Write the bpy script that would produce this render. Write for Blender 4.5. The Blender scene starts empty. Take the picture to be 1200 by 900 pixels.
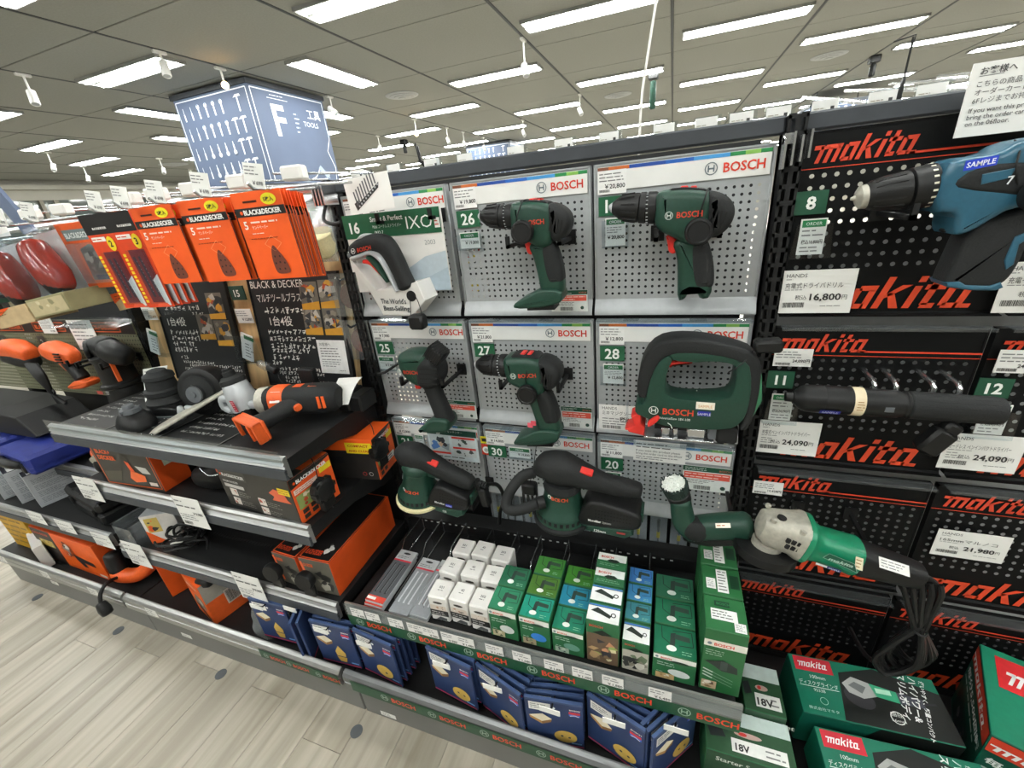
import bpy, bmesh, math, random
from mathutils import Matrix, Vector

# ---------------------------------------------------------------- camera, world, exposure
scene = bpy.context.scene
COL = scene.collection
cam_data = bpy.data.cameras.new('camera')
cam_data.sensor_fit = 'HORIZONTAL'
cam_data.sensor_width = 36.0
cam_data.lens = 491.45 / 1200 * 36.0
cam_data.clip_start = 0.02
cam_data.clip_end = 200
cam = bpy.data.objects.new('camera', cam_data)
COL.objects.link(cam)
_y, _p, _r = math.radians(21.471), math.radians(-23.197), math.radians(-5.769)
_f = Vector((-math.sin(_y) * math.cos(_p), math.cos(_y) * math.cos(_p), math.sin(_p)))
_rt = Vector((math.cos(_y), math.sin(_y), 0))
_up = _rt.cross(_f)
_rr = math.cos(_r) * _rt + math.sin(_r) * _up
_uu = math.cos(_r) * _up - math.sin(_r) * _rt
cam.matrix_world = Matrix(((_rr.x, _uu.x, -_f.x, 0), (_rr.y, _uu.y, -_f.y, 0), (_rr.z, _uu.z, -_f.z, 1.3), (0, 0, 0, 1)))
scene.camera = cam
world = bpy.data.worlds.new('store_air')
world.use_nodes = True
world.node_tree.nodes['Background'].inputs[0].default_value = (.8, .79, .76, 1)
world.node_tree.nodes['Background'].inputs[1].default_value = 0.12
scene.world = world
vs = scene.view_settings
vs.view_transform = 'Standard'
vs.look = 'None'
vs.gamma = 1.0
vs.use_curve_mapping = False
vs.exposure = 0.74
TUBE = 46.0          # emission of the fluorescent tubes
scene.cycles.max_bounces = 7
scene.cycles.transparent_max_bounces = 16
scene.cycles.sample_clamp_indirect = 4.0
scene.cycles.use_denoising = True

# ---------------------------------------------------------------- helpers
PI = math.pi
X3, Y3, Z3 = Vector((1, 0, 0)), Vector((0, 1, 0)), Vector((0, 0, 1))


def lin(h):
    h = h.lstrip('#')
    out = []
    for i in (0, 2, 4):
        c = int(h[i:i + 2], 16) / 255
        out.append(c / 12.92 if c <= .04045 else ((c + .055) / 1.055) ** 2.4)
    return (out[0], out[1], out[2], 1)


def mat(name, col, rough=.5, metal=0.0, nz=.12, scale=30, bump=0.0, emit=0.0, stretch=None, coat=0.0, spec=.4):
    m = bpy.data.materials.new(name)
    m.use_nodes = True
    nt = m.node_tree
    b = nt.nodes['Principled BSDF']
    tc = nt.nodes.new('ShaderNodeTexCoord')
    n = nt.nodes.new('ShaderNodeTexNoise')
    n.inputs['Scale'].default_value = scale
    n.inputs['Detail'].default_value = 3
    if stretch:
        mp = nt.nodes.new('ShaderNodeMapping')
        mp.inputs['Scale'].default_value = stretch
        nt.links.new(tc.outputs['Object'], mp.inputs[0])
        nt.links.new(mp.outputs[0], n.inputs['Vector'])
    else:
        nt.links.new(tc.outputs['Object'], n.inputs['Vector'])
    r = nt.nodes.new('ShaderNodeValToRGB')
    c = lin(col)
    r.color_ramp.elements[0].position = .3
    r.color_ramp.elements[1].position = .7
    r.color_ramp.elements[0].color = tuple(max(0, x * (1 - nz)) for x in c[:3]) + (1,)
    r.color_ramp.elements[1].color = tuple(min(1, x * (1 + nz)) for x in c[:3]) + (1,)
    nt.links.new(n.outputs['Fac'], r.inputs[0])
    nt.links.new(r.outputs[0], b.inputs['Base Color'])
    b.inputs['Roughness'].default_value = rough
    b.inputs['Metallic'].default_value = metal
    b.inputs['Specular IOR Level'].default_value = spec
    if coat:
        b.inputs['Coat Weight'].default_value = coat
        b.inputs['Coat Roughness'].default_value = .12
    if bump:
        bp = nt.nodes.new('ShaderNodeBump')
        bp.inputs['Strength'].default_value = bump
        bp.inputs['Distance'].default_value = .002
        nt.links.new(n.outputs['Fac'], bp.inputs['Height'])
        nt.links.new(bp.outputs[0], b.inputs['Normal'])
    if emit:
        b.inputs['Emission Color'].default_value = c
        b.inputs['Emission Strength'].default_value = emit
    return m


def clear(name, tint='#f4f8fa', gloss=.25, rough=.08, haze=0.0):
    m = bpy.data.materials.new(name)
    m.use_nodes = True
    nt = m.node_tree
    nt.nodes.clear()
    o = nt.nodes.new('ShaderNodeOutputMaterial')
    t = nt.nodes.new('ShaderNodeBsdfTransparent')
    t.inputs[0].default_value = lin(tint)
    g = nt.nodes.new('ShaderNodeBsdfGlossy')
    g.inputs['Roughness'].default_value = rough
    fr = nt.nodes.new('ShaderNodeFresnel')
    nz = nt.nodes.new('ShaderNodeTexNoise')
    nz.inputs['Scale'].default_value = 25
    bp = nt.nodes.new('ShaderNodeBump')
    bp.inputs['Strength'].default_value = .15
    bp.inputs['Distance'].default_value = .003
    nt.links.new(nz.outputs['Fac'], bp.inputs['Height'])
    nt.links.new(bp.outputs[0], g.inputs['Normal'])
    ma = nt.nodes.new('ShaderNodeMath')
    ma.operation = 'MULTIPLY_ADD'
    ma.inputs[1].default_value = .8
    ma.inputs[2].default_value = gloss * .35
    nt.links.new(fr.outputs[0], ma.inputs[0])
    mx = nt.nodes.new('ShaderNodeMixShader')
    geo = nt.nodes.new('ShaderNodeNewGeometry')     # only the outer face of a sheet mirrors the room
    inv = nt.nodes.new('ShaderNodeMath')
    inv.operation = 'SUBTRACT'
    inv.inputs[0].default_value = 1
    nt.links.new(geo.outputs['Backfacing'], inv.inputs[1])
    mu = nt.nodes.new('ShaderNodeMath')
    mu.operation = 'MULTIPLY'
    nt.links.new(ma.outputs[0], mu.inputs[0])
    nt.links.new(inv.outputs[0], mu.inputs[1])
    nt.links.new(mu.outputs[0], mx.inputs[0])
    nt.links.new(t.outputs[0], mx.inputs[1])
    nt.links.new(g.outputs[0], mx.inputs[2])
    if haze:
        d = nt.nodes.new('ShaderNodeBsdfDiffuse')
        d.inputs[0].default_value = lin('#e8ecec')
        m2 = nt.nodes.new('ShaderNodeMixShader')
        m2.inputs[0].default_value = haze
        nt.links.new(mx.outputs[0], m2.inputs[1])
        nt.links.new(d.outputs[0], m2.inputs[2])
        nt.links.new(m2.outputs[0], o.inputs[0])
    else:
        nt.links.new(mx.outputs[0], o.inputs[0])
    return m


_pm = {}


def P(h):
    """printed ink of one colour"""
    if h not in _pm:
        _pm[h] = mat('ink_' + h.lstrip('#'), h, rough=.45, nz=.05, scale=90)
    return _pm[h]


def chaikin(pts, n=1):
    for _ in range(n):
        o = []
        for i in range(len(pts)):
            a, b = pts[i], pts[(i + 1) % len(pts)]
            o.append((a[0] * .75 + b[0] * .25, a[1] * .75 + b[1] * .25))
            o.append((a[0] * .25 + b[0] * .75, a[1] * .25 + b[1] * .75))
        pts = o
    return pts


def catmull(pts, n=4):
    pts = [Vector(p) for p in pts]
    out = []
    for i in range(len(pts) - 1):
        p0, p1, p2, p3 = pts[max(0, i - 1)], pts[i], pts[i + 1], pts[min(len(pts) - 1, i + 2)]
        for k in range(n):
            t = k / n
            out.append(.5 * ((2 * p1) + (p2 - p0) * t + (2 * p0 - 5 * p1 + 4 * p2 - p3) * t * t + (3 * p1 - p0 - 3 * p2 + p3) * t ** 3))
    out.append(pts[-1])
    return out


def inset(pts, d):
    n = len(pts)
    out = []
    for i in range(n):
        a, b, c = pts[i - 1], pts[i], pts[(i + 1) % n]
        e1 = Vector((b[0] - a[0], b[1] - a[1]))
        e2 = Vector((c[0] - b[0], c[1] - b[1]))
        n1 = Vector((-e1.y, e1.x)).normalized() if e1.length > 1e-9 else Vector((0, 0))
        n2 = Vector((-e2.y, e2.x)).normalized() if e2.length > 1e-9 else n1
        m = n1 + n2
        if m.length < 1e-6:
            m = n1
        m.normalize()
        k = d / max(.5, m.dot(n1))
        out.append((b[0] + m.x * k, b[1] + m.y * k))
    return out


def area(pts):
    return sum(pts[i - 1][0] * pts[i][1] - pts[i][0] * pts[i - 1][1] for i in range(len(pts))) / 2


class MB:
    def __init__(s, m=None):
        s.v, s.f, s.m, s.X, s.cur = [], [], [], None, m

    def add(s, vs_, fs, m=None):
        k = len(s.v)
        if s.X is not None:
            vs_ = [s.X @ Vector(p) for p in vs_]
        s.v += [tuple(p) for p in vs_]
        s.f += [tuple(i + k for i in f) for f in fs]
        s.m += [m or s.cur] * len(fs)
        return s

    def box(s, x0, x1, y0, y1, z0, z1, m=None, bev=0):
        x0, x1 = min(x0, x1), max(x0, x1)
        y0, y1 = min(y0, y1), max(y0, y1)
        z0, z1 = min(z0, z1), max(z0, z1)
        if not bev:
            v = [(x, y, z) for z in (z0, z1) for y in (y0, y1) for x in (x0, x1)]
            return s.add(v, [(0, 2, 3, 1), (4, 5, 7, 6), (0, 1, 5, 4), (2, 6, 7, 3), (0, 4, 6, 2), (1, 3, 7, 5)], m)
        b = min(bev, (x1 - x0) * .45, (y1 - y0) * .45, (z1 - z0) * .45)
        v, ix = [], {}
        for i, (cx, sx) in enumerate(((x0, 1), (x1, -1))):
            for j, (cy, sy) in enumerate(((y0, 1), (y1, -1))):
                for k, (cz, sz) in enumerate(((z0, 1), (z1, -1))):
                    for a in range(3):
                        p = [cx + sx * b, cy + sy * b, cz + sz * b]
                        p[a] = (cx, cy, cz)[a]
                        ix[i, j, k, a] = len(v)
                        v.append(p)
        f = []
        for a in range(3):
            o = [q for q in range(3) if q != a]
            for e in (0, 1):
                loop = []
                for (p, q) in ((0, 0), (1, 0), (1, 1), (0, 1)):
                    c = [0, 0, 0]
                    c[a], c[o[0]], c[o[1]] = e, p, q
                    loop.append(ix[c[0], c[1], c[2], a])
                f.append(loop)
        for a in range(3):          # edges along axis a
            o = [q for q in range(3) if q != a]
            for p in (0, 1):
                for q in (0, 1):
                    c0, c1 = [0, 0, 0], [0, 0, 0]
                    c0[o[0]] = c1[o[0]] = p
                    c0[o[1]] = c1[o[1]] = q
                    c1[a] = 1
                    f.append((ix[c0[0], c0[1], c0[2], o[0]], ix[c1[0], c1[1], c1[2], o[0]], ix[c1[0], c1[1], c1[2], o[1]], ix[c0[0], c0[1], c0[2], o[1]]))
        for i in (0, 1):
            for j in (0, 1):
                for k in (0, 1):
                    f.append(tuple(ix[i, j, k, a] for a in range(3)))
        cx, cy, cz = (x0 + x1) / 2, (y0 + y1) / 2, (z0 + z1) / 2
        g = []
        for q in f:                 # orient outward
            a_, b_, c_ = Vector(v[q[0]]), Vector(v[q[1]]), Vector(v[q[2]])
            nn = (b_ - a_).cross(c_ - a_)
            g.append(tuple(q) if nn.dot((a_ + b_ + c_) / 3 - Vector((cx, cy, cz))) > 0 else tuple(reversed(q)))
        return s.add(v, g, m)

    def pillow(s, pts, y0, y1, r=.004, m=None, sm=1, n=3):
        """outline in x,z swept from y0 to y1 with rounded edges"""
        if area(pts) < 0:
            pts = pts[::-1]
        pts = chaikin(pts, sm)
        r = min(r, (y1 - y0) / 2)
        lay = []
        for t in range(n + 1):
            a = t / n * PI / 2
            lay.append((y0 + r * (1 - math.cos(a)), r * (1 - math.sin(a))))
        for t in range(n, -1, -1):
            a = t / n * PI / 2
            lay.append((y1 - r * (1 - math.cos(a)), r * (1 - math.sin(a))))
        v, N = [], len(pts)
        for (y, d) in lay:
            v += [(p[0], y, p[1]) for p in inset(pts, d)]
        f = [tuple(range(N)), tuple(reversed(range((len(lay) - 1) * N, len(lay) * N)))]
        for k in range(len(lay) - 1):
            for i in range(N):
                j = (i + 1) % N
                f.append((k * N + i, (k + 1) * N + i, (k + 1) * N + j, k * N + j))
        return s.add(v, f, m)

    def rings(s, rr, m=None, cap=True):
        n = len(rr[0])
        v = [p for r in rr for p in r]
        f = []
        for k in range(len(rr) - 1):
            for i in range(n):
                j = (i + 1) % n
                f.append((k * n + i, k * n + j, (k + 1) * n + j, (k + 1) * n + i))
        if cap:
            f.append(tuple(reversed(range(n))))
            f.append(tuple(range((len(rr) - 1) * n, len(rr) * n)))
        return s.add(v, f, m)

    def lathe(s, O, ax, prof, m=None, n=18):
        O, ax = Vector(O), Vector(ax).normalized()
        u = ax.orthogonal().normalized()
        w = ax.cross(u)
        rr = []
        for (d, r) in prof:
            rr.append([O + ax * d + (u * math.cos(2 * PI * i / n) + w * math.sin(2 * PI * i / n)) * max(r, 1e-4) for i in range(n)])
        return s.rings(rr, m)

    def loft(s, secs, m=None, n=14, e=2.4):
        """secs: (centre, half-axis u, half-axis v)"""
        rr = []
        for (c, u, w) in secs:
            c, u, w = Vector(c), Vector(u), Vector(w)
            ring = []
            for i in range(n):
                a = 2 * PI * i / n
                ca, sa = math.cos(a), math.sin(a)
                ring.append(c + u * (math.copysign(abs(ca) ** (2 / e), ca)) + w * (math.copysign(abs(sa) ** (2 / e), sa)))
            rr.append(ring)
        return s.rings(rr, m)

    def limb(s, pts, m=None, n=12, e=2.4, sub=3, depth=1.0, flat=None):
        """tapered round limb in the x,z plane: pts (x, y, z, r); depth scales its half-depth in y"""
        q = catmull([p[:3] for p in pts], sub)
        rad = [p[3] for p in pts]
        rr = []
        N = len(q)
        secs = []
        for i, c in enumerate(q):
            t = i / sub
            k = min(int(t), len(rad) - 2)
            r = rad[k] + (rad[k + 1] - rad[k]) * (t - k)
            d = (q[min(i + 1, N - 1)] - q[max(i - 1, 0)]).normalized()
            side = flat or Y3
            up = d.cross(side).normalized()
            sd = up.cross(d).normalized()
            secs.append((c, up * r, sd * r * depth))
        c0, u0, w0 = secs[0]
        c1, u1, w1 = secs[-1]
        d0 = (q[0] - q[1]).normalized()
        d1 = (q[-1] - q[-2]).normalized()
        secs = [(c0 + d0 * u0.length * .35, u0 * .55, w0 * .55), (c0 + d0 * u0.length * .2, u0 * .85, w0 * .85)] + secs + [(c1 + d1 * u1.length * .2, u1 * .85, w1 * .85), (c1 + d1 * u1.length * .35, u1 * .55, w1 * .55)]
        return s.loft(secs, m, n, e)

    def tube(s, pts, r, m=None, n=6, sub=0):
        q = catmull(pts, sub) if sub else [Vector(p) for p in pts]
        rr, u = [], None
        for i, c in enumerate(q):
            d = (q[min(i + 1, len(q) - 1)] - q[max(i - 1, 0)])
            if d.length < 1e-9:
                d = Z3
            d.normalize()
            if u is None:
                u = d.orthogonal().normalized()
            u = (u - d * u.dot(d))
            u = u.normalized() if u.length > 1e-6 else d.orthogonal().normalized()
            w = d.cross(u)
            rr.append([c + (u * math.cos(2 * PI * k / n) + w * math.sin(2 * PI * k / n)) * r for k in range(n)])
        return s.rings(rr, m)

    def prism(s, prof, x0, x1, m=None):
        """profile in y,z swept along x"""
        n = len(prof)
        if area(prof) < 0:
            prof = prof[::-1]
        v = [(x0, p[0], p[1]) for p in prof] + [(x1, p[0], p[1]) for p in prof]
        f = [tuple(reversed(range(n))), tuple(range(n, 2 * n))] + [(i, (i + 1) % n, n + (i + 1) % n, n + i) for i in range(n)]
        return s.add(v, f, m)

    def sheet(s, prof, x0, x1, t, m=None):
        """bent sheet: open profile in y,z of thickness t swept along x"""
        up, dn = [], []
        for i, p in enumerate(prof):
            a, b = prof[max(0, i - 1)], prof[min(len(prof) - 1, i + 1)]
            d = Vector((b[0] - a[0], b[1] - a[1])).normalized()
            nn = Vector((-d.y, d.x)) * t / 2
            up.append((p[0] + nn.x, p[1] + nn.y))
            dn.append((p[0] - nn.x, p[1] - nn.y))
        return s.prism(up + dn[::-1], x0, x1, m)


_loc = {}


def build(name, mb, parent=None, smooth=True, world=False, ang=38, kind=None, label=None):
    v = mb.v
    if world and parent is not None:
        inv = _loc[parent.name].inverted()
        v = [tuple(inv @ Vector(p)) for p in v]
    me = bpy.data.meshes.new(name)
    me.from_pydata(v, [], mb.f)
    ms = []
    for x in mb.m:
        if x not in ms:
            ms.append(x)
    for x in ms:
        me.materials.append(x)
    ix = {id(x): i for i, x in enumerate(ms)}
    me.polygons.foreach_set('material_index', [ix[id(x)] for x in mb.m])
    if smooth:
        bm = bmesh.new()
        bm.from_mesh(me)
        bmesh.ops.recalc_face_normals(bm, faces=bm.faces)
        bm.to_mesh(me)
        bm.free()
        me.polygons.foreach_set('use_smooth', [True] * len(me.polygons))
        me.set_sharp_from_angle(angle=math.radians(ang))
    me.update()
    o = bpy.data.objects.new(name, me)
    COL.objects.link(o)
    if parent is not None:
        o.parent = parent
        _loc[o.name] = _loc[parent.name]
    else:
        _loc[o.name] = Matrix()
    if kind:
        o['kind'] = kind
    if label:
        o['label'] = label
    return o


def thing(name, label, cat, loc=(0, 0, 0), rot=(0, 0, 0), group=None):
    o = bpy.data.objects.new(name, None)
    o.empty_display_size = .05
    COL.objects.link(o)
    o.location = loc
    o.rotation_euler = rot
    from mathutils import Euler
    _loc[o.name] = Matrix.Translation(Vector(loc)) @ Euler(rot, 'XYZ').to_matrix().to_4x4()
    o['label'] = label
    o['category'] = cat
    if group:
        o['group'] = group
    return o


def struct(name, mb, smooth=False):
    return build(name, mb, None, smooth, kind='structure')


def solo(name, mb, label, cat, group=None, smooth=True, org=None):
    """a thing that is one mesh; geometry given in world coordinates"""
    t = thing(name, label, cat, org or mb.v[0], (0, 0, 0), group)
    build('body', mb, t, smooth, world=True)
    return t


def dup(root, loc, rot, label, group=None):
    from mathutils import Euler
    r = root.copy()
    COL.objects.link(r)
    r.location, r.rotation_euler = loc, rot
    _loc[r.name] = Matrix.Translation(Vector(loc)) @ Euler(rot, 'XYZ').to_matrix().to_4x4()
    r['label'] = label
    if group:
        r['group'] = group
    for ch in list(root.children):
        c = ch.copy()
        COL.objects.link(c)
        c.parent = r
        for g in list(ch.children):
            d = g.copy()
            COL.objects.link(d)
            d.parent = c
    return r


# ---------------------------------------------------------------- print: flat ink on real surfaces
_tc = {}


def tmesh(s, bold=0.0):
    k = (s, bold)
    if k not in _tc:
        c = bpy.data.curves.new('letters', 'FONT')
        c.body = s
        c.size = 1
        c.resolution_u = 2
        c.offset = bold
        o = bpy.data.objects.new('letters', c)
        COL.objects.link(o)
        m = bpy.data.meshes.new_from_object(o)
        vv = [(q.co.x, q.co.y) for q in m.vertices]
        ff = [tuple(p.vertices) for p in m.polygons]
        bpy.data.objects.remove(o)
        bpy.data.curves.remove(c)
        bpy.data.meshes.remove(m)
        x0 = min((q[0] for q in vv), default=0)
        x1 = max((q[0] for q in vv), default=0)
        _tc[k] = ([(a - x0, b) for a, b in vv], ff, x1 - x0)
    return _tc[k]


def _strokes(st, w):
    out = []
    for (x0, y0, x1, y1) in st:
        d = Vector((x1 - x0, y1 - y0))
        d.normalize()
        n = Vector((-d.y, d.x)) * w / 2
        e = d * w * .0
        out.append([(x0 + n.x - e.x, y0 + n.y - e.y), (x0 - n.x - e.x, y0 - n.y - e.y), (x1 - n.x + e.x, y1 - n.y + e.y), (x1 + n.x + e.x, y1 + n.y + e.y)])
    return out


def R4(x0, y0, x1, y1):
    return [(x0, y0), (x1, y0), (x1, y1), (x0, y1)]


# heavy slanted word mark: rectangles and bars in unit height, sheared when laid down
def wordmark():
    g = []
    x = 0
    g += [[(-.3, .56), (.12, .56), (.12, .74), (-.34, .74)], R4(x, 0, x + .2, .7), R4(x + .2, .56, x + .98, .74), R4(x + .39, 0, x + .59, .6), R4(x + .78, 0, x + .98, .6)]
    x = 1.12

    def a(x, tail=0):
        q = [R4(x, .08, x + .2, .66), R4(x + .12, .58, x + .62, .74), R4(x + .42, 0, x + .62, .6), R4(x + .1, 0, x + .5, .16)]
        if tail:
            q += [R4(x + .6, 0, x + .85, .13)]
        return q
    g += a(x)
    x = 1.88
    g += [R4(x, 0, x + .2, 1.0), [(x + .18, .30), (x + .18, .44), (x + .5, .74), (x + .78, .74)], [(x + .22, .48), (x + .4, .5), (x + .76, 0), (x + .5, 0)]]
    x = 2.74
    g += [R4(x, 0, x + .2, .7), R4(x, .82, x + .2, 1.0)]
    x = 3.06
    g += [R4(x + .1, .1, x + .3, .98), R4(x - .02, .58, x + .52, .74), R4(x + .14, 0, x + .5, .16)]
    x = 3.66
    g += a(x, 1)
    return g, 4.5


WM, WMW = wordmark()
random.seed(4)


class Pr:
    def __init__(s, O, U=(1, 0, 0), V=(0, 0, 1), lift=.0006):
        s.O, s.U, s.V = Vector(O), Vector(U).normalized(), Vector(V).normalized()
        s.N = s.U.cross(s.V)
        s.mb = MB()
        s.lift = lift

    def put(s, pts, fs, c, l=0):
        k = s.lift * (.6 + l)
        s.mb.add([s.O + s.U * a + s.V * b + s.N * k for a, b in pts], fs, P(c))
        return s

    def poly(s, pts, c, l=0):
        if area(pts) < 0:
            pts = pts[::-1]
        return s.put(pts, [tuple(range(len(pts)))], c, l)

    def rect(s, u0, v0, u1, v1, c, l=0):
        return s.poly([(u0, v0), (u1, v0), (u1, v1), (u0, v1)], c, l)

    def disc(s, u, v, r, c, l=0, ry=None, n=16, rot=0):
        ry = ry or r
        cr, sr = math.cos(rot), math.sin(rot)
        return s.poly([(u + r * math.cos(2 * PI * i / n) * cr - ry * math.sin(2 * PI * i / n) * sr, v + r * math.cos(2 * PI * i / n) * sr + ry * math.sin(2 * PI * i / n) * cr) for i in range(n)], c, l)

    def ring(s, u, v, r, w, c, l=0, n=18):
        p = [(u + q * math.cos(2 * PI * i / n), v + q * math.sin(2 * PI * i / n)) for q in (r, r - w) for i in range(n)]
        return s.put(p, [(i, (i + 1) % n, n + (i + 1) % n, n + i) for i in range(n)], c, l)

    def line(s, pts, w, c, l=0):
        for a, b in zip(pts, pts[1:]):
            for q in _strokes([(a[0], a[1], b[0], b[1])], w):
                s.poly(q, c, l)
        return s

    def text(s, t, u, v, size, c, al='l', bold=0.0, shear=0.0, l=1, w=None):
        vv, ff, W = tmesh(t, bold)
        sx = size if w is None else w / max(W, 1e-6)
        off = {'l': 0, 'c': -W * sx / 2, 'r': -W * sx}[al]
        return s.put([(u + off + a * sx + shear * b * size, v + b * size) for a, b in vv], ff, c, l)

    def mark(s, u, v, h, c, shear=.32, l=1, w=None, rule=None):
        k = h if w is None else w / WMW
        for q in WM:
            s.poly([(u + a * k + shear * b * h, v + b * h) for a, b in q], c, l)
        if rule:
            s.rect(u + 4.3 * k, v, rule, v + h * .09, c, l)
        return s

    def bosch(s, u, v, h, c='#d8402a', sym='#6d7a80', l=1):
        """round armature sign followed by the five letters"""
        r = h * .5
        s.ring(u + r, v + h * .36, r, r * .16, sym, l)
        for q in (-1, 1):
            s.rect(u + r + q * r * .42 - r * .1, v + h * .36 - r * .52, u + r + q * r * .42 + r * .1, v + h * .36 + r * .52, sym, l)
        s.rect(u + r - r * .4, v + h * .36 - r * .12, u + r + r * .4, v + h * .36 + r * .12, sym, l)
        return s.text('BOSCH', u + 2.86 * r, v, h, c, bold=.02, l=l, w=h * 3.06)

    def bd(s, u, v, w, c='#f4f4f0', l=1, dot='#f05a1e'):
        """hexagon nut and the two-word name"""
        if dot:
            s.disc(u + w * .035, v + w * .045, w * .04, dot, l, n=6)
        return s.text('BLACK&DECKER', u + w * .09, v, w * .13, c, bold=.035, l=l, w=w * .91)

    def lines(s, u0, v0, u1, v1, n, c='#78787a', l=1, fill=.3):
        """small print: rows of word-sized dashes"""
        h = (v1 - v0) / n
        for i in range(n):
            u = u0
            end = u0 + (u1 - u0) * random.uniform(.6, 1)
            while u < end:
                e = min(end, u + h * random.uniform(.8, 2.6))
                s.rect(u, v0 + h * (i + .5 - fill / 2), e, v0 + h * (i + .5 + fill / 2), c, l)
                u = e + h * .35
        return s

    def chalk(s, u0, v0, u1, h, c='#e8e8e2', l=1, seed=0):
        """a line of handwriting, stroke by stroke"""
        rnd = random.Random(seed)
        u = u0
        w = h * .11
        while u < u1:
            cw = h * rnd.uniform(.55, .85)
            for _ in range(rnd.randint(3, 4)):
                k = rnd.random()
                if k < .45:
                    y = v0 + h * rnd.uniform(.15, .9)
                    q = (u + cw * rnd.uniform(0, .2), y, u + cw * rnd.uniform(.7, 1), y + h * rnd.uniform(-.08, .1))
                elif k < .8:
                    x = u + cw * rnd.uniform(.2, .8)
                    q = (x, v0 + h * rnd.uniform(.6, 1), x + cw * rnd.uniform(-.2, .2), v0 + h * rnd.uniform(0, .3))
                else:
                    q = (u + cw * .2, v0 + h * .2, u + cw * .9, v0 + h * .75)
                for g in _strokes([q], w):
                    s.poly(g, c, l)
            u += cw + h * .15
            if rnd.random() < .12:
                u += h * .4
        return s

    def barcode(s, u0, v0, u1, v1, c='#333333', l=1, seed=1):
        rnd = random.Random(seed)
        u = u0
        while u < u1:
            w = (u1 - u0) * rnd.uniform(.015, .04)
            s.rect(u, v0, min(u + w, u1), v1, c, l)
            u += w + (u1 - u0) * rnd.uniform(.015, .035)
        return s

    def photo(s, u0, v0, u1, v1, cols, seed=1, n=9, l=1):
        rnd = random.Random(seed)
        s.rect(u0, v0, u1, v1, cols[0], l)
        W, H = u1 - u0, v1 - v0
        for i in range(n):
            cx, cy = u0 + W * rnd.uniform(.15, .85), v0 + H * rnd.uniform(.15, .85)
            r = min(W, H) * rnd.uniform(.08, .24)
            k = rnd.randint(3, 7)
            a0 = rnd.random() * 6
            pts = []
            for j in range(k):
                a = a0 + 2 * PI * j / k
                q = r * rnd.uniform(.6, 1.3)
                pts.append((min(u1, max(u0, cx + q * math.cos(a) * 1.2)), min(v1, max(v0, cy + q * math.sin(a)))))
            s.poly(pts, cols[1 + i % (len(cols) - 1)], l + .25 + i * .06)
        return s

    def done(s, parent=None, name='print', world=False, kind=None):
        o = build(name, s.mb, parent, False, world, kind=kind)
        return o

# ---------------------------------------------------------------- materials
M_tile = mat('ceiling_tile', '#969893', .9, nz=.05, scale=60, bump=.2)
M_dark = mat('dark_void', '#1a1a1a', .9)
M_white = mat('white_enamel', '#e9e9e6', .45, nz=.03)
M_trough = mat('fixture_reflector', '#8e8f8c', .5, nz=.03)
M_tube = mat('fluorescent_tube', '#fafcf8', .4, nz=.01, emit=TUBE)
M_lamp = mat('warm_spot_lens', '#ffc070', .4, nz=.02, emit=60)
M_black = mat('black_powder_coat', '#0f1011', .6, nz=.2, scale=120)
M_blk = mat('black_plastic', '#0d0e0f', .5, nz=.15, scale=150, bump=.15)
M_rub = mat('soft_black_grip', '#191b1c', .7, nz=.15, scale=400, bump=.3)
M_grey = mat('grey_powder_coat', '#6f7173', .5, nz=.08)
M_dgrey = mat('dark_grey_fascia', '#3b3f44', .55, nz=.08)
M_kick = mat('grey_kick_plate', '#6d6d6b', .4, nz=.08, scale=8)
M_alu = mat('ribbed_aluminium', '#a9aaa8', .35, .8, nz=.08, scale=20, stretch=(1, 60, 60))
M_alud = mat('dark_aluminium', '#77797a', .4, .7, nz=.1, scale=20, stretch=(1, 60, 60))
M_peg = mat('silver_perforated_sheet', '#a9adaf', .4, .2, nz=.05, scale=60)
M_pegb = mat('black_perforated_sheet', '#060708', .6, nz=.2, scale=60, spec=.2)
M_pego = mat('olive_perforated_sheet', '#6f7058', .6, nz=.1, scale=50)
M_back = mat('gondola_back', '#b4b6b6', .7, nz=.08)
M_backd = mat('gondola_back_dark', '#202122', .7, nz=.1)
M_steel = mat('chrome_wire', '#c4c6c8', .25, .95, nz=.05)
M_clear = clear('clear_acrylic', gloss=.1)
M_clearh = clear('clear_acrylic_rail', gloss=.12, rough=.1, haze=.03)
M_bag = clear('clear_plastic_bag', gloss=.5, rough=.15, haze=.05)
M_bagw = clear('crumpled_plastic_bag', gloss=.9, rough=.2, haze=.22)
M_glass = mat('dark_shopfront_glass', '#4b514c', .06, nz=.3, scale=.4, spec=.8)
M_frame = mat('bronze_frame', '#6d685c', .4, .4)
M_wallp = mat('wall_paint', '#a8a69c', .8, nz=.05, scale=3)
M_green = mat('bottle_green_plastic', '#1c3d31', .42, nz=.08, scale=200, bump=.06)
M_greenl = mat('light_green_plastic', '#3a7a58', .45, nz=.08, scale=200)
M_red = mat('red_plastic', '#d5322a', .4, nz=.06)
M_orange = mat('orange_plastic', '#e2602a', .42, nz=.07, scale=150)
M_teal = mat('teal_plastic', '#2b5a70', .35, nz=.06, scale=200, coat=.2)
M_mgreen = mat('bright_green_plastic', '#12805c', .35, nz=.05, coat=.2)
M_cast = mat('cast_aluminium', '#b3b0a4', .5, .35, nz=.12, scale=120, bump=.2)
M_silver = mat('silver_plastic', '#bfc3c6', .35, .3, nz=.05)
M_cream = mat('cream_felt', '#e6dcae', .8, nz=.08, scale=300, bump=.3)
M_ply = mat('plywood', '#c8a878', .6, nz=.14, scale=6, stretch=(9, 9, .8))
M_chalk = mat('chalk_board', '#17191a', .55, nz=.12, scale=20)
M_card = mat('white_card', '#eeeeea', .6, nz=.02)
M_kraft = mat('kraft_card', '#b9a27c', .75, nz=.1, scale=60)
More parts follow.
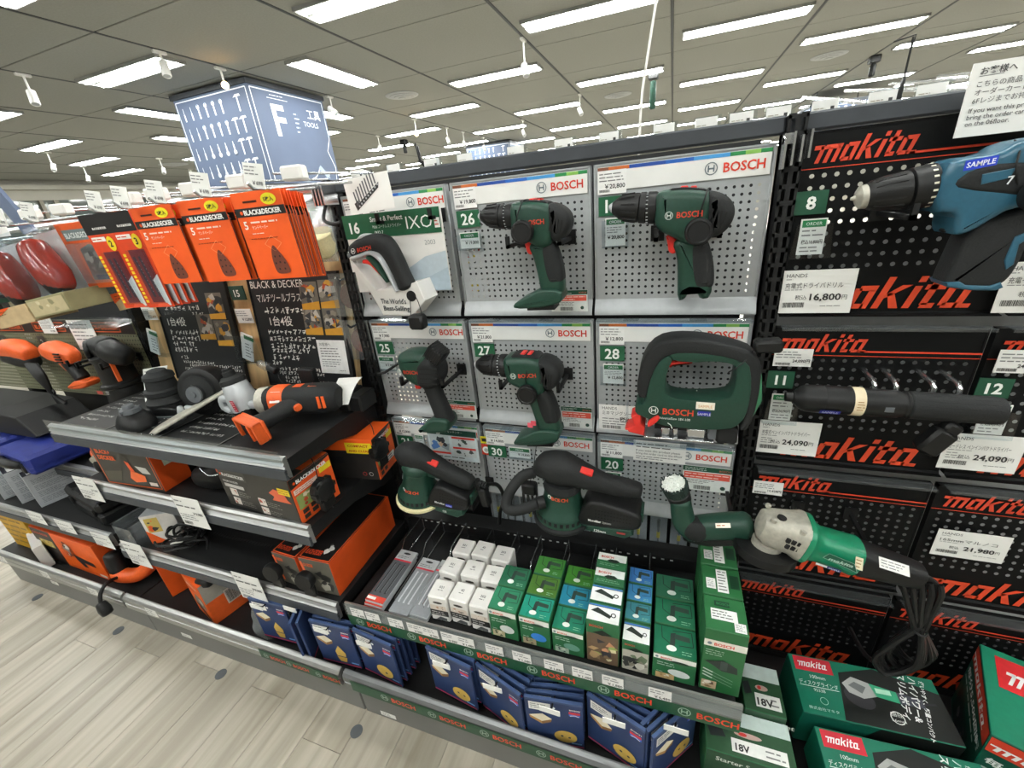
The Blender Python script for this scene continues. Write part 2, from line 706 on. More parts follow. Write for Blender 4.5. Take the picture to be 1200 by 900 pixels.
M_brown = mat('abrasive_brown', '#6a3a30', .9, nz=.2, scale=400, bump=.3)
M_signblue = mat('blue_sign', '#5a6780', .6, nz=.04, scale=3)
M_ocard = mat('orange_card', '#ec5c1e', .5, nz=.05)
M_oplate = mat('orange_box_card', '#c84a18', .5, nz=.08, scale=20)
M_bcard = mat('navy_card', '#2b3d66', .5, nz=.06, scale=30)
M_gcard = mat('green_card', '#2c6a43', .5, nz=.06, scale=30)
M_tcard = mat('teal_card', '#0f6a54', .45, nz=.06, scale=30)
M_dcard = mat('charcoal_card', '#2c2c2a', .5, nz=.08, scale=30)
M_wcard = mat('white_box_card', '#e4e2de', .6, nz=.03)
M_blue = mat('blue_case_plastic', '#23307e', .45, nz=.08)
M_mgrey = mat('mid_grey_plastic', '#5c6064', .5, nz=.08)
M_lgrey = mat('light_grey_card', '#b4b8bb', .55, nz=.05)
M_glue = mat('bit_steel', '#9a9c9c', .3, .8, nz=.1)
M_yel = mat('yellow_band', '#e8d23a', .5)


def plank_mat():
    m = bpy.data.materials.new('floor_plank_oak')
    m.use_nodes = True
    nt = m.node_tree
    b = nt.nodes['Principled BSDF']
    tc = nt.nodes.new('ShaderNodeTexCoord')
    oi = nt.nodes.new('ShaderNodeObjectInfo')
    mp = nt.nodes.new('ShaderNodeMapping')
    mp.inputs['Scale'].default_value = (26, 1.6, 1)
    ad = nt.nodes.new('ShaderNodeVectorMath')
    sc = nt.nodes.new('ShaderNodeVectorMath')
    sc.operation = 'SCALE'
    cb = nt.nodes.new('ShaderNodeCombineXYZ')
    nt.links.new(oi.outputs['Random'], cb.inputs[0])
    nt.links.new(oi.outputs['Random'], cb.inputs[1])
    nt.links.new(cb.outputs[0], sc.inputs[0])
    sc.inputs['Scale'].default_value = 37
    nt.links.new(tc.outputs['Object'], ad.inputs[0])
    nt.links.new(sc.outputs[0], ad.inputs[1])
    nt.links.new(ad.outputs[0], mp.inputs[0])
    n = nt.nodes.new('ShaderNodeTexNoise')
    n.inputs['Scale'].default_value = 1.0
    n.inputs['Detail'].default_value = 5
    n.inputs['Distortion'].default_value = .6
    nt.links.new(mp.outputs[0], n.inputs['Vector'])
    r = nt.nodes.new('ShaderNodeValToRGB')
    e = r.color_ramp.elements
    e[0].position, e[0].color = .28, lin('#958d7d')
    e[1].position, e[1].color = .75, lin('#c1baac')
    nt.links.new(n.outputs['Fac'], r.inputs[0])
    hs = nt.nodes.new('ShaderNodeHueSaturation')
    mr = nt.nodes.new('ShaderNodeMapRange')
    mr.inputs['To Min'].default_value = .86
    mr.inputs['To Max'].default_value = 1.08
    nt.links.new(oi.outputs['Random'], mr.inputs[0])
    nt.links.new(mr.outputs[0], hs.inputs['Value'])
    nt.links.new(r.outputs[0], hs.inputs['Color'])
    nt.links.new(hs.outputs[0], b.inputs['Base Color'])
    b.inputs['Roughness'].default_value = .33
    bp = nt.nodes.new('ShaderNodeBump')
    bp.inputs['Strength'].default_value = .12
    bp.inputs['Distance'].default_value = .001
    nt.links.new(n.outputs['Fac'], bp.inputs['Height'])
    nt.links.new(bp.outputs[0], b.inputs['Normal'])
    return m


M_plank = plank_mat()

# ---------------------------------------------------------------- floor
mb = MB(mat('floor_joint', '#8d8577', .7))
mb.box(-15.5, 13, -8, 33, -.06, -.003)
floor = struct('floor', mb)
W0 = .1335
rnd = random.Random(11)
for i in range(-30, 20):
    xa = -1.023 + W0 * i
    ends = [-1.45 + rnd.uniform(-.4, .4)]
    fixed = {-7: .41, 1: .41, 4: -.05, -2: -.1, 3: .3}.get(i)
    if fixed is not None:
        ends = [fixed - 1.5, fixed - .7]
        ends.append(fixed)
    while ends[-1] < .7:
        ends.append(ends[-1] + rnd.uniform(.75, 1.15))
    if xa < -1.3 - .6 * 2 and False:
        continue
    for a, b in zip(ends, ends[1:]):
        if a > .75:
            continue
        q = MB(M_plank)
        cx, cy = xa + W0 / 2, (a + b) / 2
        q.box(-W0 / 2 + .0007, W0 / 2 - .0007, a - cy + .0007, b - cy - .0007, -.004, 0)
        o = build('floor_plank', q, floor, False)
        o.location = (cx, cy, 0)
q = MB(M_plank)
q.box(-15, 13, 2.2, 33, -.0035, -.0005)
q.box(-15, -5.1, -7, 2.2, -.0035, -.0005)
build('far_planking', q, floor, False)
for (x, y) in ((-2.369, .484), (-1.83, .48), (-1.289, .473), (-.749, .467), (-2.91, .49), (-.21, .46)):
    q = MB(M_mgrey)
    q.lathe((x, y, 0), Z3, [(0, .017), (.0012, .017), (.0016, .014)], n=20)
    build('floor_cap', q, floor)

# ---------------------------------------------------------------- ceiling
CZ = 2.9
mb = MB(M_dark)
mb.box(-15.5, 13, -8, 33, CZ + .05, CZ + .12)
ceiling = struct('ceiling', mb)
GX, GY, X0, Y0 = 1.48, 1.36, -.09, 2.98


def tile_mesh(w, d):
    q = MB(M_tile)
    q.box(-w / 2, w / 2, -d / 2, d / 2, 0, .02, bev=.004)
    return q


tile_src = build('ceiling_panel', tile_mesh(GX - .03, GY - .014), ceiling, False)
tile_src.location = (X0 + GX * .5, Y0 + GY * .5, CZ)
far = MB(M_tile)
cells = sorted(((k, j) for k in range(-10, 9) for j in range(-7, 22)), key=lambda c: (X0 + GX * (c[0] + .5)) ** 2 + (Y0 + GY * (c[1] + .5)) ** 2 + (0 if c[1] >= -1 else 500))
for n_, (k, j) in enumerate(cells):
    cx, cy = X0 + GX * (k + .5), Y0 + GY * (j + .5)
    if (k, j) == (0, 0):
        continue
    if n_ < 290:
        o = tile_src.copy()
        COL.objects.link(o)
        o.location = (cx, cy, CZ)
    else:
        far.box(cx - GX / 2 + .015, cx + GX / 2 - .015, cy - GY / 2 + .007, cy + GY / 2 - .007, CZ, CZ + .02)
build('far_ceiling_panels', far, ceiling, False, kind='stuff')
# lighting tracks in the joints that run away from the shelf
for k in range(-10, 10):
    q = MB(M_dgrey)
    q.box(X0 + GX * k - .012, X0 + GX * k + .012, -6, 32, CZ - .002, CZ + .03)
    build('ceiling_track', q, ceiling, False)


def light_fixture(label, group):
    t = thing('ceiling_light', label, 'ceiling light', (0, 0, 0), (0, 0, 0), group)
    q = MB(M_trough)
    L, Wd = .62, .14
    for s_ in (-1, 1):
        q.add([(-L, s_ * Wd, -.002), (L, s_ * Wd, -.002), (L, s_ * .03, .0), (-L, s_ * .03, .0), (-L, s_ * (Wd + .012), -.012), (L, s_ * (Wd + .012), -.012)], [(0, 1, 2, 3), (0, 4, 5, 1)])
    q.box(-L - .01, L + .01, -Wd - .012, -Wd, -.03, .0)
    q.box(-L - .01, L + .01, Wd, Wd + .012, -.03, .0)
    q.box(-L - .014, -L, -Wd - .012, Wd + .012, -.03, .0)
    q.box(L, L + .014, -Wd - .012, Wd + .012, -.03, .0)
    q.box(-L, L, -.02, .02, -.02, .0)
    build('housing', q, t, False)
    for s_ in (-1, 1):
        q = MB(M_tube)
        q.lathe((-L + .02, s_ * .075, -.024), X3, [(0, .012), (.004, .016), (2 * L - .044, .016), (2 * L - .04, .012)], n=8)
        build('tube', q, t)
    return t


ORD = ['first', 'second', 'third', 'fourth', 'fifth', 'sixth', 'seventh', 'eighth', 'ninth', 'tenth', 'eleventh', 'twelfth', 'thirteenth']
NUM = 'zero one two three four five six seven eight nine ten eleven twelve thirteen fourteen fifteen sixteen seventeen eighteen nineteen twenty'.split()
fix0 = None
ROT = {(-3, 1), (-5, 1), (-4, 2), (-6, 2)}
lights = []
for j in range(-5, 20):
    for k in range(-9, 8):
        if (k + j) % 2:
            continue
        if j < -1 and abs(k + 1) > 4:
            continue
        lights.append((j, k))
for (j, k) in lights:
    cx, cy = X0 + GX * (k + .5), Y0 + GY * (j + .5)
    rz = PI / 2 if (k, j) in ROT else 0
    if 0 <= j <= 7 and -8 <= k <= 3:
        if k < 0:
            where = '%s column signward of the cord' % ORD[-k - 1]
        else:
            where = '%s column past the cord' % ORD[k]
        lab = 'twin-tube ceiling light, %s row from shelf, %s' % (ORD[j], where)
        grp = 'twin-tube ceiling lights over the near aisles'
    elif j < 0:
        lab, grp = 'aisle ceiling light, row %s before the shelf, column %s %s the cord' % (NUM[-j], NUM[abs(k)], 'signward of' if k < 0 else 'past'), 'ceiling lights above the aisle'
    else:
        lab, grp = 'distant twin-tube ceiling light, row %s back, column %s %s the cord' % (NUM[j], NUM[abs(k)], 'signward of' if k < 0 else 'past'), 'distant ceiling lights'
    if fix0 is None:
        fix0 = light_fixture(lab, grp)
        o = fix0
        o.location = (cx, cy, CZ)
    else:
        o = dup(fix0, (cx, cy, CZ), (0, 0, rz), lab, grp)
    o.rotation_euler = (0, 0, rz)

# ---------------------------------------------------------------- walls
mb = MB(M_wallp)
mb.box(-14.9, -14.75, -8, 33, 2.45, 2.9)
mb.box(-14.9, -14.75, -8, 33, 0, .25)
mb.box(-14.9, -14.8, -8, 33, .25, 2.45, M_dark)
wall_l = struct('wall_left', mb)
for i in range(-3, 14):
    q = MB(M_glass)
    y = i * 2.4
    q.box(-14.79, -14.77, y + .05, y + 2.35, .25, 2.45)
    build('window_pane', q, wall_l, False)
    q = MB(M_frame)
    q.box(-14.8, -14.72, y - .05, y + .05, .25, 2.45)
    if i % 2:
        q.box(-14.8, -14.70, y - .35, y - .27, .25, 2.45)
    build('window_frame', q, wall_l, False)
q = MB(M_wallp)
q.box(-14.75, -14.55, -8, 33, 2.68, 2.78)
build('window_head_trim', q, wall_l, False)
mb = MB(M_wallp)
mb.box(-15, 13, 32.8, 33, 0, 2.95)
struct('wall_far', mb)
mb = MB(M_wallp)
mb.box(12.8, 13, -8, 33, 0, 2.95)
struct('wall_right', mb)
mb = MB(M_wallp)
mb.box(-15, 13, -8.2, -8, 0, 2.95)
struct('wall_back', mb)

# ---------------------------------------------------------------- gondola run
BX = [-2.575, -1.66, -.7425, .178, 1.10]      # upright lines


def upright(x, parent):
    q = MB(M_black)
    ya, yb = .862, .915
    w = .0135
    q.box(x - w, x - w + .004, ya, yb, .13, 1.385)
    q.box(x + w - .004, x + w, ya, yb, .13, 1.385)
    q.box(x - .0035, x + .0035, ya, ya + .004, .13, 1.385)
    z = .13
    while z < 1.385:
        for (a, b) in ((x - w, x - .0035), (x + .0035, x + w)):
            q.box(a, b, ya, ya + .003, z, z + .007)
        z += .025
    q.box(x - w, x + w, ya + .03, yb, .13, 1.385)
    build('upright', q, parent, False, world=True)


gname = ['tall black gondola bay at the end beyond the orange tool shelves', 'black gondola bay carrying the orange tool shelves and chalkboards', 'black gondola bay carrying the silver perforated panels', 'black gondola bay carrying the black perforated panels']
for i in range(4):
    xa, xb = BX[i], BX[i + 1]
    t = thing('gondola_bay', gname[i], 'shelving', ((xa + xb) / 2, .75, 0), group='gondola bays in the run')
    upright(xa, t)
    if i == 3:
        upright(xb, t)
    xa, xb = xa - .0135, xb - .0138
    q = MB(M_back if i == 3 else M_backd)
    yb = 1.06 if i >= 2 else .96
    q.box(xa + .004, xb - .004, yb, yb + .01, .13, 1.2 if i == 3 else (1.37 if i == 2 else 1.18))
    build('back_panel', q, t, False, world=True)
    q = MB(M_black)
    q.box(xa + .002, xb - .002, .5, yb, .15, .166)
    build('base_deck', q, t, False, world=True)
    q = MB(M_kick)
    q.box(xa + .002, xb - .002, .52, .535, .0, .152, bev=.002)
    build('kick_plate', q, t, False, world=True)
    # ribbed price rail on the base deck
    q = MB(M_alu if i < 2 else M_alud)
    q.prism([(.5, .158), (.494, .162), (.486, .165), (.486, .185), (.49, .188), (.486, .191), (.486, .207), (.492, .214), (.5, .217), (.503, .217), (.503, .158)], xa + .006, xb - .006)
    build('base_rail', q, t, False, world=True)
    if i >= 2:
        q = MB(M_dgrey)
        q.box(xa + .0005, xb - .0005, .872, .90, 1.3605, 1.387, bev=.003)
        build('top_beam', q, t, False, world=True)
    else:
        q = MB(M_steel)
        q.tube([(xa, .87, 1.372), (xb, .87, 1.372)], .008, n=8)
        q.tube([(xa, .90, 1.345), (xb, .90, 1.345)], .006, n=8)
        build('hook_bar', q, t, world=True)
    for (x, z) in (((-2.251, .076),), ((-1.488, .046),), ((-.67, .022),), ())[i]:
        p = Pr((x - .03, .5195, z - .01))
        p.rect(0, 0, .05, .018, '#efefec')
        p.lines(.006, .003, .046, .015, 2, l=1)
        p.done(t, 'sticker', True)
    if i >= 2:      # green name strips along the base rail
        for (a, b, xs) in (((-.725, .165, (-.632, -.495, -.357, -.221, -.085, .05)),) if i == 2 else ()):
            p = Pr((0, .4845, .166))
            p.rect(a, 0, b, .040, '#1f4a33')
            for x in xs:
                p.bosch(x, .012, .0225, c='#e0452c', sym='#9fb3a8')
            p.done(t, 'name_strip', True)
    if i == 1:
        p = Pr((0, .4845, .166))
        p.rect(-1.05, 0, -.765, .036, '#1f4a33')
        for x in (-1.035, -.95, -.845):
            p.bosch(x, .010, .018, c='#e0452c', sym='#9fb3a8')
        p.done(t, 'name_strip', True)
    p = Pr((0, .4855, .174))
    rr_ = random.Random(i)
    for u in ([xa + .12 + .3 * s_ for s_ in range(3)] if i < 2 else []):
        if i == 1 and u > -1.3:
            continue
        p.rect(u, 0, u + .055, .032, '#f0f0ec')
        p.lines(u + .005, .004, u + .05, .028, 3)
    if p.mb.v:
        p.done(t, 'price_ticket', True)

# ---------------------------------------------------------------- perforated panels
def peg(mb, x0, x1, z0, z1, y, pitch, r, m, n=8):
    nx, nz = max(1, round((x1 - x0) / pitch)), max(1, round((z1 - z0) / pitch))
    px, pz = (x1 - x0) / nx, (z1 - z0) / nz
    v, f = [], []
    for i in range(nx):
        for j in range(nz):
            a, b = x0 + i * px, z0 + j * pz
            cx, cz = a + px / 2, b + pz / 2
            k = len(v)
            v += [(a, y, b), (a + px, y, b), (a + px, y, b + pz), (a, y, b + pz)]
            v += [(cx + r * math.cos(2 * PI * (q + .5) / 8 - PI / 2 - PI / 4), y, cz + r * math.sin(2 * PI * (q + .5) / 8 - PI / 2 - PI / 4)) for q in range(8)]
            for s_ in range(4):
                c0, c1 = k + s_, k + (s_ + 1) % 4
                h0, h1 = k + 4 + (2 * s_) % 8, k + 4 + (2 * s_ + 1) % 8
                h2 = k + 4 + (2 * s_ + 2) % 8
                f.append((c0, c1, h1, h0))
                f.append((c1, h2, h1))
    mb.add(v, f, m)


BAND = [('#7a4a34', .07), ('#c9692f', .13), ('#2a4fa0', .22), ('#2d66bd', .16), ('#4a9ad8', .2), ('#2f8a4e', .08), ('#8abf5a', .08), ('#2f8a4e', .06)]


def price_label(p, u, v, w, h, price, top=3, l=1, code=True, title=None):
    """small white price label"""
    p.rect(u, v, u + w, v + h, '#f1f1ee', l)
    if title:
        p.text(title, u + w * .06, v + h * .62, h * .17, '#444444', l=l + 1, w=w * .8)
        p.lines(u + w * .06, v + h * .82, u + w * .4, v + h * .92, 1, l=l + 1)
    else:
        p.lines(u + w * .06, v + h * .5, u + w * .95, v + h * .92, top, l=l + 1)
    p.text(price, u + w * .96, v + h * .24, h * .26, '#333333', 'r', bold=.02, l=l + 1)
    if code:
        p.barcode(u + w * .06, v + h * .08, u + w * .42, v + h * .2, l=l + 1, seed=int(u * 1e4))


def bosch_panel(xa, xb, za, zb, num, price, label, numrow, pocket=None, header='r'):
    t = thing('perforated_display_panel', label, 'display panel', ((xa + xb) / 2, .88, za), group='silver perforated panels')
    w, h = xb - xa, zb - za
    hd = .042                                        # header depth
    q = MB(M_peg)
    y = .88
    x0, x1, z0, z1 = xa + .016, xb - .012, za + .035, zb - hd - .012
    peg(q, x0, x1, z0, z1, y, .0131, .0027, M_peg)
    for (a, b, c, d) in ((xa, x0, za + .03, zb), (x1, xb, za + .03, zb), (x0, x1, z1, zb), (x0, x1, za + .03, z0)):
        q.add([(a, y, c), (b, y, c), (b, y, d), (a, y, d)], [(0, 1, 2, 3)])
    for (a, b) in ((xa, xa + .004), (xb - .004, xb)):
        q.box(a, b, y - .002, y + .015, za + .03, zb, bev=.001)
    q.box(xa, xb, y - .002, y + .015, zb - .004, zb, bev=.001)
    q.sheet([(y, za + .03), (y - .003, za + .022), (y - .010, za + .012), (y - .014, za + .004), (y - .014, za)], xa, xb, .0015)
    build('perforated_sheet', q, t, world=True)
    q = MB(M_card)
    q.box(xa + .008, xb - .006, y - .0035, y - .001, zb - hd - .004, zb - .006, bev=.0006)
    hb = build('header_board', q, t, world=True)
    p = Pr((xa + .008, y - .0036, zb - hd - .004))
    W, H = w - .014, hd - .002
    u = 0
    for c, f in BAND:
        p.rect(u, H - .0065, u + W * f, H - .0005, c)
        u += W * f
    p.bosch(W * .645, .0105, .0205)
    p.done(t, 'header_print', True)
    # price label and number tag
    p = Pr((xa + .008, y - .0045, 0))
    lw = .052
    price_label(p, .0, zb - .052, lw, .04, price)
    p.done(t, 'price_label', True)
    q = MB(P('#1f5a3c'))
    q.box(xa + .009, xa + .061, y - .005, y - .003, zb - .09, zb - .056)
    build('number_tag', q, t, False, world=True)
    p = Pr((xa + .009, y - .0055, zb - .09))
    p.text(num, .026, .006, .032, '#f4f6f2', 'c', bold=.02, l=1)
    p.done(t, 'number_print', True)
    if pocket:
        u, v, wd, ht = pocket
        q = MB(M_clear)
        q.box(xa + u, xa + u + wd, y - .014, y - .013, zb + v, zb + v + ht)
        q.box(xa + u, xa + u + wd, y - .013, y - .002, zb + v, zb + v + .001)
        build('clear_pocket', q, t, False, world=True)
        q = MB(M_card)
        q.box(xa + u + .006, xa + u + wd - .006, y - .009, y - .007, zb + v + .003, zb + v + ht + .004)
        build('order_card', q, t, False, world=True)
        p = Pr((xa + u + .006, y - .0092, zb + v + .003))
        W, H = wd - .012, ht + .001
        p.rect(.002, H - .012, W - .002, H - .002, '#1f6a40')
        p.text('ORDER', W / 2, H - .0095, .007, '#eeeeee', 'c', l=1)
        p.lines(.003, H * .45, W - .003, H - .015, 3, l=1)
        p.text(price, W - .002, H * .26, .009, '#333333', 'r', bold=.02)
        p.done(t, 'order_print', True)
    # clear ledge clipped over the row below
    q = MB(M_clearh)
    q.box(xa + .003, xb - .003, y - .026, y - .003, zb + .0035, zb + .005)
    q.box(xa + .003, xb - .003, y - .0275, y - .026, zb + .001, zb + .006)
    for u in (.2, .62):
        q.box(xa + w * u, xa + w * u + .03, y - .03, y - .004, zb + .0055, zb + .007)
    if numrow > 0:
        build('clear_ledge', q, t, False, world=True)
    return t


def poster(t, xa, y, z, w, h, style, tilt=0):
    """red and green product note standing on the lip of a panel"""
    q = MB(M_card)
    q.box(xa, xa + w, y - .001, y, z, z + h)
    build('product_note', q, t, False, world=True)
    p = Pr((xa, y - .0011, z))
    p.rect(0, 0, w, h, '#dfe5e2')
    p.rect(0, h * .8, w, h, '#1f4f3a', 1)
    p.lines(w * .04, h * .83, w * .6, h * .97, 2, '#d8e0da', 2)
    p.text('BOSCH', w * .97, h * .85, h * .11, '#d8685a', 'r', l=2)
    p.rect(w * .03, h * .5, w * .97, h * .76, '#e05a4a', 1)
    p.lines(w * .05, h * .52, w * .95, h * .75, 2, '#f6d8d0', 2)
    p.lines(w * .04, h * .28, w * .7, h * .47, 3, '#4a4a4a', 1)
    p.barcode(w * .25, h * .05, w * .6, h * .22, l=1)
    p.disc(w * .85, h * .18, h * .08, '#24443a', 1)
    p.done(t, 'note_print', True)


cx_ = [(-.7275, -.4515), (-.4415, -.1455), (-.140, .157)]
rz_ = [(1.07, 1.351), (.789, 1.055), (.565, .769)]
info = [[('16', '￥7,480'), ('26', '￥19,800'), ('14', '￥20,800')], [('25', '￥7,980'), ('27', '￥21,800'), ('28', '￥12,800')], [('21', '￥12,800'), ('30', '￥14,800'), ('20', '￥11,800')]]
lab = [['silver perforated panel with the boxed red-and-grey screwdriver, top row beside chalkboards', 'silver perforated panel behind the drill with battery foot, top row middle', 'silver perforated panel behind the drill with forked handle, top row by the black panels'],
       ['silver perforated panel behind the short green pistol driver, middle row', 'silver perforated panel behind the black-chucked drill, middle row centre', 'silver perforated panel behind the green jigsaw'],
       ['silver perforated panel with photo flyer behind the cream-padded sander', 'silver perforated panel behind the sander with loop handle', 'silver perforated panel with notice behind the angled scrubbing brush']]
panels = {}
for r in range(3):
    for c in range(3):
        pk = {'26': (.006, -.135, .058, .032), '14': (.016, -.148, .05, .05), '25': (.004, -.135, .06, .035), '28': (.010, -.145, .056, .045), '21': (.066, -.098, .04, .05), '30': (.066, -.085, .07, .03), '20': (.014, -.152, .05, .055)}.get(info[r][c][0])
        panels[info[r][c][0]] = bosch_panel(*cx_[c], *rz_[r], *info[r][c], lab[r][c], r, pk)
poster(panels['26'], -.232, .868, 1.078, .078, .045, 0)
poster(panels['25'], -.545, .868, .795, .098, .05, 0)
poster(panels['27'], -.222, .868, .795, .072, .055, 0)
poster(panels['20'], .055, .872, .655, .10, .065, 0)
# hands price card low on the jigsaw panel and notice across the brush panel
t = panels['28']
p = Pr((-.134, .868, .796))
p.rect(0, 0, .12, .066, '#f1f1ee')
p.text('HANDS', .008, .054, .010, '#555555')
p.text('ミキマジグソー本体', .008, .041, .011, '#444444', w=.085)
p.text('税込12,800円', .115, .026, .012, '#333333', 'r', bold=.02)
p.lines(.008, .014, .1, .034, 3)
p.barcode(.008, .005, .05, .013)
p.done(t, 'price_label', True)
t = panels['20']
q = MB(M_card)
q.box(-.055, .058, .867, .868, .722, .776)
build('notice_card', q, t, False, world=True)
p = Pr((-.055, .8668, .722))
p.lines(.006, .034, .1, .050, 2, '#444444')
p.text('If you want this product please', .006, .026, .0075, '#444444', w=.095)
p.text('bring the order card to the 6floor', .006, .018, .0075, '#444444', w=.1)
p.lines(.006, .004, .1, .015, 2, '#666666')
p.done(t, 'notice_print', True)
# photo flyer on the round sander panel
t = panels['21']
q = MB(M_card)
q.box(-.605, -.455, .862, .8635, .662, .758)
build('photo_flyer', q, t, False, world=True)
p = Pr((-.605, .8618, .662))
p.rect(0, 0, .15, .096, '#cdd9dc')
p.rect(0, .078, .15, .096, '#24443a', 1)
p.text('ランダムアクションサンダー', .01, .088, .006, '#e8e8e0', l=2, w=.1)
p.text('PEX', .03, .08, .007, '#f0f0ea', bold=.03, l=2)
p.photo(.006, .022, .066, .076, ['#b8c4c4', '#2b2b30', '#caa98c', '#4a74b0', '#8a9aa0', '#333b40'], 5, 8)
p.photo(.075, .046, .144, .07, ['#c8d0d0', '#2e4a40', '#555555'], 8, 5)
p.photo(.075, .014, .144, .04, ['#c8d0d0', '#2a3a38', '#444444'], 9, 5)
for (a, b, c, d) in ((.006, .018, .066, .024), (.075, .07, .144, .076), (.075, .038, .144, .044)):
    p.rect(a, b, c, d, '#cc3a30', 2)
p.lines(.006, .004, .14, .014, 1, '#556060', 1)
p.done(t, 'flyer_print', True)
p = Pr((-.452, .8775, .68))
p.rect(0, .036, .026, .058, '#e8dc2a')
p.rect(.004, .042, .022, .052, '#333322', 1)
p.rect(0, 0, .027, .034, '#d8452f')
p.disc(.0135, .016, .011, '#f0f0ec', 1)
p.disc(.0135, .016, .006, '#a8a8a4', 2)
p.done(t, 'sale_sticker', True)

# ---------------------------------------------------------------- wall tools: shared pieces
def holder(t, x0, x1, z, yt, y0=.876):
    """black bracket arms from the panel"""
    for x in (x0, x1):
        q = MB(M_blk)
        q.box(x - .0035, x + .0035, yt - .02, y0, z, z + .007)
        q.box(x - .0035, x + .0035, yt - .02, yt - .013, z, z + .022)
        q.box(x - .012, x + .012, y0 - .004, y0, z - .008, z + .02)
        build('bracket', q, t, False, world=True)


def puck(t, c, r=.019, ax=(0, -1, 0), cord=None):
    q = MB(M_blk)
    q.lathe(c, ax, [(0, r * .8), (.001, r * .98), (.012, r), (.015, r * .93), (.0155, r * .8), (.014, r * .72)], n=24)
    q.lathe(c, ax, [(-.012, r * .7), (-.001, r * .7)], n=14)
    for k in range(10):
        a = 2 * PI * k / 10
        cc = Vector(c)
    build('alarm_puck', q, t, world=True)
    if cord:
        q = MB(M_blk)
        q.tube(cord, .0012, n=5, sub=4)
        build('alarm_cord', q, t, world=True)


def drill(name, label, loc, s, rotz, foot, group, puckpos, green=M_green):
    """pistol drill, chuck tip at the local origin, +x towards the motor"""
    t = thing(name, label, 'power drill', loc, (0, rotz, 0), group)
    X = Matrix.Scale(s, 4)
    dpt = .031

    def nb(m):
        q = MB(m)
        q.X = X
        return q
    ax = (1, 0, -.085)
    q = nb(M_blk)
    q.lathe((.004, 0, -.001), ax, [(0, .009), (.006, .014), (.014, .0195), (.04, .0235), (.044, .0235)], n=22)
    for k in range(11):
        a = 2 * PI * k / 11
        q.tube([Vector((.02, math.cos(a) * .0205, math.sin(a) * .0205 - .0025)), Vector((.042, math.cos(a) * .0236, math.sin(a) * .0236 - .0042))], .0016, n=4)
    build('chuck', q, t)
    q = nb(M_silver)
    q.lathe((-.002, 0, -.0005), ax, [(0, .004), (.004, .0075), (.008, .0095)], n=14)
    build('chuck_jaws', q, t)
    q = nb(M_blk)
    q.lathe((.048, 0, -.0048), ax, [(0, .0215), (.002, .0245), (.012, .025), (.013, .0235), (.014, .0252), (.026, .0255), (.03, .0235)], n=26)
    build('torque_ring', q, t)
    q = nb(M_lgrey)
    for k in range(24):
        a = 2 * PI * k / 24
        q.box(.0605, .0635, math.cos(a) * .0252 - .0007, math.cos(a) * .0252 + .0007, math.sin(a) * .0252 - .007, math.sin(a) * .0252 - .0056)
    build('ring_marks', q, t, False, kind='stuff')
    q = nb(green)
    q.pillow([(.074, .0175), (.095, .0195), (.125, .0185), (.16, .0115), (.164, -.02), (.158, -.062), (.14, -.072), (.122, -.066), (.104, -.054), (.088, -.046), (.074, -.034)], -dpt, dpt, .016, sm=2, n=5)
    build('housing', q, t)
    q = nb(M_rub)
    q.pillow([(.15, .0135), (.172, .008), (.188, -.004), (.195, -.02), (.192, -.038), (.181, -.053), (.163, -.061), (.152, -.05), (.148, -.02)], -dpt - .0012, dpt + .0012, .017, sm=2, n=5)
    build('motor_cap', q, t)
    q = nb(M_rub)
    q.pillow([(.093, .0208), (.122, .0205), (.155, .0145), (.153, .006), (.12, .0125), (.093, .013)], -.022, .022, .007, sm=1, n=3)
    build('top_grip', q, t)
    q = nb(M_red)
    q.box(.112, .124, -.012, .012, .018, .0225, bev=.002)
    q.box(.127, .137, -.012, .012, .0165, .021, bev=.002)
    build('gear_switch', q, t)
    q = nb(green)
    if foot:
        q.pillow([(.118, -.055), (.155, -.06), (.166, -.085), (.172, -.12), (.176, -.15), (.17, -.168), (.145, -.174), (.125, -.16), (.12, -.12), (.113, -.085), (.104, -.066)], -.021, .021, .013, sm=2, n=4)
        build('handle', q, t)
        q = nb(green)
        q.pillow([(.10, -.163), (.125, -.15), (.172, -.152), (.174, -.176), (.15, -.184), (.118, -.189), (.068, -.190), (.066, -.181), (.082, -.170)], -.03, .03, .005, sm=1, n=3)
        build('battery_foot', q, t)
        q = nb(M_blk)
        q.pillow([(.095, -.184), (.155, -.18), (.155, -.194), (.095, -.195)], -.024, .024, .003, sm=0)
        build('battery_slot', q, t)
    else:
        q.pillow([(.115, -.055), (.155, -.06), (.166, -.085), (.172, -.12), (.172, -.158), (.155, -.161), (.15, -.15), (.135, -.149), (.13, -.161), (.118, -.163), (.116, -.12), (.113, -.085), (.104, -.066)], -.021, .021, .013, sm=1, n=4)
        build('handle', q, t)
    q = nb(M_rub)
    q.pillow([(.128, -.06), (.156, -.056), (.168, -.085), (.174, -.118), (.1745, -.142), (.15, -.146), (.138, -.138), (.13, -.1)], -.0222, .0222, .013, sm=2, n=4)
    build('rear_grip', q, t)
    q = nb(M_red)
    q.pillow([(.092, -.05), (.112, -.055), (.114, -.078), (.107, -.084), (.099, -.079), (.097, -.066)], -.009, .009, .005, sm=1)
    build('trigger', q, t)
    q = nb(M_dark)
    for k in range(4):
        a = .158 + k * .0065
        q.X = X @ Matrix.Translation((a, -dpt - .0026, -.026 - k * .002)) @ Matrix.Rotation(.25, 4, 'Y')
        q.box(-.0012, .0012, -.001, .001, -.012, .012)
    build('vent_slots', q, t, False, kind='stuff')
    p = Pr((0, -dpt - .0004, 0))
    p.bosch(.0905 * s, -.024 * s, .0125 * s, c='#c8402c', sym='#cfd8d2')
    p.done(t, 'logo')
    return t


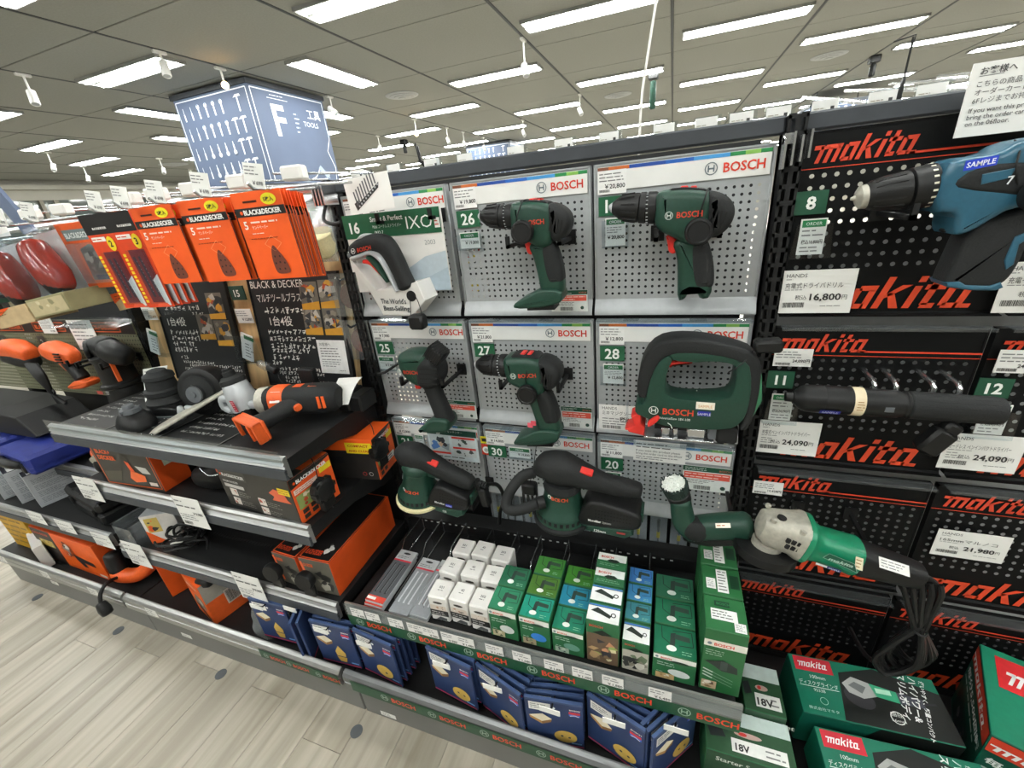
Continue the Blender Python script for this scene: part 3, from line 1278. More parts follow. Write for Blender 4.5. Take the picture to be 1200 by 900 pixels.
G1 = 'green pistol drills on the silver panels'
t = drill('cordless_drill', 'green cordless drill with forked empty handle on silver panel, top row by black panels', (-.1, .80, 1.278), 1.0, 0, False, G1, None)
holder(t, -.022, .075, 1.218, .80)
puck(t, (.042, .765, 1.232), .021, cord=[(.04, .77, 1.25), (.048, .765, 1.28), (.052, .78, 1.292), (.056, .80, 1.293)])
t = drill('cordless_drill', 'green cordless drill with wide battery foot, top row on middle silver panel', (-.347, .80, 1.284), .93, 0, True, G1, None)
holder(t, -.288, -.188, 1.222, .80)
puck(t, (-.249, .765, 1.251), .0205, cord=[(-.262, .77, 1.265), (-.258, .765, 1.28), (-.25, .78, 1.302), (-.24, .80, 1.302)])
t = drill('cordless_drill', 'green cordless drill below the top row, tag reading 27 above its chuck', (-.398, .80, .976), 1.02, -.085, True, G1, None)
holder(t, -.335, -.205, .925, .80)
puck(t, (-.267, .765, .928), .0215, cord=[(-.272, .77, .945), (-.268, .765, .965), (-.262, .78, 1.0), (-.255, .80, 1.004)])
q = MB(M_red)
p = Pr((-.272, .7765, .838))
p.rect(-.006, 0, .006, .012, '#d85a6a')
p.rect(.002, .006, .014, .018, '#c84a58', 1)
p.done(t, 'sticker', True)

# short pistol driver
t = thing('compact_driver', 'short green pistol driver with black alarm block on its back', 'power drill', (-.525, .80, .80), group=G1)
q = MB(M_green)
q.pillow([(-.592, .975), (-.588, 1.0), (-.565, 1.009), (-.53, 1.01), (-.505, 1.003), (-.512, .94), (-.54, .918), (-.562, .927), (-.586, .95)], .768, .832, .02, sm=2, n=5)
build('housing', q, t, world=True)
q = MB(M_rub)
q.pillow([(-.545, .975), (-.525, .995), (-.498, .995), (-.48, .972), (-.482, .943), (-.498, .92), (-.53, .915), (-.55, .93)], .766, .834, .018, sm=2, n=5)
build('motor_cap', q, t, world=True)
q = MB(M_dark)
for k in range(4):
    q.box(-.53 + k * .002, -.485 + k * .002, .7655, .768, .935 + k * .012, .938 + k * .012)
build('vent_slots', q, t, False, world=True, kind='stuff')
q = MB(M_rub)
q.limb([(-.522, .8, .93, .022), (-.515, .8, .89, .0205), (-.505, .8, .85, .022), (-.5, .8, .825, .025)], n=14)
build('grip', q, t, world=True)
q = MB(M_green)
q.pillow([(-.53, .838), (-.495, .842), (-.48, .835), (-.479, .808), (-.5, .802), (-.53, .797), (-.566, .796), (-.571, .803), (-.55, .815)], .77, .83, .009, sm=2, n=4)
build('battery_foot', q, t, world=True)
q = MB(M_red)
q.box(-.565, -.549, .79, .81, .908, .921, bev=.003)
build('trigger', q, t, world=True)
q = MB(M_blk)
q.X = Matrix.Translation((-.466, .765, 1.016)) @ Matrix.Rotation(.7, 4, 'Y')
q.box(-.02, .02, -.028, .015, -.016, .016, bev=.005)
for k in range(7):
    q.box(-.018 + k * .0055, -.0165 + k * .0055, -.0285, .012, -.0165, .0165)
build('alarm_block', q, t, world=True)
q = MB(M_blk)
q.tube([(-.595, .79, .975), (-.625, .77, .958), (-.64, .76, .957)], .0035, n=6)
build('hex_bit', q, t, world=True)
holder(t, -.585, -.475, .925, .79)
p = Pr((-.588, .7675, .958))
p.bosch(0, 0, .0125, c='#c8402c', sym='#cfd8d2')
p.done(t, 'logo', True)

# boxed curved screwdriver
t = thing('screwdriver_carton', 'white display carton with green banner holding the curved screwdriver', 'carton', (-.585, .86, 1.105))
q = MB(M_wcard)
q.box(-.708, -.455, .848, .852, 1.135, 1.309)
build('back_card', q, t, False, world=True)
q = MB(P('#1f5a3c'))
q.box(-.709, -.458, .8462, .8478, 1.258, 1.309)
build('green_banner', q, t, False, world=True)
p = Pr((-.709, .846, 1.258))
p.text('16', .017, .012, .032, '#f4f6f2', bold=.03)
p.text('Smart & Perfect', .076, .033, .0145, '#f4f6f2', bold=.015, w=.085)
p.text('Multi コードレスドライバー', .08, .019, .009, '#e8ece8', w=.075)
p.text('IXO 7', .083, .007, .009, '#e8ece8', bold=.02)
p.text('IXO', .168, .012, .037, '#f4f6f2', w=.064, bold=-.005)
p.rect(.237, .010, .25, .03, '#f4f4f0')
p.lines(.238, .013, .249, .027, 2, '#c84a3c', 2)
p.done(t, 'banner_print', True)
p = Pr((-.709, .8478, 1.135))
p.text('2003', .205, .1, .014, '#7a8488', bold=-.01)
p.poly([(.10, .0), (.15, .05), (.2, .075), (.253, .085), (.253, 0)], '#b9c6cf')
p.poly([(.16, .0), (.20, .03), (.253, .05), (.253, 0)], '#a8b8c4', 1)
p.done(t, 'card_print', True)
q = MB(M_wcard)
q.pillow([(-.66, 1.215), (-.612, 1.15), (-.56, 1.155), (-.505, 1.165), (-.492, 1.125), (-.53, 1.09), (-.61, 1.092)], .79, .848, .002, sm=0, n=1)
q.box(-.675, -.655, .80, .848, 1.19, 1.235)
build('cradle', q, t, world=True)
p = Pr((-.607, .7898, 1.098), (1, 0, -.03))
p.text("The World's", 0, .022, .0155, '#3a4044', bold=.02, w=.066)
p.text('Best-Selling', .004, .006, .0155, '#3a4044', bold=.02, w=.068)
p.done(t, 'cradle_print', True)
q = MB(M_dark)
q.lathe((-.525, .7893, 1.135), (0, -1, 0), [(0, .012), (.0006, .012)], n=16)
build('thumb_hole', q, t, False, world=True)
holder(t, -.60, -.47, 1.285, .845)

t = thing('cordless_screwdriver', 'curved black and light grey cordless screwdriver with red trigger in white carton', 'screwdriver', (-.6, .80, 1.14))
q = MB(M_rub)
q.limb([(-.66, .8, 1.234, .0135), (-.635, .8, 1.242, .0185), (-.60, .8, 1.249, .0195), (-.572, .8, 1.242, .0215), (-.556, .8, 1.215, .0195), (-.546, .8, 1.185, .0185), (-.537, .8, 1.155, .0195)], n=16, sub=5)
build('body', q, t, world=True)
q = MB(M_silver)
q.limb([(-.66, .8, 1.221, .005), (-.63, .798, 1.226, .006), (-.605, .798, 1.231, .006), (-.582, .798, 1.22, .0075), (-.572, .798, 1.198, .0065), (-.563, .798, 1.17, .006), (-.556, .798, 1.148, .006)], n=14, sub=5, depth=3.2)
build('grey_inlay', q, t, world=True)
q = MB(M_green)
q.limb([(-.615, .79, 1.222, .004), (-.598, .79, 1.208, .0065), (-.585, .79, 1.19, .0065), (-.576, .79, 1.168, .004)], n=10, depth=2.2)
build('inner_grip', q, t, world=True)
q = MB(M_red)
q.limb([(-.628, .79, 1.213, .0045), (-.61, .79, 1.21, .0055), (-.598, .79, 1.195, .004), (-.588, .79, 1.182, .003)], n=10, depth=1.8)
build('trigger', q, t, world=True)
q = MB(M_mgrey)
q.lathe((-.662, .8, 1.228), (-1, 0, -.18), [(0, .0095), (.008, .008), (.012, .006)], n=14)
build('nose', q, t, world=True)
q = MB(M_silver)
q.limb([(-.645, .8, 1.2535, .003), (-.622, .8, 1.263, .007), (-.6, .8, 1.2655, .003)], n=10, depth=1.8)
build('top_plate', q, t, world=True)
p = Pr((-.648, .7785, 1.232), (1, 0, .12))
p.bosch(0, 0, .012, c='#c8402c', sym='#e4e6e6')
p.done(t, 'logo', True)
t2 = thing('security_tag', 'black security tag hanging on a thin cord from the curved screwdriver', 'security tag', (-.508, .775, 1.06))
q = MB(M_blk)
q.box(-.528, -.492, .76, .788, 1.066, 1.098, bev=.005)
build('body', q, t2, world=True)
q = MB(M_blk)
q.tube([(-.538, .8, 1.142), (-.528, .785, 1.12), (-.526, .775, 1.096)], .0009, n=5, sub=3)
q.tube([(-.538, .8, 1.142), (-.51, .785, 1.13), (-.497, .775, 1.096)], .0009, n=5, sub=4)
build('cord', q, t2, world=True)

# ---------------------------------------------------------------- jigsaw
t = thing('jigsaw', 'large green jigsaw with black arched grip and red blade guard', 'jigsaw', (.05, .80, .84))
q = MB(M_green)
q.pillow([(-.048, .915), (-.03, .915), (-.024, .96), (-.012, 1.0), (.006, 1.018), (.018, 1.012), (.008, .99), (.006, .945), (.02, .932), (.06, .93), (.112, .936), (.122, .95), (.124, .99), (.118, 1.006), (.14, 1.012), (.15, .97), (.15, .92), (.142, .888), (.12, .872), (.05, .868), (-.005, .872), (-.03, .887), (-.048, .893)], .771, .829, .0035, sm=1, n=2)
build('housing', q, t, world=True)
q = MB(M_green)
q.pillow([(.008, 1.019), (.018, 1.006), (.055, 1.004), (.082, 1.008), (.118, 1.004), (.124, .99), (.14, .995), (.14, 1.02), (.1, 1.024), (.06, 1.026), (.02, 1.03)], .774, .826, .0035, sm=1, n=2)
build('handle_core', q, t, world=True)
q = MB(M_rub)
q.pillow([(-.046, .93), (-.026, .925), (-.019, .965), (-.006, 1.002), (.014, 1.02), (.06, 1.021), (.11, 1.014), (.138, 1.0), (.143, .96), (.146, .90), (.138, .87), (.156, .875), (.164, .93), (.163, .995), (.152, 1.022), (.12, 1.036), (.07, 1.048), (.02, 1.05), (-.012, 1.042), (-.035, 1.015), (-.045, .97)], .773, .832, .006, sm=1, n=3)
build('arched_grip', q, t, world=True)
q = MB(M_red)
q.box(.0, .0065, .776, .79, .99, 1.012, bev=.003)
q.pillow([(.01, .996), (.016, 1.003), (.052, 1.003), (.05, .997), (.02, .994), (.012, .987)], .785, .815, .003, sm=1)
build('trigger', q, t, world=True)
q = MB(M_red)
q.pillow([(-.022, .868), (-.012, .876), (.0, .89), (-.004, .897), (-.014, .89), (-.024, .88)], .762, .772, .003, sm=1)
build('dial', q, t, world=True)
q = MB(M_red)
q.pillow([(-.044, .905), (-.036, .902), (-.036, .87), (-.028, .86), (-.03, .84), (-.06, .846), (-.064, .854), (-.048, .862), (-.056, .882), (-.046, .888)], .778, .822, .004, sm=0)
q.box(-.068, -.04, .785, .815, .846, .852, bev=.002)
build('blade_guard', q, t, world=True)
q = MB(M_clear)
q.box(-.066, -.064, .782, .818, .846, .9)
build('guard_window', q, t, False, world=True)
q = MB(M_steel)
q.box(-.03, .10, .775, .825, .838, .842, bev=.001)
q.box(.003, .02, .785, .815, .842, .86, bev=.002)
q.box(.025, .035, .785, .815, .842, .86, bev=.002)
q.box(.05, .085, .783, .817, .842, .864, bev=.003)
build('sole_plate', q, t, world=True)
q = MB(M_dark)
q.box(-.01, .1, .786, .814, .856, .874)
q.box(.103, .14, .778, .822, .838, .874, bev=.004)
build('base_block', q, t, world=True)
q = MB(M_mgrey)
q.box(.088, .118, .783, .817, .842, .872, bev=.003)
build('dust_port', q, t, world=True)
q = MB(M_greenl)
q.pillow([(.150, .89), (.158, .885), (.172, .93), (.166, .98), (.158, .985), (.16, .94)], .785, .815, .003, sm=0)
build('side_rib', q, t, world=True)
p = Pr((-.03, .7702, .892), (1, 0, -.01))
p.bosch(.008, .007, .018, c='#d04a30', sym='#dfe6e0')
p.text('UniversalSaw 18V-100', .026, -.004, .0075, '#dfe6e0', w=.058)
p.line([(.044, -.012), (.05, -.016), (.053, -.024)], .0015, '#dfe6e0')
p.rect(.092, .023, .124, .038, '#f2ecdc')
p.text('SAMPLE', .096, .027, .008, '#d8a060', l=2, w=.024)
p.rect(.096, .009, .118, .019, '#2a2f9a')
p.text('SAMPLE', .107, .011, .007, '#e8e8f4', 'c', l=2)
p.rect(.09, .06, .092, .062, '#cccccc')
p.done(t, 'logo', True)
holder(t, .02, .10, 1.002, .812)
t2 = thing('security_tag', 'black security tag lying on the back end of the jigsaw grip', 'security tag', (.165, .79, 1.03))
q = MB(M_blk)
q.X = Matrix.Translation((.166, .785, 1.037)) @ Matrix.Rotation(-.06, 4, 'Y')
q.box(-.02, .022, -.014, .014, -.011, .011, bev=.004)
build('body', q, t2, world=True)
q = MB(M_blk)
q.tube([(.148, .785, 1.03), (.13, .77, 1.008), (.11, .772, .99)], .0011, n=5, sub=3)
build('cord', q, t2, world=True)

# ---------------------------------------------------------------- round sanders
def sander(label, loc, tilt, pad, padr, loop):
    t = thing('orbital_sander', label, 'sander', loc, (0, tilt, 0), 'green orbital sanders hung below the drills')
    q = MB(pad)
    q.lathe((0, 0, 0), Z3, [(0, padr * .96), (.003, padr), (.009, padr), (.012, padr * .94)], n=36)
    build('sanding_pad', q, t)
    q = MB(M_green)
    q.lathe((0, 0, .012), Z3, [(0, padr * .8), (.002, padr * .93), (.016, padr * .9), (.022, padr * .86), (.034, padr * .74), (.05, padr * .66), (.07, padr * .62), (.085, padr * .62)], n=36)
    q.pillow([(.01, .015), (.09, .012), (.098, .02), (.095, .034), (.02, .036)], -.032, .032, .004, sm=0)
    build('skirt', q, t)
    q = MB(M_blk)
    for k in range(9):
        a = -PI / 2 - .9 + k * .22
        q.X = Matrix.Rotation(a, 4, 'Z')
        q.box(padr * .9, padr * .915, -.0035, .0035, .020, .030)
    q.X = None
    build('vent_slots', q, t, False, kind='stuff')
    q = MB(M_rub)
    if loop:
        q.limb([(-.058, 0, .118, .014), (-.035, 0, .135, .034), (0, 0, .137, .038), (.045, 0, .128, .028), (.09, 0, .118, .021), (.14, 0, .114, .0205), (.165, 0, .112, .017)], n=18, sub=4, e=2.3, depth=1.0)
        q.lathe((0, 0, .088), Z3, [(0, padr * .62), (.004, padr * .66), (.02, padr * .6)], n=28)
    else:
        q.limb([(-.055, 0, .13, .016), (-.035, 0, .135, .031), (0, 0, .136, .034), (.035, 0, .128, .026), (.08, 0, .112, .0225), (.13, 0, .1, .021), (.15, 0, .096, .017)], n=18, sub=4, e=2.3, depth=1.0)
    build('top_grip', q, t)
    if not loop:
        q = MB(M_green)
        q.lathe((0, 0, .095), Z3, [(0, padr * .6), (.01, padr * .66), (.02, padr * .62), (.026, padr * .5)], n=28)
        q.limb([(.01, 0, .1, .018), (.06, 0, .105, .017), (.1, 0, .1, .014)], n=12, depth=.9)
        build('collar', q, t)
    q = MB(M_red)
    q.X = Matrix.Translation((.055 if loop else .052, -.014, .149 if loop else .140)) @ Matrix.Rotation(.2, 4, 'Y') @ Matrix.Rotation(.5, 4, 'X')
    q.box(-.014, .014, -.008, .008, -.003, .005, bev=.002)
    if not loop:
        q.box(-.026, -.021, -.006, .006, -.002, .003, bev=.001)
    build('switch', q, t)
    q = MB(M_blk)
    L = .175 if loop else .155
    q.pillow([(.038, .022), (.055, .075), (.075, .092), (L - .02, .078), (L, .07), (L + .002, .042), (L - .015, .03), (.06, .018)], -.036, .036, .007, sm=1, n=3)
    build('dust_box', q, t)
    q = MB(M_dark)
    for i in range(12):
        for j in range(3):
            q.box(.08 + i * .0065, .0835 + i * .0065, -.0364, -.036, .05 + j * .009, .0535 + j * .009)
    build('filter_holes', q, t, False, kind='stuff')
    q = MB(M_green)
    q.pillow([(.06, .006), (L - .03, .004), (L - .012, .018), (L - .016, .03), (.065, .02)], -.034, .034, .004, sm=0)
    q.pillow([(L - .002, .046), (L + .004, .046), (L + .004, .07), (L - .002, .072)], -.02, .02, .001, sm=0)
    build('dust_box_base', q, t)
    p = Pr((0, -.0373, 0), (1, 0, .02))
    p.text('Microfilter', .066, .037, .008, '#eeeeea', bold=.03, w=.028)
    if loop:
        p.text('System', .097, .037, .008, '#b8b8b4', w=.018)
        p.rect(.128, .016, .146, .021, '#a83a3a')
        p.text('125mm', .08, .011, .009, '#eeeeea', bold=.02)
    else:
        p.rect(.096, .034, .114, .042, '#3a44b8')
        p.text('SAMPLE', .105, .036, .005, '#e8e8f4', 'c', l=2)
        p.text('125', .088, .014, .008, '#eeeeea', bold=.02)
    p.done(t, 'print')
    # curved logo band: letters laid on short facets round the skirt
    r = padr * (.70 if not loop else .66)
    z0 = .05 if not loop else .080
    for i, ch in enumerate('@BOSCH'):
        a = -PI / 2 - .42 + i * .165
        O = Vector((math.cos(a) * (r + .0006), math.sin(a) * (r + .0006), z0))
        U = Vector((-math.sin(a), math.cos(a), 0))
        if i == 0:
            lg = Pr(O, U)
            acc = lg
            lg.disc(-.002, .005, .005, '#dfe6e0', 0)
            lg.disc(-.002, .005, .003, '#2f5a48', 1)
        else:
            lg = Pr(O, U)
            lg.text(ch, -.004, 0, .0125, '#d8502f', bold=.03)
            acc.mb.v, k = acc.mb.v + lg.mb.v, len(acc.mb.v)
            acc.mb.f += [tuple(i_ + k for i_ in f_) for f_ in lg.mb.f]
            acc.mb.m += lg.mb.m
    acc.done(t, 'logo')
    return t


t = sander('green orbital sander on cream pad with power cord, next to orange box', (-.592, .755, .603), .14, M_cream, .062, False)
q = MB(M_rub)
for k in range(9):
    c = Vector((-.445 + k * .006, .76, .683 - k * .0012))
    q.lathe(c, (1, 0, -.2), [(0, .0085), (.002, .0115 - k * .0005), (.004, .0085)], n=12)
build('strain_relief', q, t, world=True)
q = MB(M_blk)
q.tube([(-.395, .765, .672), (-.378, .79, .655), (-.37, .80, .62), (-.378, .81, .58), (-.392, .815, .545), (-.40, .82, .50)], .005, n=8, sub=5)
build('power_cord', q, t, world=True)
q = MB(M_blk)
q.X = Matrix.Translation((-.405, .765, .635)) @ Matrix.Rotation(-.15, 4, 'Y')
q.box(-.011, .011, -.012, .012, -.028, .026, bev=.004)
q.box(-.015, -.001, -.01, .01, .02, .05, bev=.004)
build('alarm_block', q, t, world=True)
holder(t, -.56, -.44, .588, .77)
t = sander('green orbital sander with dark pad and front loop handle above tray', (-.205, .755, .617), .055, M_rub, .0655, True)
q = MB(M_rub)
q.tube([(-.262, .75, .737), (-.285, .735, .735), (-.305, .715, .715), (-.316, .70, .69), (-.312, .69, .675), (-.295, .69, .672), (-.27, .70, .676), (-.248, .715, .682)], .0125, n=12, sub=5)
build('loop_handle', q, t, world=True)
q = MB(M_blk)
q.lathe((-.235, .72, .683), (-1, -.6, -.05), [(0, .015), (.016, .015), (.018, .011)], n=16)
build('handle_hub', q, t, world=True)
holder(t, -.23, -.09, .60, .77)
t2 = thing('alarm_block', 'black alarm block behind the loop handle with four thin prongs', 'security tag', (-.295, .78, .655))
q = MB(M_blk)
q.box(-.305, -.27, .765, .79, .655, .685, bev=.004)
for k in range(4):
    q.box(-.308 + k * .0115, -.3035 + k * .0115, .776, .782, .59, .665)
build('body', q, t2, world=True)
q = MB(M_blk)
q.tube([(-.286, .775, .684), (-.28, .79, .71), (-.29, .86, .735)], .001, n=5, sub=3)
build('cord', q, t2, world=True)

# ---------------------------------------------------------------- angled scrubber
t = thing('power_scrubber', 'dark green angled scrubbing brush with white-tipped bristles facing up', 'scrubber', (.09, .74, .63))
dn = Vector((-.30, -.22, .93)).normalized()
c0 = Vector((.038, .742, .742))
q = MB(M_blk)
q.lathe(c0 - dn * .012, dn, [(-.016, .018), (-.014, .0225), (.006, .0235), (.008, .021)], n=22)
build('brush_hub', q, t, world=True)
q = MB(mat('bristle_dark', '#1f2f2a', .8))
q.lathe(c0 - dn * .004, dn, [(0, .022), (.024, .026), (.0245, .02)], n=26)
q2 = MB(mat('bristle_white', '#e8ece6', .7))
q2.lathe(c0 - dn * .004, dn, [(.005, .02), (.026, .0215), (.0265, .019)], n=24)
u = dn.orthogonal().normalized()
w = dn.cross(u)
rb = random.Random(3)
for k in range(170):
    a, r = rb.random() * 2 * PI, .025 * math.sqrt(rb.random())
    n_ = u * math.cos(a) + w * math.sin(a)
    (q if r > .0215 else q2).tube([c0 + n_ * r * .95, c0 + dn * .026 + n_ * r * 1.06], .0014, n=4)
build('outer_bristles', q, t, False, world=True, kind='stuff')
build('inner_bristles', q2, t, False, world=True, kind='stuff')
q = MB(M_green)
q.limb([(.047, .74, .722, .0195), (.05, .74, .70, .0215), (.058, .74, .668, .0235), (.078, .74, .652, .025)], n=18, sub=4)
q.limb([(.07, .74, .652, .0235), (.1, .74, .664, .0245), (.135, .74, .674, .0255), (.166, .74, .681, .0255), (.172, .74, .682, .022)], n=18, sub=3)
build('body', q, t, world=True)
q = MB(M_rub)
q.lathe((.078, .7235, .664), (0, -1, .12), [(-.02, .0215), (.006, .0215), (.008, .019), (.0085, .0)], n=24)
build('pivot_button', q, t, world=True)
q = MB(M_blk)
q.limb([(.06, .74, .635, .012), (.1, .74, .637, .017), (.15, .74, .65, .017), (.170, .74, .657, .015)], n=14)
build('under_grip', q, t, world=True)
p = Pr((.112, .7125, .688), (1, 0, .22), (-.1, .75, .6))
p.rect(0, 0, .026, .009, '#efe8d8')
p.lines(.002, .001, .024, .008, 1, '#c08060')
p.done(t, 'sticker', True)
p = Pr((.028, .7195, .742), (1, .1, .2))
p.rect(0, 0, .008, .008, '#eeeeea')
p.rect(.002, .002, .006, .006, '#333333', 1)
p.done(t, 'sticker', True)
holder(t, .06, .15, .655, .76)

# ---------------------------------------------------------------- silver-panel tray
def carton(name, label, cat, loc, rz, w, d, h, body, prints=(), group=None, bev=.0012, tilt=(0, 0), seam=True):
    """folded card box: prints = {'front': fn, 'top': fn, 'right': fn, 'left': fn} with fn(pr, width, height)"""
    t = thing(name, label, cat, loc, (tilt[0], tilt[1], rz), group)
    q = MB(body)
    q.box(-w / 2, w / 2, -d / 2, d / 2, 0, h, bev=bev)
    build('box_body', q, t, False)
    for side, fn in dict(prints).items():
        if side == 'front':
            p = Pr((-w / 2, -d / 2, 0))
            fn(p, w, h)
        elif side == 'top':
            p = Pr((-w / 2, -d / 2, h), (1, 0, 0), (0, 1, 0))
            fn(p, w, d)
        elif side == 'right':
            p = Pr((w / 2, -d / 2, 0), (0, 1, 0))
            fn(p, d, h)
        else:
            p = Pr((-w / 2, d / 2, 0), (0, -1, 0))
            fn(p, d, h)
        if p.mb.v:
            p.done(t, side + '_print')
    return t


t = thing('display_tray', 'wide black tray with green name strip under the silver panels', 'tray', (-.28, .70, .40), (0, -.022, 0))
xa, xb = -.452, .447
q = MB(M_black)
q.box(xa + .006, xb - .008, -.145, .162, -.006, 0)
q.box(xa + .006, xb - .008, .158, .162, 0, .045)
q.box(xa + .006, xb - .008, .150, .2, .043, .047)
build('tray_deck', q, t, False)
q = MB(P('#c8c8c8'))
for k in range(38):
    if k % 13 in (9, 10, 11, 12):
        continue
    q.box(xa + .06 + k * .021, xa + .067 + k * .021, .1572, .158, .03, .0335)
build('slot_holes', q, t, False, kind='stuff')
q = MB(M_alu)
q.prism([(-.146, -.052), (-.15, -.052), (-.152, -.016), (-.150, -.012), (-.153, -.008), (-.150, -.003), (-.153, .002), (-.150, .007), (-.152, .014), (-.15, .022), (-.146, .022)], xa, xb)
build('front_rail', q, t, False)
q = MB(M_clearh)
q.box(xa, xb, -.156, -.155, -.014, .026)
build('clear_strip', q, t, False)
p = Pr((xa, -.1532, -.053))
p.rect(0, 0, xb - xa, .036, '#1f4f35')
for k in range(6):
    p.bosch(.024 + k * .1535, .0105, .0235, c='#e8472c', sym='#9fb8a8')
p.done(t, 'name_strip')
tick = [(-.432, '￥498'), (-.386, '￥598'), (-.318, '￥798'), (-.264, '￥980'), (-.222, '￥980'), (-.172, '￥980'), (-.130, '￥1,480'), (-.06, '￥1,680'), (.004, '￥1,680'), (.075, '￥1,880'), (.135, '￥1,480'), (.196, '￥1,880'), (.285, '￥6,480')]
for u, pr_ in tick:
    p = Pr((u, -.1562, -.012))
    p.rect(0, 0, .042, .030, '#f1f0ee')
    p.lines(.003, .014, .039, .027, 2)
    p.text(pr_, .04, .003, .0095, '#444444', 'r', bold=.015)
    p.done(t, 'price_ticket')
for x in (-.395, -.325, -.243, -.157, -.08, -.012, .066, .139, .192, .2745):
    q = MB(M_steel)
    q.tube([(x, -.11, .002), (x, -.11, .028), (x, .03, .03), (x, .055, .052), (x, .15, .052), (x, .15, .002)], .0011, n=5)
    q.tube([(x, .03, .03), (x, .035, .002)], .0011, n=5)
    q.tube([(x, .085, .052), (x, .09, .002)], .0011, n=5)
    q.tube([(x - .0, -.11, .003), (x, .15, .003)], .0011, n=5)
    build('wire_divider', q, t)

TZ = lambda x: .4026 + (x + .28) * .022


def tool_icon(p, w, h, c='#1c2420', brush='#e8ece6', tint='#8fc0a0'):
    p.line([(w * .18, h * .95), (w * .2, h * .55), (w * .38, h * .4)], w * .018, c, 1)
    p.line([(w * .45, h * .85), (w * .9, h * .9), (w * .93, h * .42), (w * .6, h * .38)], w * .018, c, 1)
    p.poly([(w * .4, h * .75), (w * .52, h * .8), (w * .5, h * .35), (w * .38, h * .3)], '#2c3a34', 1)
    p.poly([(w * .5, h * .76), (w * .85, h * .72), (w * .86, h * .55), (w * .5, h * .58)], '#33463c', 1.2)
    p.disc(w * .42, h * .24, w * .12, brush, 1.4, h * .1)
    p.lines(w * .66, h * .08, w * .9, h * .24, 2, tint, 1)


def top_label(c):
    def f(p, w, h):
        p.rect(.001, .002, w - .001, h - .001, c)
        tool_icon(p, w, h)
    return f


def front_brush(oval, photo=None):
    def f(p, w, h):
        p.rect(.001, h * .80, w - .001, h * .97, '#efefe8')
        p.text('BOSCH', w * .18, h * .84, h * .085, '#d84a34', bold=.03)
        p.disc(w * .06 + h * .03, h * .88, h * .04, '#7a8890', 1)
        p.disc(w * .62, h * .80, w * .22, '#1c3a2a', 1.5, h * .045)
        p.lines(w * .1, h * .55, w * .62, h * .72, 2, '#b8d0c0', 1)
        p.disc(w * .62, h * .36, w * .26, oval, 1, h * .14, rot=-.12)
        if photo:
            p.photo(w * .08, h * .04, w * .52, h * .26, photo, 3, 5)
        p.lines(w * .1, h * .28, w * .3, h * .34, 1, '#b8d0c0', 1)
    return f


def front_photo(cols, seed, icon=False):
    def f(p, w, h):
        p.rect(.001, .002, w - .001, h * .7, cols[0])
        p.photo(.001, .002, w - .001, h * .66, cols, seed, 14)
        p.text('BOSCH', w * .1, h * .86, h * .07, '#c84a34', bold=.03)
        p.poly([(w * .2, h * .73), (w * .5, h * .82), (w * .8, h * .73), (w * .5, h * .69)], '#16241c', 1)
    return f


def top_white(p, w, h):
    p.rect(.001, .001, w - .001, h * .78, '#eef0ee')
    p.poly([(w * .1, h * .5), (w * .3, h * .72), (w * .75, h * .4), (w * .7, h * .25), (w * .4, h * .4)], '#2a332e', 1)
    p.ring(w * .8, h * .45, w * .08, w * .03, '#2a332e', 1)
    p.rect(.001, h * .8, w - .001, h * .88, '#4a78c0', 1)


def top_hang(p, w, h):
    p.rect(.001, h * .45, w - .001, h * .95, '#eef0ee')
    p.text('BOSCH', w * .12, h * .62, h * .2, '#c84a34', bold=.03)
    p.disc(w * .55, h * .45, w * .22, '#1c2a20', 1, h * .13, n=6)
    p.lines(w * .1, h * .08, w * .9, h * .3, 2, '#7ea88a', 1)


GB = 'small accessory boxes on the silver-panel tray'


def column(xa, xb, h, d, n, body, front, tops, labels, y0=.575, group=GB, name='accessory_box', cat='box', back=None, wob=0.0):
    rw = random.Random(int(xa * 1e4))
    for i in range(n):
        x = (xa + xb) / 2
        w = xb - xa - .004
        y = y0 + d * (i + .5) + .001 * i
        pr = {'top': tops[i]}
        if i == 0:
            pr['front'] = front
        elif back:
            pr['front'] = back
        carton(name, labels[i], cat, (x + rw.uniform(-1, 1) * wob, y, TZ(x)), rw.uniform(-1, 1) * wob * 8, w, d - .002, h, body, pr, group)


g1, g2, g3 = '#1f6e4e', '#3f7a30', '#2a7f8c'
grn = M_gcard
column(-.340, -.270, .088, .062, 2, grn, front_brush('#dfe4e0', ['#c8bc98', '#3a4a38', '#e0d8c0']), [top_label('#2f7d5c'), top_label('#27664a')],
       ['green box with white oval pad, front of its column beside white boxes', 'green box behind the one with white oval pad, beside white boxes'])
column(-.268, -.196, .086, .057, 3, grn, front_brush('#3f86d8', ['#b8a888', '#5a4a38', '#8a9a78']), [top_label('#1f8a74'), top_label('#47702c'), top_label('#3c7a34')],
       ['green box with blue oval pad and turquoise lid, front of its column', 'olive-lidded green box, second behind the blue oval pad', 'green-lidded box, third and last behind the blue oval pad'])
column(-.195, -.124, .072, .057, 3, grn, front_brush('#6a9a88', ['#a8b8a8', '#3a4a48', '#d0d8c8']), [top_label('#1f7a60'), top_label('#2a86a0'), top_label('#3f7f2e')],
       ['green box with pale green oval pad, front of its column', 'green box with bright blue lid, second behind the pale green pad', 'green box with grass-green lid, third behind the pale green pad'])
column(-.122, -.053, .122, .045, 4, grn, front_photo(['#6e5a48', '#8a7458', '#b89a70', '#9ab060', '#c8906c', '#3a3a40', '#e0d8b0'], 4), [top_white, top_white, top_hang, top_hang],
       ['tall green box with weed-brush photo, front of its column', 'tall green box with white lid, second behind the weed-brush photo', 'tall green box with hang hole, third behind the weed-brush photo', 'tall green box with hang hole, fourth behind the weed-brush photo'])
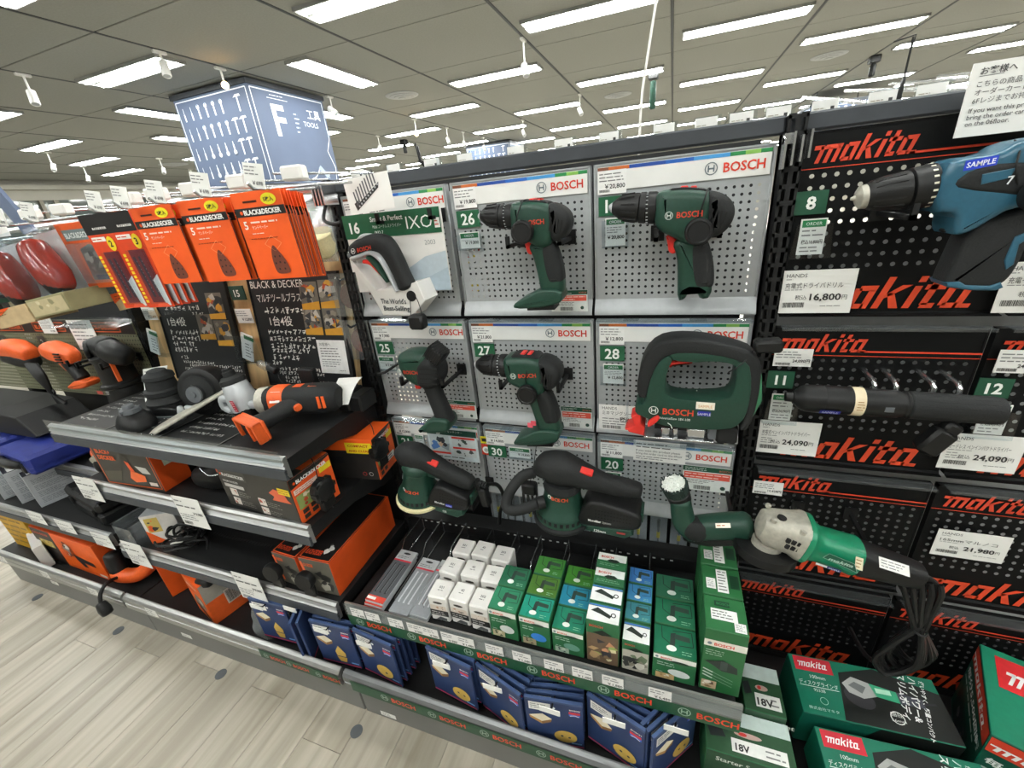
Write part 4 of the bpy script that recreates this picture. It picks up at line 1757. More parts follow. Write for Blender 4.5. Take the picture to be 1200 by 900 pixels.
column(-.051, .005, .086, .046, 4, grn, front_photo(['#b8b4a8', '#8a8678', '#d8d4c8', '#3a3c3a', '#6a7a60', '#2a2c2a'], 9), [top_white, top_label('#3a7f8a'), top_label('#3f86b8'), top_label('#3d7cc0')],
       ['slim green box with paving photo and white lid, front of its column', 'slim box with teal lid, second behind the paving photo', 'slim box with light blue lid, third behind the paving photo', 'slim box with deep blue lid, fourth behind the paving photo'])
column(.008, .090, .072, .064, 3, grn, front_brush('#dfe6e4', ['#c8a878', '#a88858', '#e8e0d0']), [top_label('#14694a'), top_label('#1f6e4e'), top_label('#2c6a50')],
       ['wide green box with brush head picture, front of its column', 'wide green box, second behind the brush head picture', 'wide green box, third behind the brush head picture'])


def big_front(p, w, h):
    p.rect(0, h * .74, w, h * .84, '#efece2')
    p.text('BOSCH', w * .24, h * .765, h * .06, '#d84a34', bold=.03)
    p.disc(w * .13, h * .79, h * .022, '#7a8890', 1)
    p.lines(w * .06, h * .6, w * .6, h * .7, 3, '#a8c0ae', 1)
    p.poly([(w * .05, h * .5), (w * .3, h * .52), (w * .5, h * .56), (w * .85, h * .48), (w * .88, h * .38), (w * .5, h * .38), (w * .3, h * .44)], '#26302c', 1)
    p.poly([(w * .45, h * .54), (w * .62, h * .54), (w * .62, h * .4), (w * .45, h * .4)], '#3c4844', 1.4)
    for k in range(3):
        p.line([(w * .05, h * (.37 - .05 * k)), (w * .3, h * (.33 - .05 * k))], h * .018, '#c8d8cc', 1)
        p.line([(w * .3, h * (.33 - .05 * k)), (w * .8, h * (.25 - .05 * k))], h * .006, '#8fae98', 1)
    p.photo(w * .05, h * .05, w * .42, h * .18, ['#c0a888', '#5a4030', '#e8e0d0', '#8a6a48'], 6, 6)
    p.ring(w * .8, h * .04, 0.001, .0005, '#2c6a43', 1)


def big_top(a):
    def f(p, w, h):
        if a:
            p.rect(w * .15, h * .30, w * .78, h * .62, '#f0f0ee')
            p.lines(w * .18, h * .34, w * .74, h * .58, 3, '#444444', 1)
            p.rect(w * .68, h * .04, w * .95, h * .3, '#f0f0ee', 1)
            p.lines(w * .7, h * .07, w * .93, h * .27, 5, '#777777', 2)
            p.poly([(w * .25, h * .7), (w * .62, h * .7), (w * .62, h * .86), (w * .25, h * .86)], '#173a26', 1)
            p.text('BOSCH', w * .3, h * .74, h * .1, '#2c6a43', bold=.05, l=2)
        else:
            p.rect(w * .38, h * .12, w * .66, h * .9, '#f0f0ee')
            p.lines(w * .41, h * .16, w * .63, h * .86, 7, '#555555', 1)
            p.rect(w * .1, h * .2, w * .34, h * .55, '#f0f0ee')
            p.lines(w * .12, h * .24, w * .32, h * .5, 5, '#777777', 1)
            p.rect(w * .72, h * .3, w * .95, h * .75, '#173a26')
    return f


column(.093, .166, .168, .074, 3, mat('green_card_bright', '#28663a', .45, nz=.05), big_front, [big_top(True), big_top(False), big_top(False)],
       ['tall bright green carton with screwdriver picture, front of three', 'tall bright green carton, second behind the screwdriver picture', 'tall bright green carton, third behind the screwdriver picture'], name='tool_carton', cat='carton', group='tall green cartons at tray end')


def wfront(seed):
    def f(p, w, h):
        p.disc(w * .5, h * .78, w * .26, '#3a3632', 0, h * .05, n=8)
        p.photo(w * .08, h * .48, w * .92, h * .68, ['#d8ccc0', '#b89078', '#8a8078', '#e8e0d8'], seed, 5)
        p.rect(w * .02, h * .24, w * .98, h * .47, '#2c2c2c')
        p.lines(w * .1, h * .27, w * .9, h * .44, 2, '#d8d8d4', 1)
        p.poly([(w * .25, h * .05), (w * .85, h * .05), (w * .85, h * .16), (w * .5, h * .2)], '#55585a', 0)
    return f


def wtop(s):
    def f(p, w, h):
        p.text(s, w * .52, h * .5, h * .17, '#555555', 'c', bold=.02)
        p.lines(w * .38, h * .34, w * .66, h * .46, 1, '#777777')
    return f


rw = random.Random(2)
ordn = ['front', 'middle', 'rear']
wcol = ['next to the blade packs', 'centre column', 'next to the green boxes']
for c, (xx, num) in enumerate(((-.473, '021'), (-.418, '42'), (-.363, '202'))):
    for r in range(3):
        carton('socket_box', 'small white box in %s row, %s, print on lid' % (ordn[r], wcol[c]), 'box', (xx + rw.uniform(-.002, .002), .604 + r * .066 + (.004 if c == 1 else 0), TZ(xx)), rw.uniform(-.05, .05), .049, .052, .078 if r == 0 else .083, M_wcard, {'front': wfront(c + r), 'top': wtop(num)}, 'small white boxes on the tray', bev=.003)


def blade_print(v):
    def f(p, w, h):
        p.rect(.001, .001, w - .001, h - .001, '#8c9094' if v else '#55585c')
        p.rect(.001, h * .80, w - .001, h - .001, '#b8bcbe', 1)
        p.disc(w * .5, h * .93, w * .2, '#2a2c2e', 2, h * .02)
        p.rect(.001, h * .77, w - .001, h * .80, '#c83a4a', 2)
        p.lines(w * .1, h * .82, w * .9, h * .88, 2, '#5a5c5e', 2)
        for k in range(3):
            u = w * (.22 + .26 * k)
            p.line([(u, h * .16), (u + w * .02, h * .72)], w * .09, '#2c2e30' if not v else '#c8ccd0', 2)
            p.line([(u + w * .04, h * .18), (u + w * .06, h * .7)], w * .02, '#8a8e90', 3)
        if not v:
            p.rect(.001, .001, w - .001, h * .1, '#d84a3c', 2)
            p.rect(w * .04, h * .03, w * .5, h * .075, '#f4f4f0', 3)
    return f


for i, (x, n, v, y) in enumerate(((-.655, 3, 0, .642), (-.58, 2, 1, .64), (-.525, 2, 1, .645))):
    for k in range(n):
        t = carton('blade_pack', 'grey blade pack, %s, %s of its pile' % (('beside the orange box', 'middle pile', 'pile half hidden by white boxes')[i], ('lowest', 'second', 'topmost')[k] if n == 3 else ('lower', 'upper')[k]), 'blade pack', (x + k * .002 - (0.0 if i < 2 else .0), y + k * .004, TZ(x) + .0025 + k * .0085), -.03, .056 if i < 2 else .05, .165, .007, M_lgrey, {'top': blade_print(v)}, 'jigsaw blade packs on the tray', tilt=(.06, 0))

# bits hanging behind the lowest silver panels
for k in range(12):
    x = -.44 + k * .05
    t = thing('bit_pack', 'clear pack with yellow-banded steel bit hanging behind tray, %s from the orange box' % ORD[k], 'bit pack', (x, .95, .46), group='bit packs behind the tray')
    q = MB(M_lgrey)
    q.box(x - .021, x + .021, .914, .916, .43, .57)
    build('backing_card', q, t, False, world=True)
    q = MB(M_glue)
    q.lathe((x, .908, .435), Z3, [(0, .001), (.008, .003), (.06, .003), (.061, .004), (.085, .004)], n=10)
    build('steel_bit', q, t, world=True)
    q = MB(M_yel)
    q.lathe((x, .908, .462), Z3, [(0, .0042), (.018, .0042)], n=10)
    build('yellow_band', q, t, world=True)
    q = MB(M_bag)
    q.box(x - .021, x + .021, .9, .9005, .43, .55)
    q.box(x - .021, x - .0205, .9, .914, .43, .55)
    build('blister', q, t, False, world=True)
t = thing('stock_rail', 'black rail on which the bit packs hang behind the tray', 'rail', (-.28, .97, .58))
q = MB(M_black)
q.box(-.70, .15, .955, 1.055, .57, .576)
build('body', q, t, False, world=True)
# packets hanging in the slit between the first two top panels
sc_ = random.Random(8)
for k, z in enumerate((1.30, 1.20, 1.10)):
    t = carton('accessory_packet', 'narrow packet glimpsed in the slit between first two top panels, %s' % ('highest', 'middle', 'lowest')[k], 'packet', (-.468, 1.0, z - .045), .1, .07, .012, .085, [M_lgrey, M_dcard, M_wcard][k], {'front': lambda p, w, h: p.photo(.004, .004, w - .004, h - .004, ['#c8ccc8', '#d8c040', '#2a2c30', '#b84038', '#e8e8e4'], 3 + k, 8)}, 'packets behind the silver panels')

# ---------------------------------------------------------------- blue abrasive packs on the base shelf
def blue_pack(shape):
    t = thing('abrasive_pack', 'x', 'abrasive pack', (0, 0, 0))
    w, h = .126, .158
    q = MB(M_bcard)
    q.box(-w / 2, w / 2, -.003, .003, -h, 0, bev=.0008)
    build('pack_card', q, t, False)
    q = MB(P('#3c5078'))
    q.box(-w / 2, w / 2, -.0036, .0036, -.006, .0005, bev=.0004)
    build('top_fold', q, t, False)
    p = Pr((-w / 2, -.0031, -h))
    p.rect(.001, .004, w - .001, .008, '#d83a58')
    p.rect(w * .07, h * .76, w * .45, h * .93, '#f2f2ee')
    p.lines(w * .1, h * .79, w * .42, h * .91, 3, '#666666', 1)
    p.disc(w * .5, h * .86, .004, '#e8ecf0', 1)
    p.poly([(w * .06, h * .63), (w * .3, h * .70), (w * .46, h * .60), (w * .28, h * .52)], '#efe6cc', 1)
    p.poly([(w * .06, h * .63), (w * .28, h * .52), (w * .28, h * .46), (w * .08, h * .57)], '#b88a50', 1)
    p.poly([(w * .46, h * .60), (w * .28, h * .52), (w * .28, h * .46), (w * .44, h * .53)], '#8a6438', 1)
    if shape == 'disc':
        p.disc(w * .68, h * .24, w * .2, '#d8b45c', 1, w * .17, n=20)
        for (a, b) in ((-.06, .02), (.07, .0)):
            p.disc(w * (.68 + a), h * .24 + w * b, w * .025, '#3a3a48', 2)
    elif shape == 'holes':
        p.disc(w * .62, h * .24, w * .21, '#d8b45c', 1, w * .18, n=20)
        p.disc(w * .66, h * .22, w * .03, '#3a3a48', 2)
    else:
        p.poly([(w * .56, h * .5), (w * .7, h * .33), (w * .68, h * .24), (w * .46, h * .24), (w * .44, h * .34)], '#d8b45c', 1)
        p.poly([(w * .44, h * .22), (w * .7, h * .22), (w * .66, h * .1), (w * .5, h * .1)], '#c8a048', 1)
    p.text('BOSCH', w * .77, h * .86, h * .035, '#f0f0ee', bold=.04, w=w * .18)
    p.rect(w * .76, h * .74, w * .95, h * .84, '#2a6ad0', 1)
    p.rect(w * .76, h * .79, w * .95, h * .84, '#d83a40', 2)
    p.line([(w * .78, h * .76), (w * .86, h * .78), (w * .93, h * .76)], .002, '#f0f0ee', 3)
    p.rect(w * .78, h * .1, w * .96, h * .13, '#7ab0e8', 1)
    p.done(t, 'front_print')
    p = Pr((w / 2, .003, -h), (-1, 0, 0))
    p.rect(.004, .004, w - .004, .008, '#d83a58')
    p.done(t, 'back_print')
    return t


pk = {}
stacks = [('delta', -1.015, .535, .05, 1, .345, 'beside the clear bag'), ('delta', -.915, .555, -1.15, 2, .345, 'turned edge-on by clear bag'), ('delta', -.79, .530, .06, 2, .338, 'last under the orange shelves'), ('holes', -.652, .528, -.10, 5, .342, 'under first name on the strip'), ('disc', -.44, .533, -.14, 5, .347, 'under second name on the strip'),
          ('disc', -.312, .524, -.30, 4, .338, 'turned pile under third name'), ('disc', -.185, .522, .13, 4, .326, 'facing forward under fourth name'), ('disc', -.056, .530, -.30, 4, .340, 'turned pile beside the last one'), ('disc', .058, .548, .85, 3, .345, 'last and most turned, beside the cartons')]
for (shape, x, y, rz, n, z, where) in stacks:
    for i in range(n):
        dx, dy = -math.sin(rz) * .016 * i, math.cos(rz) * .016 * i
        fan = rz + .03 * i
        lab_ = 'navy abrasive pack, %s on hook, %s' % (('front', 'second', 'third', 'fourth', 'fifth')[i], where)
        loc = (x + dx, y + dy, z - .002 * i)
        if shape not in pk:
            pk[shape] = blue_pack(shape)
            o = pk[shape]
            o['group'] = 'navy abrasive packs on the base shelf'
            o['label'] = lab_
            o.location = loc
            o.rotation_euler = (0, 0, fan)
        else:
            dup(pk[shape], loc, (0, 0, fan), lab_, 'navy abrasive packs on the base shelf')
    h_ = thing('display_hook', 'thin black hook with white tag through navy packs, %s' % where, 'hook', (x, .7, z - .01), group='hooks for navy packs')
    q = MB(M_black)
    q.tube([(x + .0, .94, z - .012), (x, y + .03, z - .012), (x, y - .012, z - .008), (x, y - .02, z + .002)], .002, n=6)
    build('arm', q, h_, world=True)
    q = MB(M_card)
    q.box(x - .022, x + .022, y - .028, y - .026, z + .001, z + .016)
    build('tag', q, h_, False, world=True)

# ---------------------------------------------------------------- black perforated panels
RED = '#d8472c'


def black_panel(xa, xb, za, zb, label, num=None, low=True, holes=True):
    t = thing('black_perforated_panel', label, 'display panel', ((xa + xb) / 2, .88, za), group='black perforated panels')
    w = xb - xa
    y = .88
    hz0, hz1 = za + (.075 if low else .03), zb - .055
    x0, x1 = xa + .008, xb - .008
    q = MB(M_pegb)
    peg(q, x0, x1, hz0, hz1, y, .0172, .0036, M_pegb)
    for (a, b, c, d) in ((xa, x0, za, zb), (x1, xb, za, zb), (x0, x1, hz1, zb), (x0, x1, za, hz0)):
        q.add([(a, y, c), (b, y, c), (b, y, d), (a, y, d)], [(0, 1, 2, 3)])
    for (a, b) in ((xa, xa + .003), (xb - .003, xb)):
        q.box(a, b, y - .001, y + .012, za, zb)
    q.box(xa, xb, y - .001, y + .012, zb - .003, zb)
    q.sheet([(y, za + .004), (y - .004, za), (y - .012, za - .001)], xa, xb, .0015)
    build('perforated_sheet', q, t, world=True)
    p = Pr((xa, y - .001, zb - .055))
    p.rect(.0, .001, w, .0022, RED)
    p.mark(.016, .009, .034, RED, w=.128, rule=w)
    p.done(t, 'name_print', True)
    if low:
        p = Pr((xa, y - .001, za + .004))
        p.mark(.044, .006, .053, '#dc4a28', w=.222)
        p.done(t, 'large_name_print', True)
    if num:
        q = MB(P('#1f4f3a'))
        q.box(xa - .002, xa + .043, y - .006, y - .004, zb - .122, zb - .086)
        build('number_tag', q, t, False, world=True)
        p = Pr((xa - .002, y - .0062, zb - .122))
        p.text(num, .0225, .0085, .027, '#f4f6f2', 'c', bold=.03)
        p.done(t, 'number_print', True)
        q = MB(M_clear)
        q.add([(xa - .004, y - .004, zb - .195), (xa + .055, y - .004, zb - .195), (xa + .055, y - .03, zb - .19), (xa - .004, y - .03, zb - .19)], [(0, 1, 2, 3)])
        q.add([(xa - .004, y - .03, zb - .19), (xa + .055, y - .03, zb - .19), (xa + .05, y - .034, zb - .135), (xa + .0, y - .034, zb - .135)], [(0, 1, 2, 3)])
        q.add([(xa + .055, y - .03, zb - .19), (xa + .055, y - .004, zb - .19), (xa + .055, y - .004, zb - .125), (xa + .05, y - .034, zb - .135)], [(0, 1, 2, 3)])
        q.add([(xa - .004, y - .03, zb - .19), (xa - .004, y - .004, zb - .19), (xa - .004, y - .004, zb - .125), (xa + .0, y - .034, zb - .135)], [(0, 3, 2, 1)])
        build('clear_pocket', q, t, False, world=True)
        q = MB(M_card)
        q.box(xa + .008, xa + .045, y - .02, y - .018, zb - .185, zb - .128)
        build('order_card', q, t, False, world=True)
        p = Pr((xa + .008, y - .0202, zb - .185))
        p.rect(.002, .044, .035, .055, '#1f7a48')
        p.text('ORDER', .0185, .047, .007, '#e8f0ea', 'c')
        p.lines(.003, .028, .034, .042, 2)
        p.text({'8': '税込16,800円', '11': '税込24,090円', '12': '税込24,090円'}[num], .034, .018, .0075, '#333333', 'r', bold=.02, w=.03)
        p.lines(.003, .003, .034, .015, 2)
        p.done(t, 'order_print', True)
    q = MB(M_clearh)
    q.box(xa + .005, xb - .005, y - .026, y - .003, zb + .004, zb + .0055)
    q.box(xa + .005, xb - .005, y - .0275, y - .026, zb + .001, zb + .0065)
    if zb < 1.3:
        build('clear_ledge', q, t, False, world=True)
    return t


def hands_card(t, x, z, w, h, title, price, sub='', y=.868, small=False):
    q = MB(M_card)
    q.box(x, x + w, y, y + .001, z, z + h)
    build('price_card', q, t, False, world=True)
    p = Pr((x, y - .0001, z))
    if small:
        p.lines(w * .05, h * .45, w * .95, h * .9, 3)
        p.text(price, w * .95, h * .25, h * .22, '#333333', 'r', bold=.02)
        p.barcode(w * .05, h * .08, w * .45, h * .22)
    else:
        p.text('HANDS', w * .06, h * .84, h * .12, '#555555', w=w * .28)
        p.lines(w * .06, h * .77, w * .2, h * .82, 1)
        p.text(title, w * .06, h * .6, h * .14, '#444444', w=w * .78)
        p.lines(w * .06, h * .53, w * .4, h * .58, 1, '#888888')
        p.text('税込', w * .22, h * .33, h * .12, '#444444')
        p.text(price, w * .84, h * .31, h * .21, '#333333', 'r', bold=.025, w=w * .42)
        p.text('円', w * .85, h * .33, h * .12, '#444444')
        p.barcode(w * .06, h * .14, w * .36, h * .26)
        p.lines(w * .58, h * .15, w * .92, h * .2, 1, '#888888')
        if sub:
            p.lines(w * .06, h * .30, w * .28, h * .5, 3, '#888888')
    p.done(t, 'price_print', True)


mx = [(.196, .502), (.510, .816), (.824, 1.08)]
mz = [(1.066, 1.3592), (.756, 1.041), (.452, .729), (.1695, .420)]
bp = {}
txt = {(0, 0): 'black perforated panel behind the blue drill, top row', (1, 0): 'black perforated panel past the blue drill, top row', (0, 1): 'black perforated panel behind the straight pen driver', (1, 1): 'black perforated panel with tag 12, next to the pen driver',
       (0, 2): 'black perforated panel behind the green angle grinder', (1, 2): 'black perforated panel with card reading 21,980', (0, 3): 'dim black panel below the angle grinder, above grinder cartons', (1, 3): 'dim black panel below the card reading 21,980'}
for (c, r), s_ in txt.items():
    bp[c, r] = black_panel(*mx[c], *mz[r], s_, {(0, 0): '8', (0, 1): '11', (1, 1): '12'}.get((c, r)), True)
hands_card(bp[0, 0], .191, 1.071, .110, .076, '充電式ドライバドリル', '16,800')
hands_card(bp[0, 0], .484, 1.071, .110, .078, '充電インパクトドライバ', '19,800', y=.862)
hands_card(bp[0, 1], .192, .774, .107, .076, '充電式ペンインパクトドライバー', '24,090', 's')
hands_card(bp[0, 1], .198, .968, .062, .035, '', '24,090円', small=True)
hands_card(bp[1, 1], .486, .779, .108, .074, 'コードレス ペンインパクトドライバー', '24,090', 's', y=.862)
hands_card(bp[1, 1], .517, .968, .062, .04, '', '24,090円', small=True)
hands_card(bp[1, 2], .528, .571, .110, .065, '165mmマルノコ', '21,980')
hands_card(bp[0, 2], .199, .668, .056, .033, '', '10,428円', small=True)
hands_card(bp[0, 2], .19, .570, .05, .03, '', '10,428円', small=True, y=.80)
q = MB(M_steel)
for x in (.345, .375, .425, .458):
    q.tube([(x, .88, .962), (x, .83, .96), (x, .822, .955), (x, .822, .935)], .004, n=8)
build('peg_hook', q, bp[0, 1], world=True, kind='stuff')

# notice over the blue drill
t = thing('notice_card', 'large white notice with black bilingual text above the blue drill', 'notice', (.43, .84, 1.325))
q = MB(M_card)
q.box(.366, .50, .842, .8435, 1.326, 1.412)
build('card', q, t, False, world=True)
p = Pr((.366, .8418, 1.326))
p.text('お客様へ', .009, .0725, .0095, '#444444', bold=.01)
p.line([(.009, .0705), (.034, .0705)], .0006, '#555555')
for i, s_ in enumerate(('こちらの商品をご希望の方は', 'オーダーカードを', '6Fレジまでお持ちください。')):
    p.text(s_, .009, .0585 - .0095 * i, .0078, '#444444')
for i, s_ in enumerate(('If you want this product, please', 'bring the order card to the register', 'on the 06floor.')):
    p.text(s_, .008, .0285 - .0078 * i, .0076, '#444444', bold=.005)
p.done(t, 'print', True)
q = MB(M_clear)
q.box(.37, .376, .8436, .88, 1.358, 1.3595)
q.box(.37, .376, .843, .8445, 1.34, 1.36)
build('clip', q, t, False, world=True)

# ---------------------------------------------------------------- blue drill
t = thing('cordless_drill', 'blue and black cordless drill on the black panel, top row', 'power drill', (.40, .78, 1.135))
ax = Vector((1, 0, .10)).normalized()
o_ = Vector((.247, .78, 1.2615))
D = .034
q = MB(M_cast)
q.lathe(o_, ax, [(-.006, .002), (-.001, .004), (0, .0095), (.004, .0155), (.012, .0165)], n=20)
build('chuck_nose', q, t, world=True)
q = MB(M_blk)
q.lathe(o_, ax, [(.011, .0165), (.016, .0195), (.03, .0225), (.05, .0245), (.056, .0245)], n=26)
for k in range(14):
    a = 2 * PI * k / 14
    u = ax.orthogonal().normalized()
    w_ = ax.cross(u)
    n_ = u * math.cos(a) + w_ * math.sin(a)
    q.tube([o_ + ax * .017 + n_ * .0195, o_ + ax * .05 + n_ * .0245], .0012, n=4)
build('chuck', q, t, world=True)
q = MB(M_blk)
q.lathe(o_, ax, [(.0575, .0235), (.059, .0265), (.08, .028), (.083, .028), (.084, .025)], n=28)
build('torque_ring', q, t, world=True)
q = MB(P('#e8e4d0'))
for k in range(20):
    a = 2 * PI * k / 20
    n_ = u * math.cos(a) + w_ * math.sin(a)
    tt = ax.cross(n_)
    c_ = o_ + ax * .077 + n_ * .0283
    q.add([c_ - tt * .0013 - ax * .0025, c_ + tt * .0013 - ax * .0025, c_ + tt * .0013 + ax * .0025, c_ - tt * .0013 + ax * .0025], [(0, 1, 2, 3)])
build('ring_marks', q, t, False, world=True, kind='stuff')
q = MB(M_teal)
q.pillow([(.326, 1.294), (.345, 1.301), (.375, 1.301), (.392, 1.314), (.425, 1.317), (.45, 1.308), (.462, 1.285), (.455, 1.25), (.43, 1.238), (.405, 1.235), (.392, 1.226), (.376, 1.212), (.36, 1.205), (.354, 1.213), (.352, 1.234), (.328, 1.238)], .78 - D, .78 + D, .009, sm=1, n=4)
build('housing', q, t, world=True)
q = MB(M_rub)
q.pillow([(.352, 1.288), (.385, 1.292), (.425, 1.285), (.455, 1.295), (.468, 1.282), (.466, 1.25), (.45, 1.235), (.425, 1.243), (.405, 1.25), (.345, 1.262), (.335, 1.272)], .78 - D - .0025, .78 + D + .0025, .007, sm=1, n=4)
build('side_grip', q, t, world=True)
q = MB(M_teal)
q.pillow([(.362, 1.279), (.392, 1.283), (.390, 1.272), (.364, 1.267)], .78 - D - .0035, .78 - D - .001, .001, sm=0)
build('side_window', q, t, False, world=True)
q = MB(M_rub)
q.pillow([(.375, 1.213), (.398, 1.228), (.43, 1.238), (.44, 1.20), (.438, 1.155), (.427, 1.133), (.40, 1.13), (.37, 1.137), (.366, 1.142), (.37, 1.175)], .78 - .0235, .78 + .0235, .010, sm=2, n=5)
build('handle', q, t, world=True)
q = MB(M_teal)
q.pillow([(.421, 1.20), (.436, 1.208), (.4375, 1.20), (.428, 1.19), (.43, 1.165), (.424, 1.158), (.419, 1.17)], .78 - .0255, .78 - .018, .002, sm=0)
q.pillow([(.366, 1.142), (.38, 1.145), (.388, 1.139), (.414, 1.137), (.424, 1.142), (.429, 1.134), (.422, 1.13), (.395, 1.131), (.37, 1.136)], .78 - .0245, .78 + .0245, .003, sm=0)
build('battery_trim', q, t, world=True)
q = MB(M_blk)
q.pillow([(.351, 1.233), (.372, 1.236), (.378, 1.225), (.366, 1.208), (.352, 1.208), (.357, 1.217)], .772, .788, .004, sm=1)
build('trigger', q, t, world=True)
p = Pr((.337, .78 - D - .0003, 1.281), (1, 0, .10))
p.rect(.006, .003, .037, .0145, '#2a44c8')
p.text('SAMPLE', .0215, .006, .0085, '#e8ecfa', 'c', bold=.02, w=.027)
p.done(t, 'sticker', True)
p = Pr((.387, .78 - D - .0032, 1.265), (1, 0, .10))
p.text('7', 0, 0, .013, '#e4e8ec', bold=.02)
p.done(t, 'model_print', True)
puck(t, (.419, .738, 1.252), .021, cord=[(.40, .745, 1.262), (.39, .74, 1.285), (.393, .75, 1.305), (.396, .77, 1.314)])
holder(t, .312, .45, 1.228, .78)

# ---------------------------------------------------------------- pen driver
t = thing('pen_driver', 'long straight black pen impact driver held on steel pegs', 'pen driver', (.37, .815, .90))
ax = Vector((1, 0, -.02)).normalized()
o_ = Vector((.212, .81, .931))
q = MB(M_blk)
q.lathe(o_, ax, [(0, .004), (.001, .0085), (.012, .009), (.013, .012), (.016, .012)], n=16)
build('bit_collar', q, t, world=True)
q = MB(M_blk)
q.lathe(o_, ax, [(.014, .012), (.024, .021), (.032, .0245), (.055, .0255), (.058, .0245), (.06, .0255), (.12, .0245), (.165, .0235), (.168, .0215), (.172, .0215), (.174, .0235), (.176, .0235), (.178, .021)], n=30)
build('body', q, t, world=True)
q = MB(M_rub)
q.lathe(o_, ax, [(.177, .021), (.18, .0235), (.29, .0225), (.298, .021), (.30, .017)], n=30)
for k in range(16):
    a = 2 * PI * k / 16
    u = ax.orthogonal().normalized()
    w_ = ax.cross(u)
    n_ = u * math.cos(a) + w_ * math.sin(a)
    q.tube([o_ + ax * .185 + n_ * .0228, o_ + ax * .288 + n_ * .022], .0009, n=4)
build('grip', q, t, world=True)
q = MB(P('#e8d8b8'))
q.lathe(o_, ax, [(.098, .0253), (.114, .0251)], n=30)
build('paper_band', q, t, world=True)
p = Pr((.312, .7845, .922), (1, 0, -.02))
p.lines(.001, .0, .012, .02, 4, '#b08858')
p.done(t, 'band_print', True)
p = Pr((.262, .7875, .913), (1, 0, -.02), (0, -.45, .9))
p.rect(0, 0, .03, .009, '#2a2c8a')
p.text('SAMPLE', .015, .002, .007, '#c8ccea', 'c')
p.done(t, 'sticker', True)
q = MB(M_mgrey)
q.box(.352, .366, .786, .79, .922, .932, bev=.001)
build('button', q, t, world=True)
t2 = thing('security_tag', 'black security block hanging under the end of the pen driver', 'security tag', (.44, .80, .86))
q = MB(M_blk)
q.X = Matrix.Translation((.437, .80, .868)) @ Matrix.Rotation(.5, 4, 'Y')
q.box(-.017, .017, -.013, .013, -.025, .025, bev=.005)
q.box(-.012, .012, -.011, .011, .02, .04, bev=.004)
build('body', q, t2, world=True)
q = MB(M_blk)
q.tube([(.438, .80, .89), (.45, .805, .90), (.47, .81, .906)], .004, n=6, sub=3)
build('cord', q, t2, world=True)

# ---------------------------------------------------------------- angle grinder
t = thing('angle_grinder', 'green angle grinder with cast metal head and bundled black cord', 'angle grinder', (.30, .72, .63))
A = Vector((.197, .72, .705))
ax = Vector((.205, 0, -.05)).normalized()
upv = Vector((-ax.z, 0, ax.x))
q = MB(M_cast)
sd = Y3


def sec(d, up_, ru, rs, dz=0):
    return (A + ax * d + upv * dz, upv * ru, sd * rs)


q.loft([sec(-.016, 0, .012, .014, .002), sec(-.012, 0, .024, .024, .002), (sec(.0, 0, .031, .030, .0)), sec(.02, 0, .034, .034, .001), sec(.04, 0, .036, .037, .004), sec(.05, 0, .040, .041, .003), sec(.056, 0, .040, .041, .002)], n=24, e=3.0)
q.lathe(A + Vector((.005, -.005, -.03)), (-.1, -.1, -1), [(0, .026), (.012, .026), (.014, .02)], n=22)
for (a, b) in ((-.004, -.022), (.042, -.03), (.04, .022), (-.006, .018)):
    q.lathe(A + ax * a + upv * (.029 if b > -10 else 0) + Vector((0, b, 0)), upv, [(0, .005), (.006, .005), (.0065, .004)], n=10)
build('gear_head', q, t, world=True)
q = MB(M_dark)
for i in range(3):
    for j in range(2):
        q.X = Matrix.Translation(A + ax * (.028 + i * .009) + Vector((0, -.0355, .010 - j * .013)) ) @ Matrix.Rotation(.3, 4, 'Y')
        q.box(-.003, .003, -.003, .002, -.004, .004)
q.X = None
q.lathe(A + ax * .012 + upv * .031 + Vector((0, -.008, 0)), upv, [(0, .008), (.004, .0075)], n=14)
build('vent_slots', q, t, False, world=True, kind='stuff')
q = MB(M_blk)
q.lathe(A + Vector((.002, -.008, -.040)), (-.1, -.12, -1), [(0, .052), (.004, .053), (.016, .053), (.016, .05), (.004, .05)], n=30)
build('wheel_guard', q, t, world=True)
q = MB(M_mgreen)
q.loft([sec(.055, 0, .0415, .042, .002), sec(.064, 0, .042, .042, .001), sec(.072, 0, .034, .034, -.002), sec(.085, 0, .0305, .031, -.003), sec(.118, 0, .031, .032, -.003), sec(.142, 0, .033, .034, -.004), sec(.147, 0, .031, .032, -.004)], n=24, e=2.6)
build('motor_housing', q, t, world=True)
q = MB(M_blk)
q.loft([sec(.146, 0, .029, .029, -.004), sec(.16, 0, .029, .029, -.005), sec(.19, 0, .026, .026, -.004), sec(.225, 0, .023, .0235, -.003), sec(.245, 0, .021, .021, -.003), sec(.249, 0, .016, .016, -.003)], n=22, e=3)
build('tail_grip', q, t, world=True)
p = Pr(A + ax * .078 + Vector((0, -.0345, -.016)), ax, (0, -.25, 1))
p.poly([(.006, .018), (.012, .034), (.052, .028), (.062, .006), (.03, .014)], '#0c5a44')
p.text('makita', .014, .016, .012, '#bfe0d0', bold=.03, shear=.3, w=.038)
p.line([(.006, .018), (.012, .034), (.052, .028), (.062, .006), (.03, .014), (.006, .018)], .0008, '#a8d0c0', 1)
p.rect(.0, -.008, .018, -.002, '#e8eeea', 1)
p.rect(.018, -.009, .04, -.001, '#28407a', 1)
p.text('SAMPLE', .029, -.007, .005, '#e8ecf4', 'c', l=2)
p.done(t, 'side_print', True)
p = Pr(A + ax * .134 + Vector((0, -.0375, -.002)), ax, (0, .35, 1))
p.rect(0, 0, .012, .022, '#e8dcc0')
p.lines(.001, .002, .011, .02, 3, '#a08858')
p.done(t, 'sticker', True)
p = Pr(A + ax * .172 + Vector((0, -.0285, .010)), ax, (0, .62, .78))
p.rect(0, 0, .045, .018, '#eeeeea')
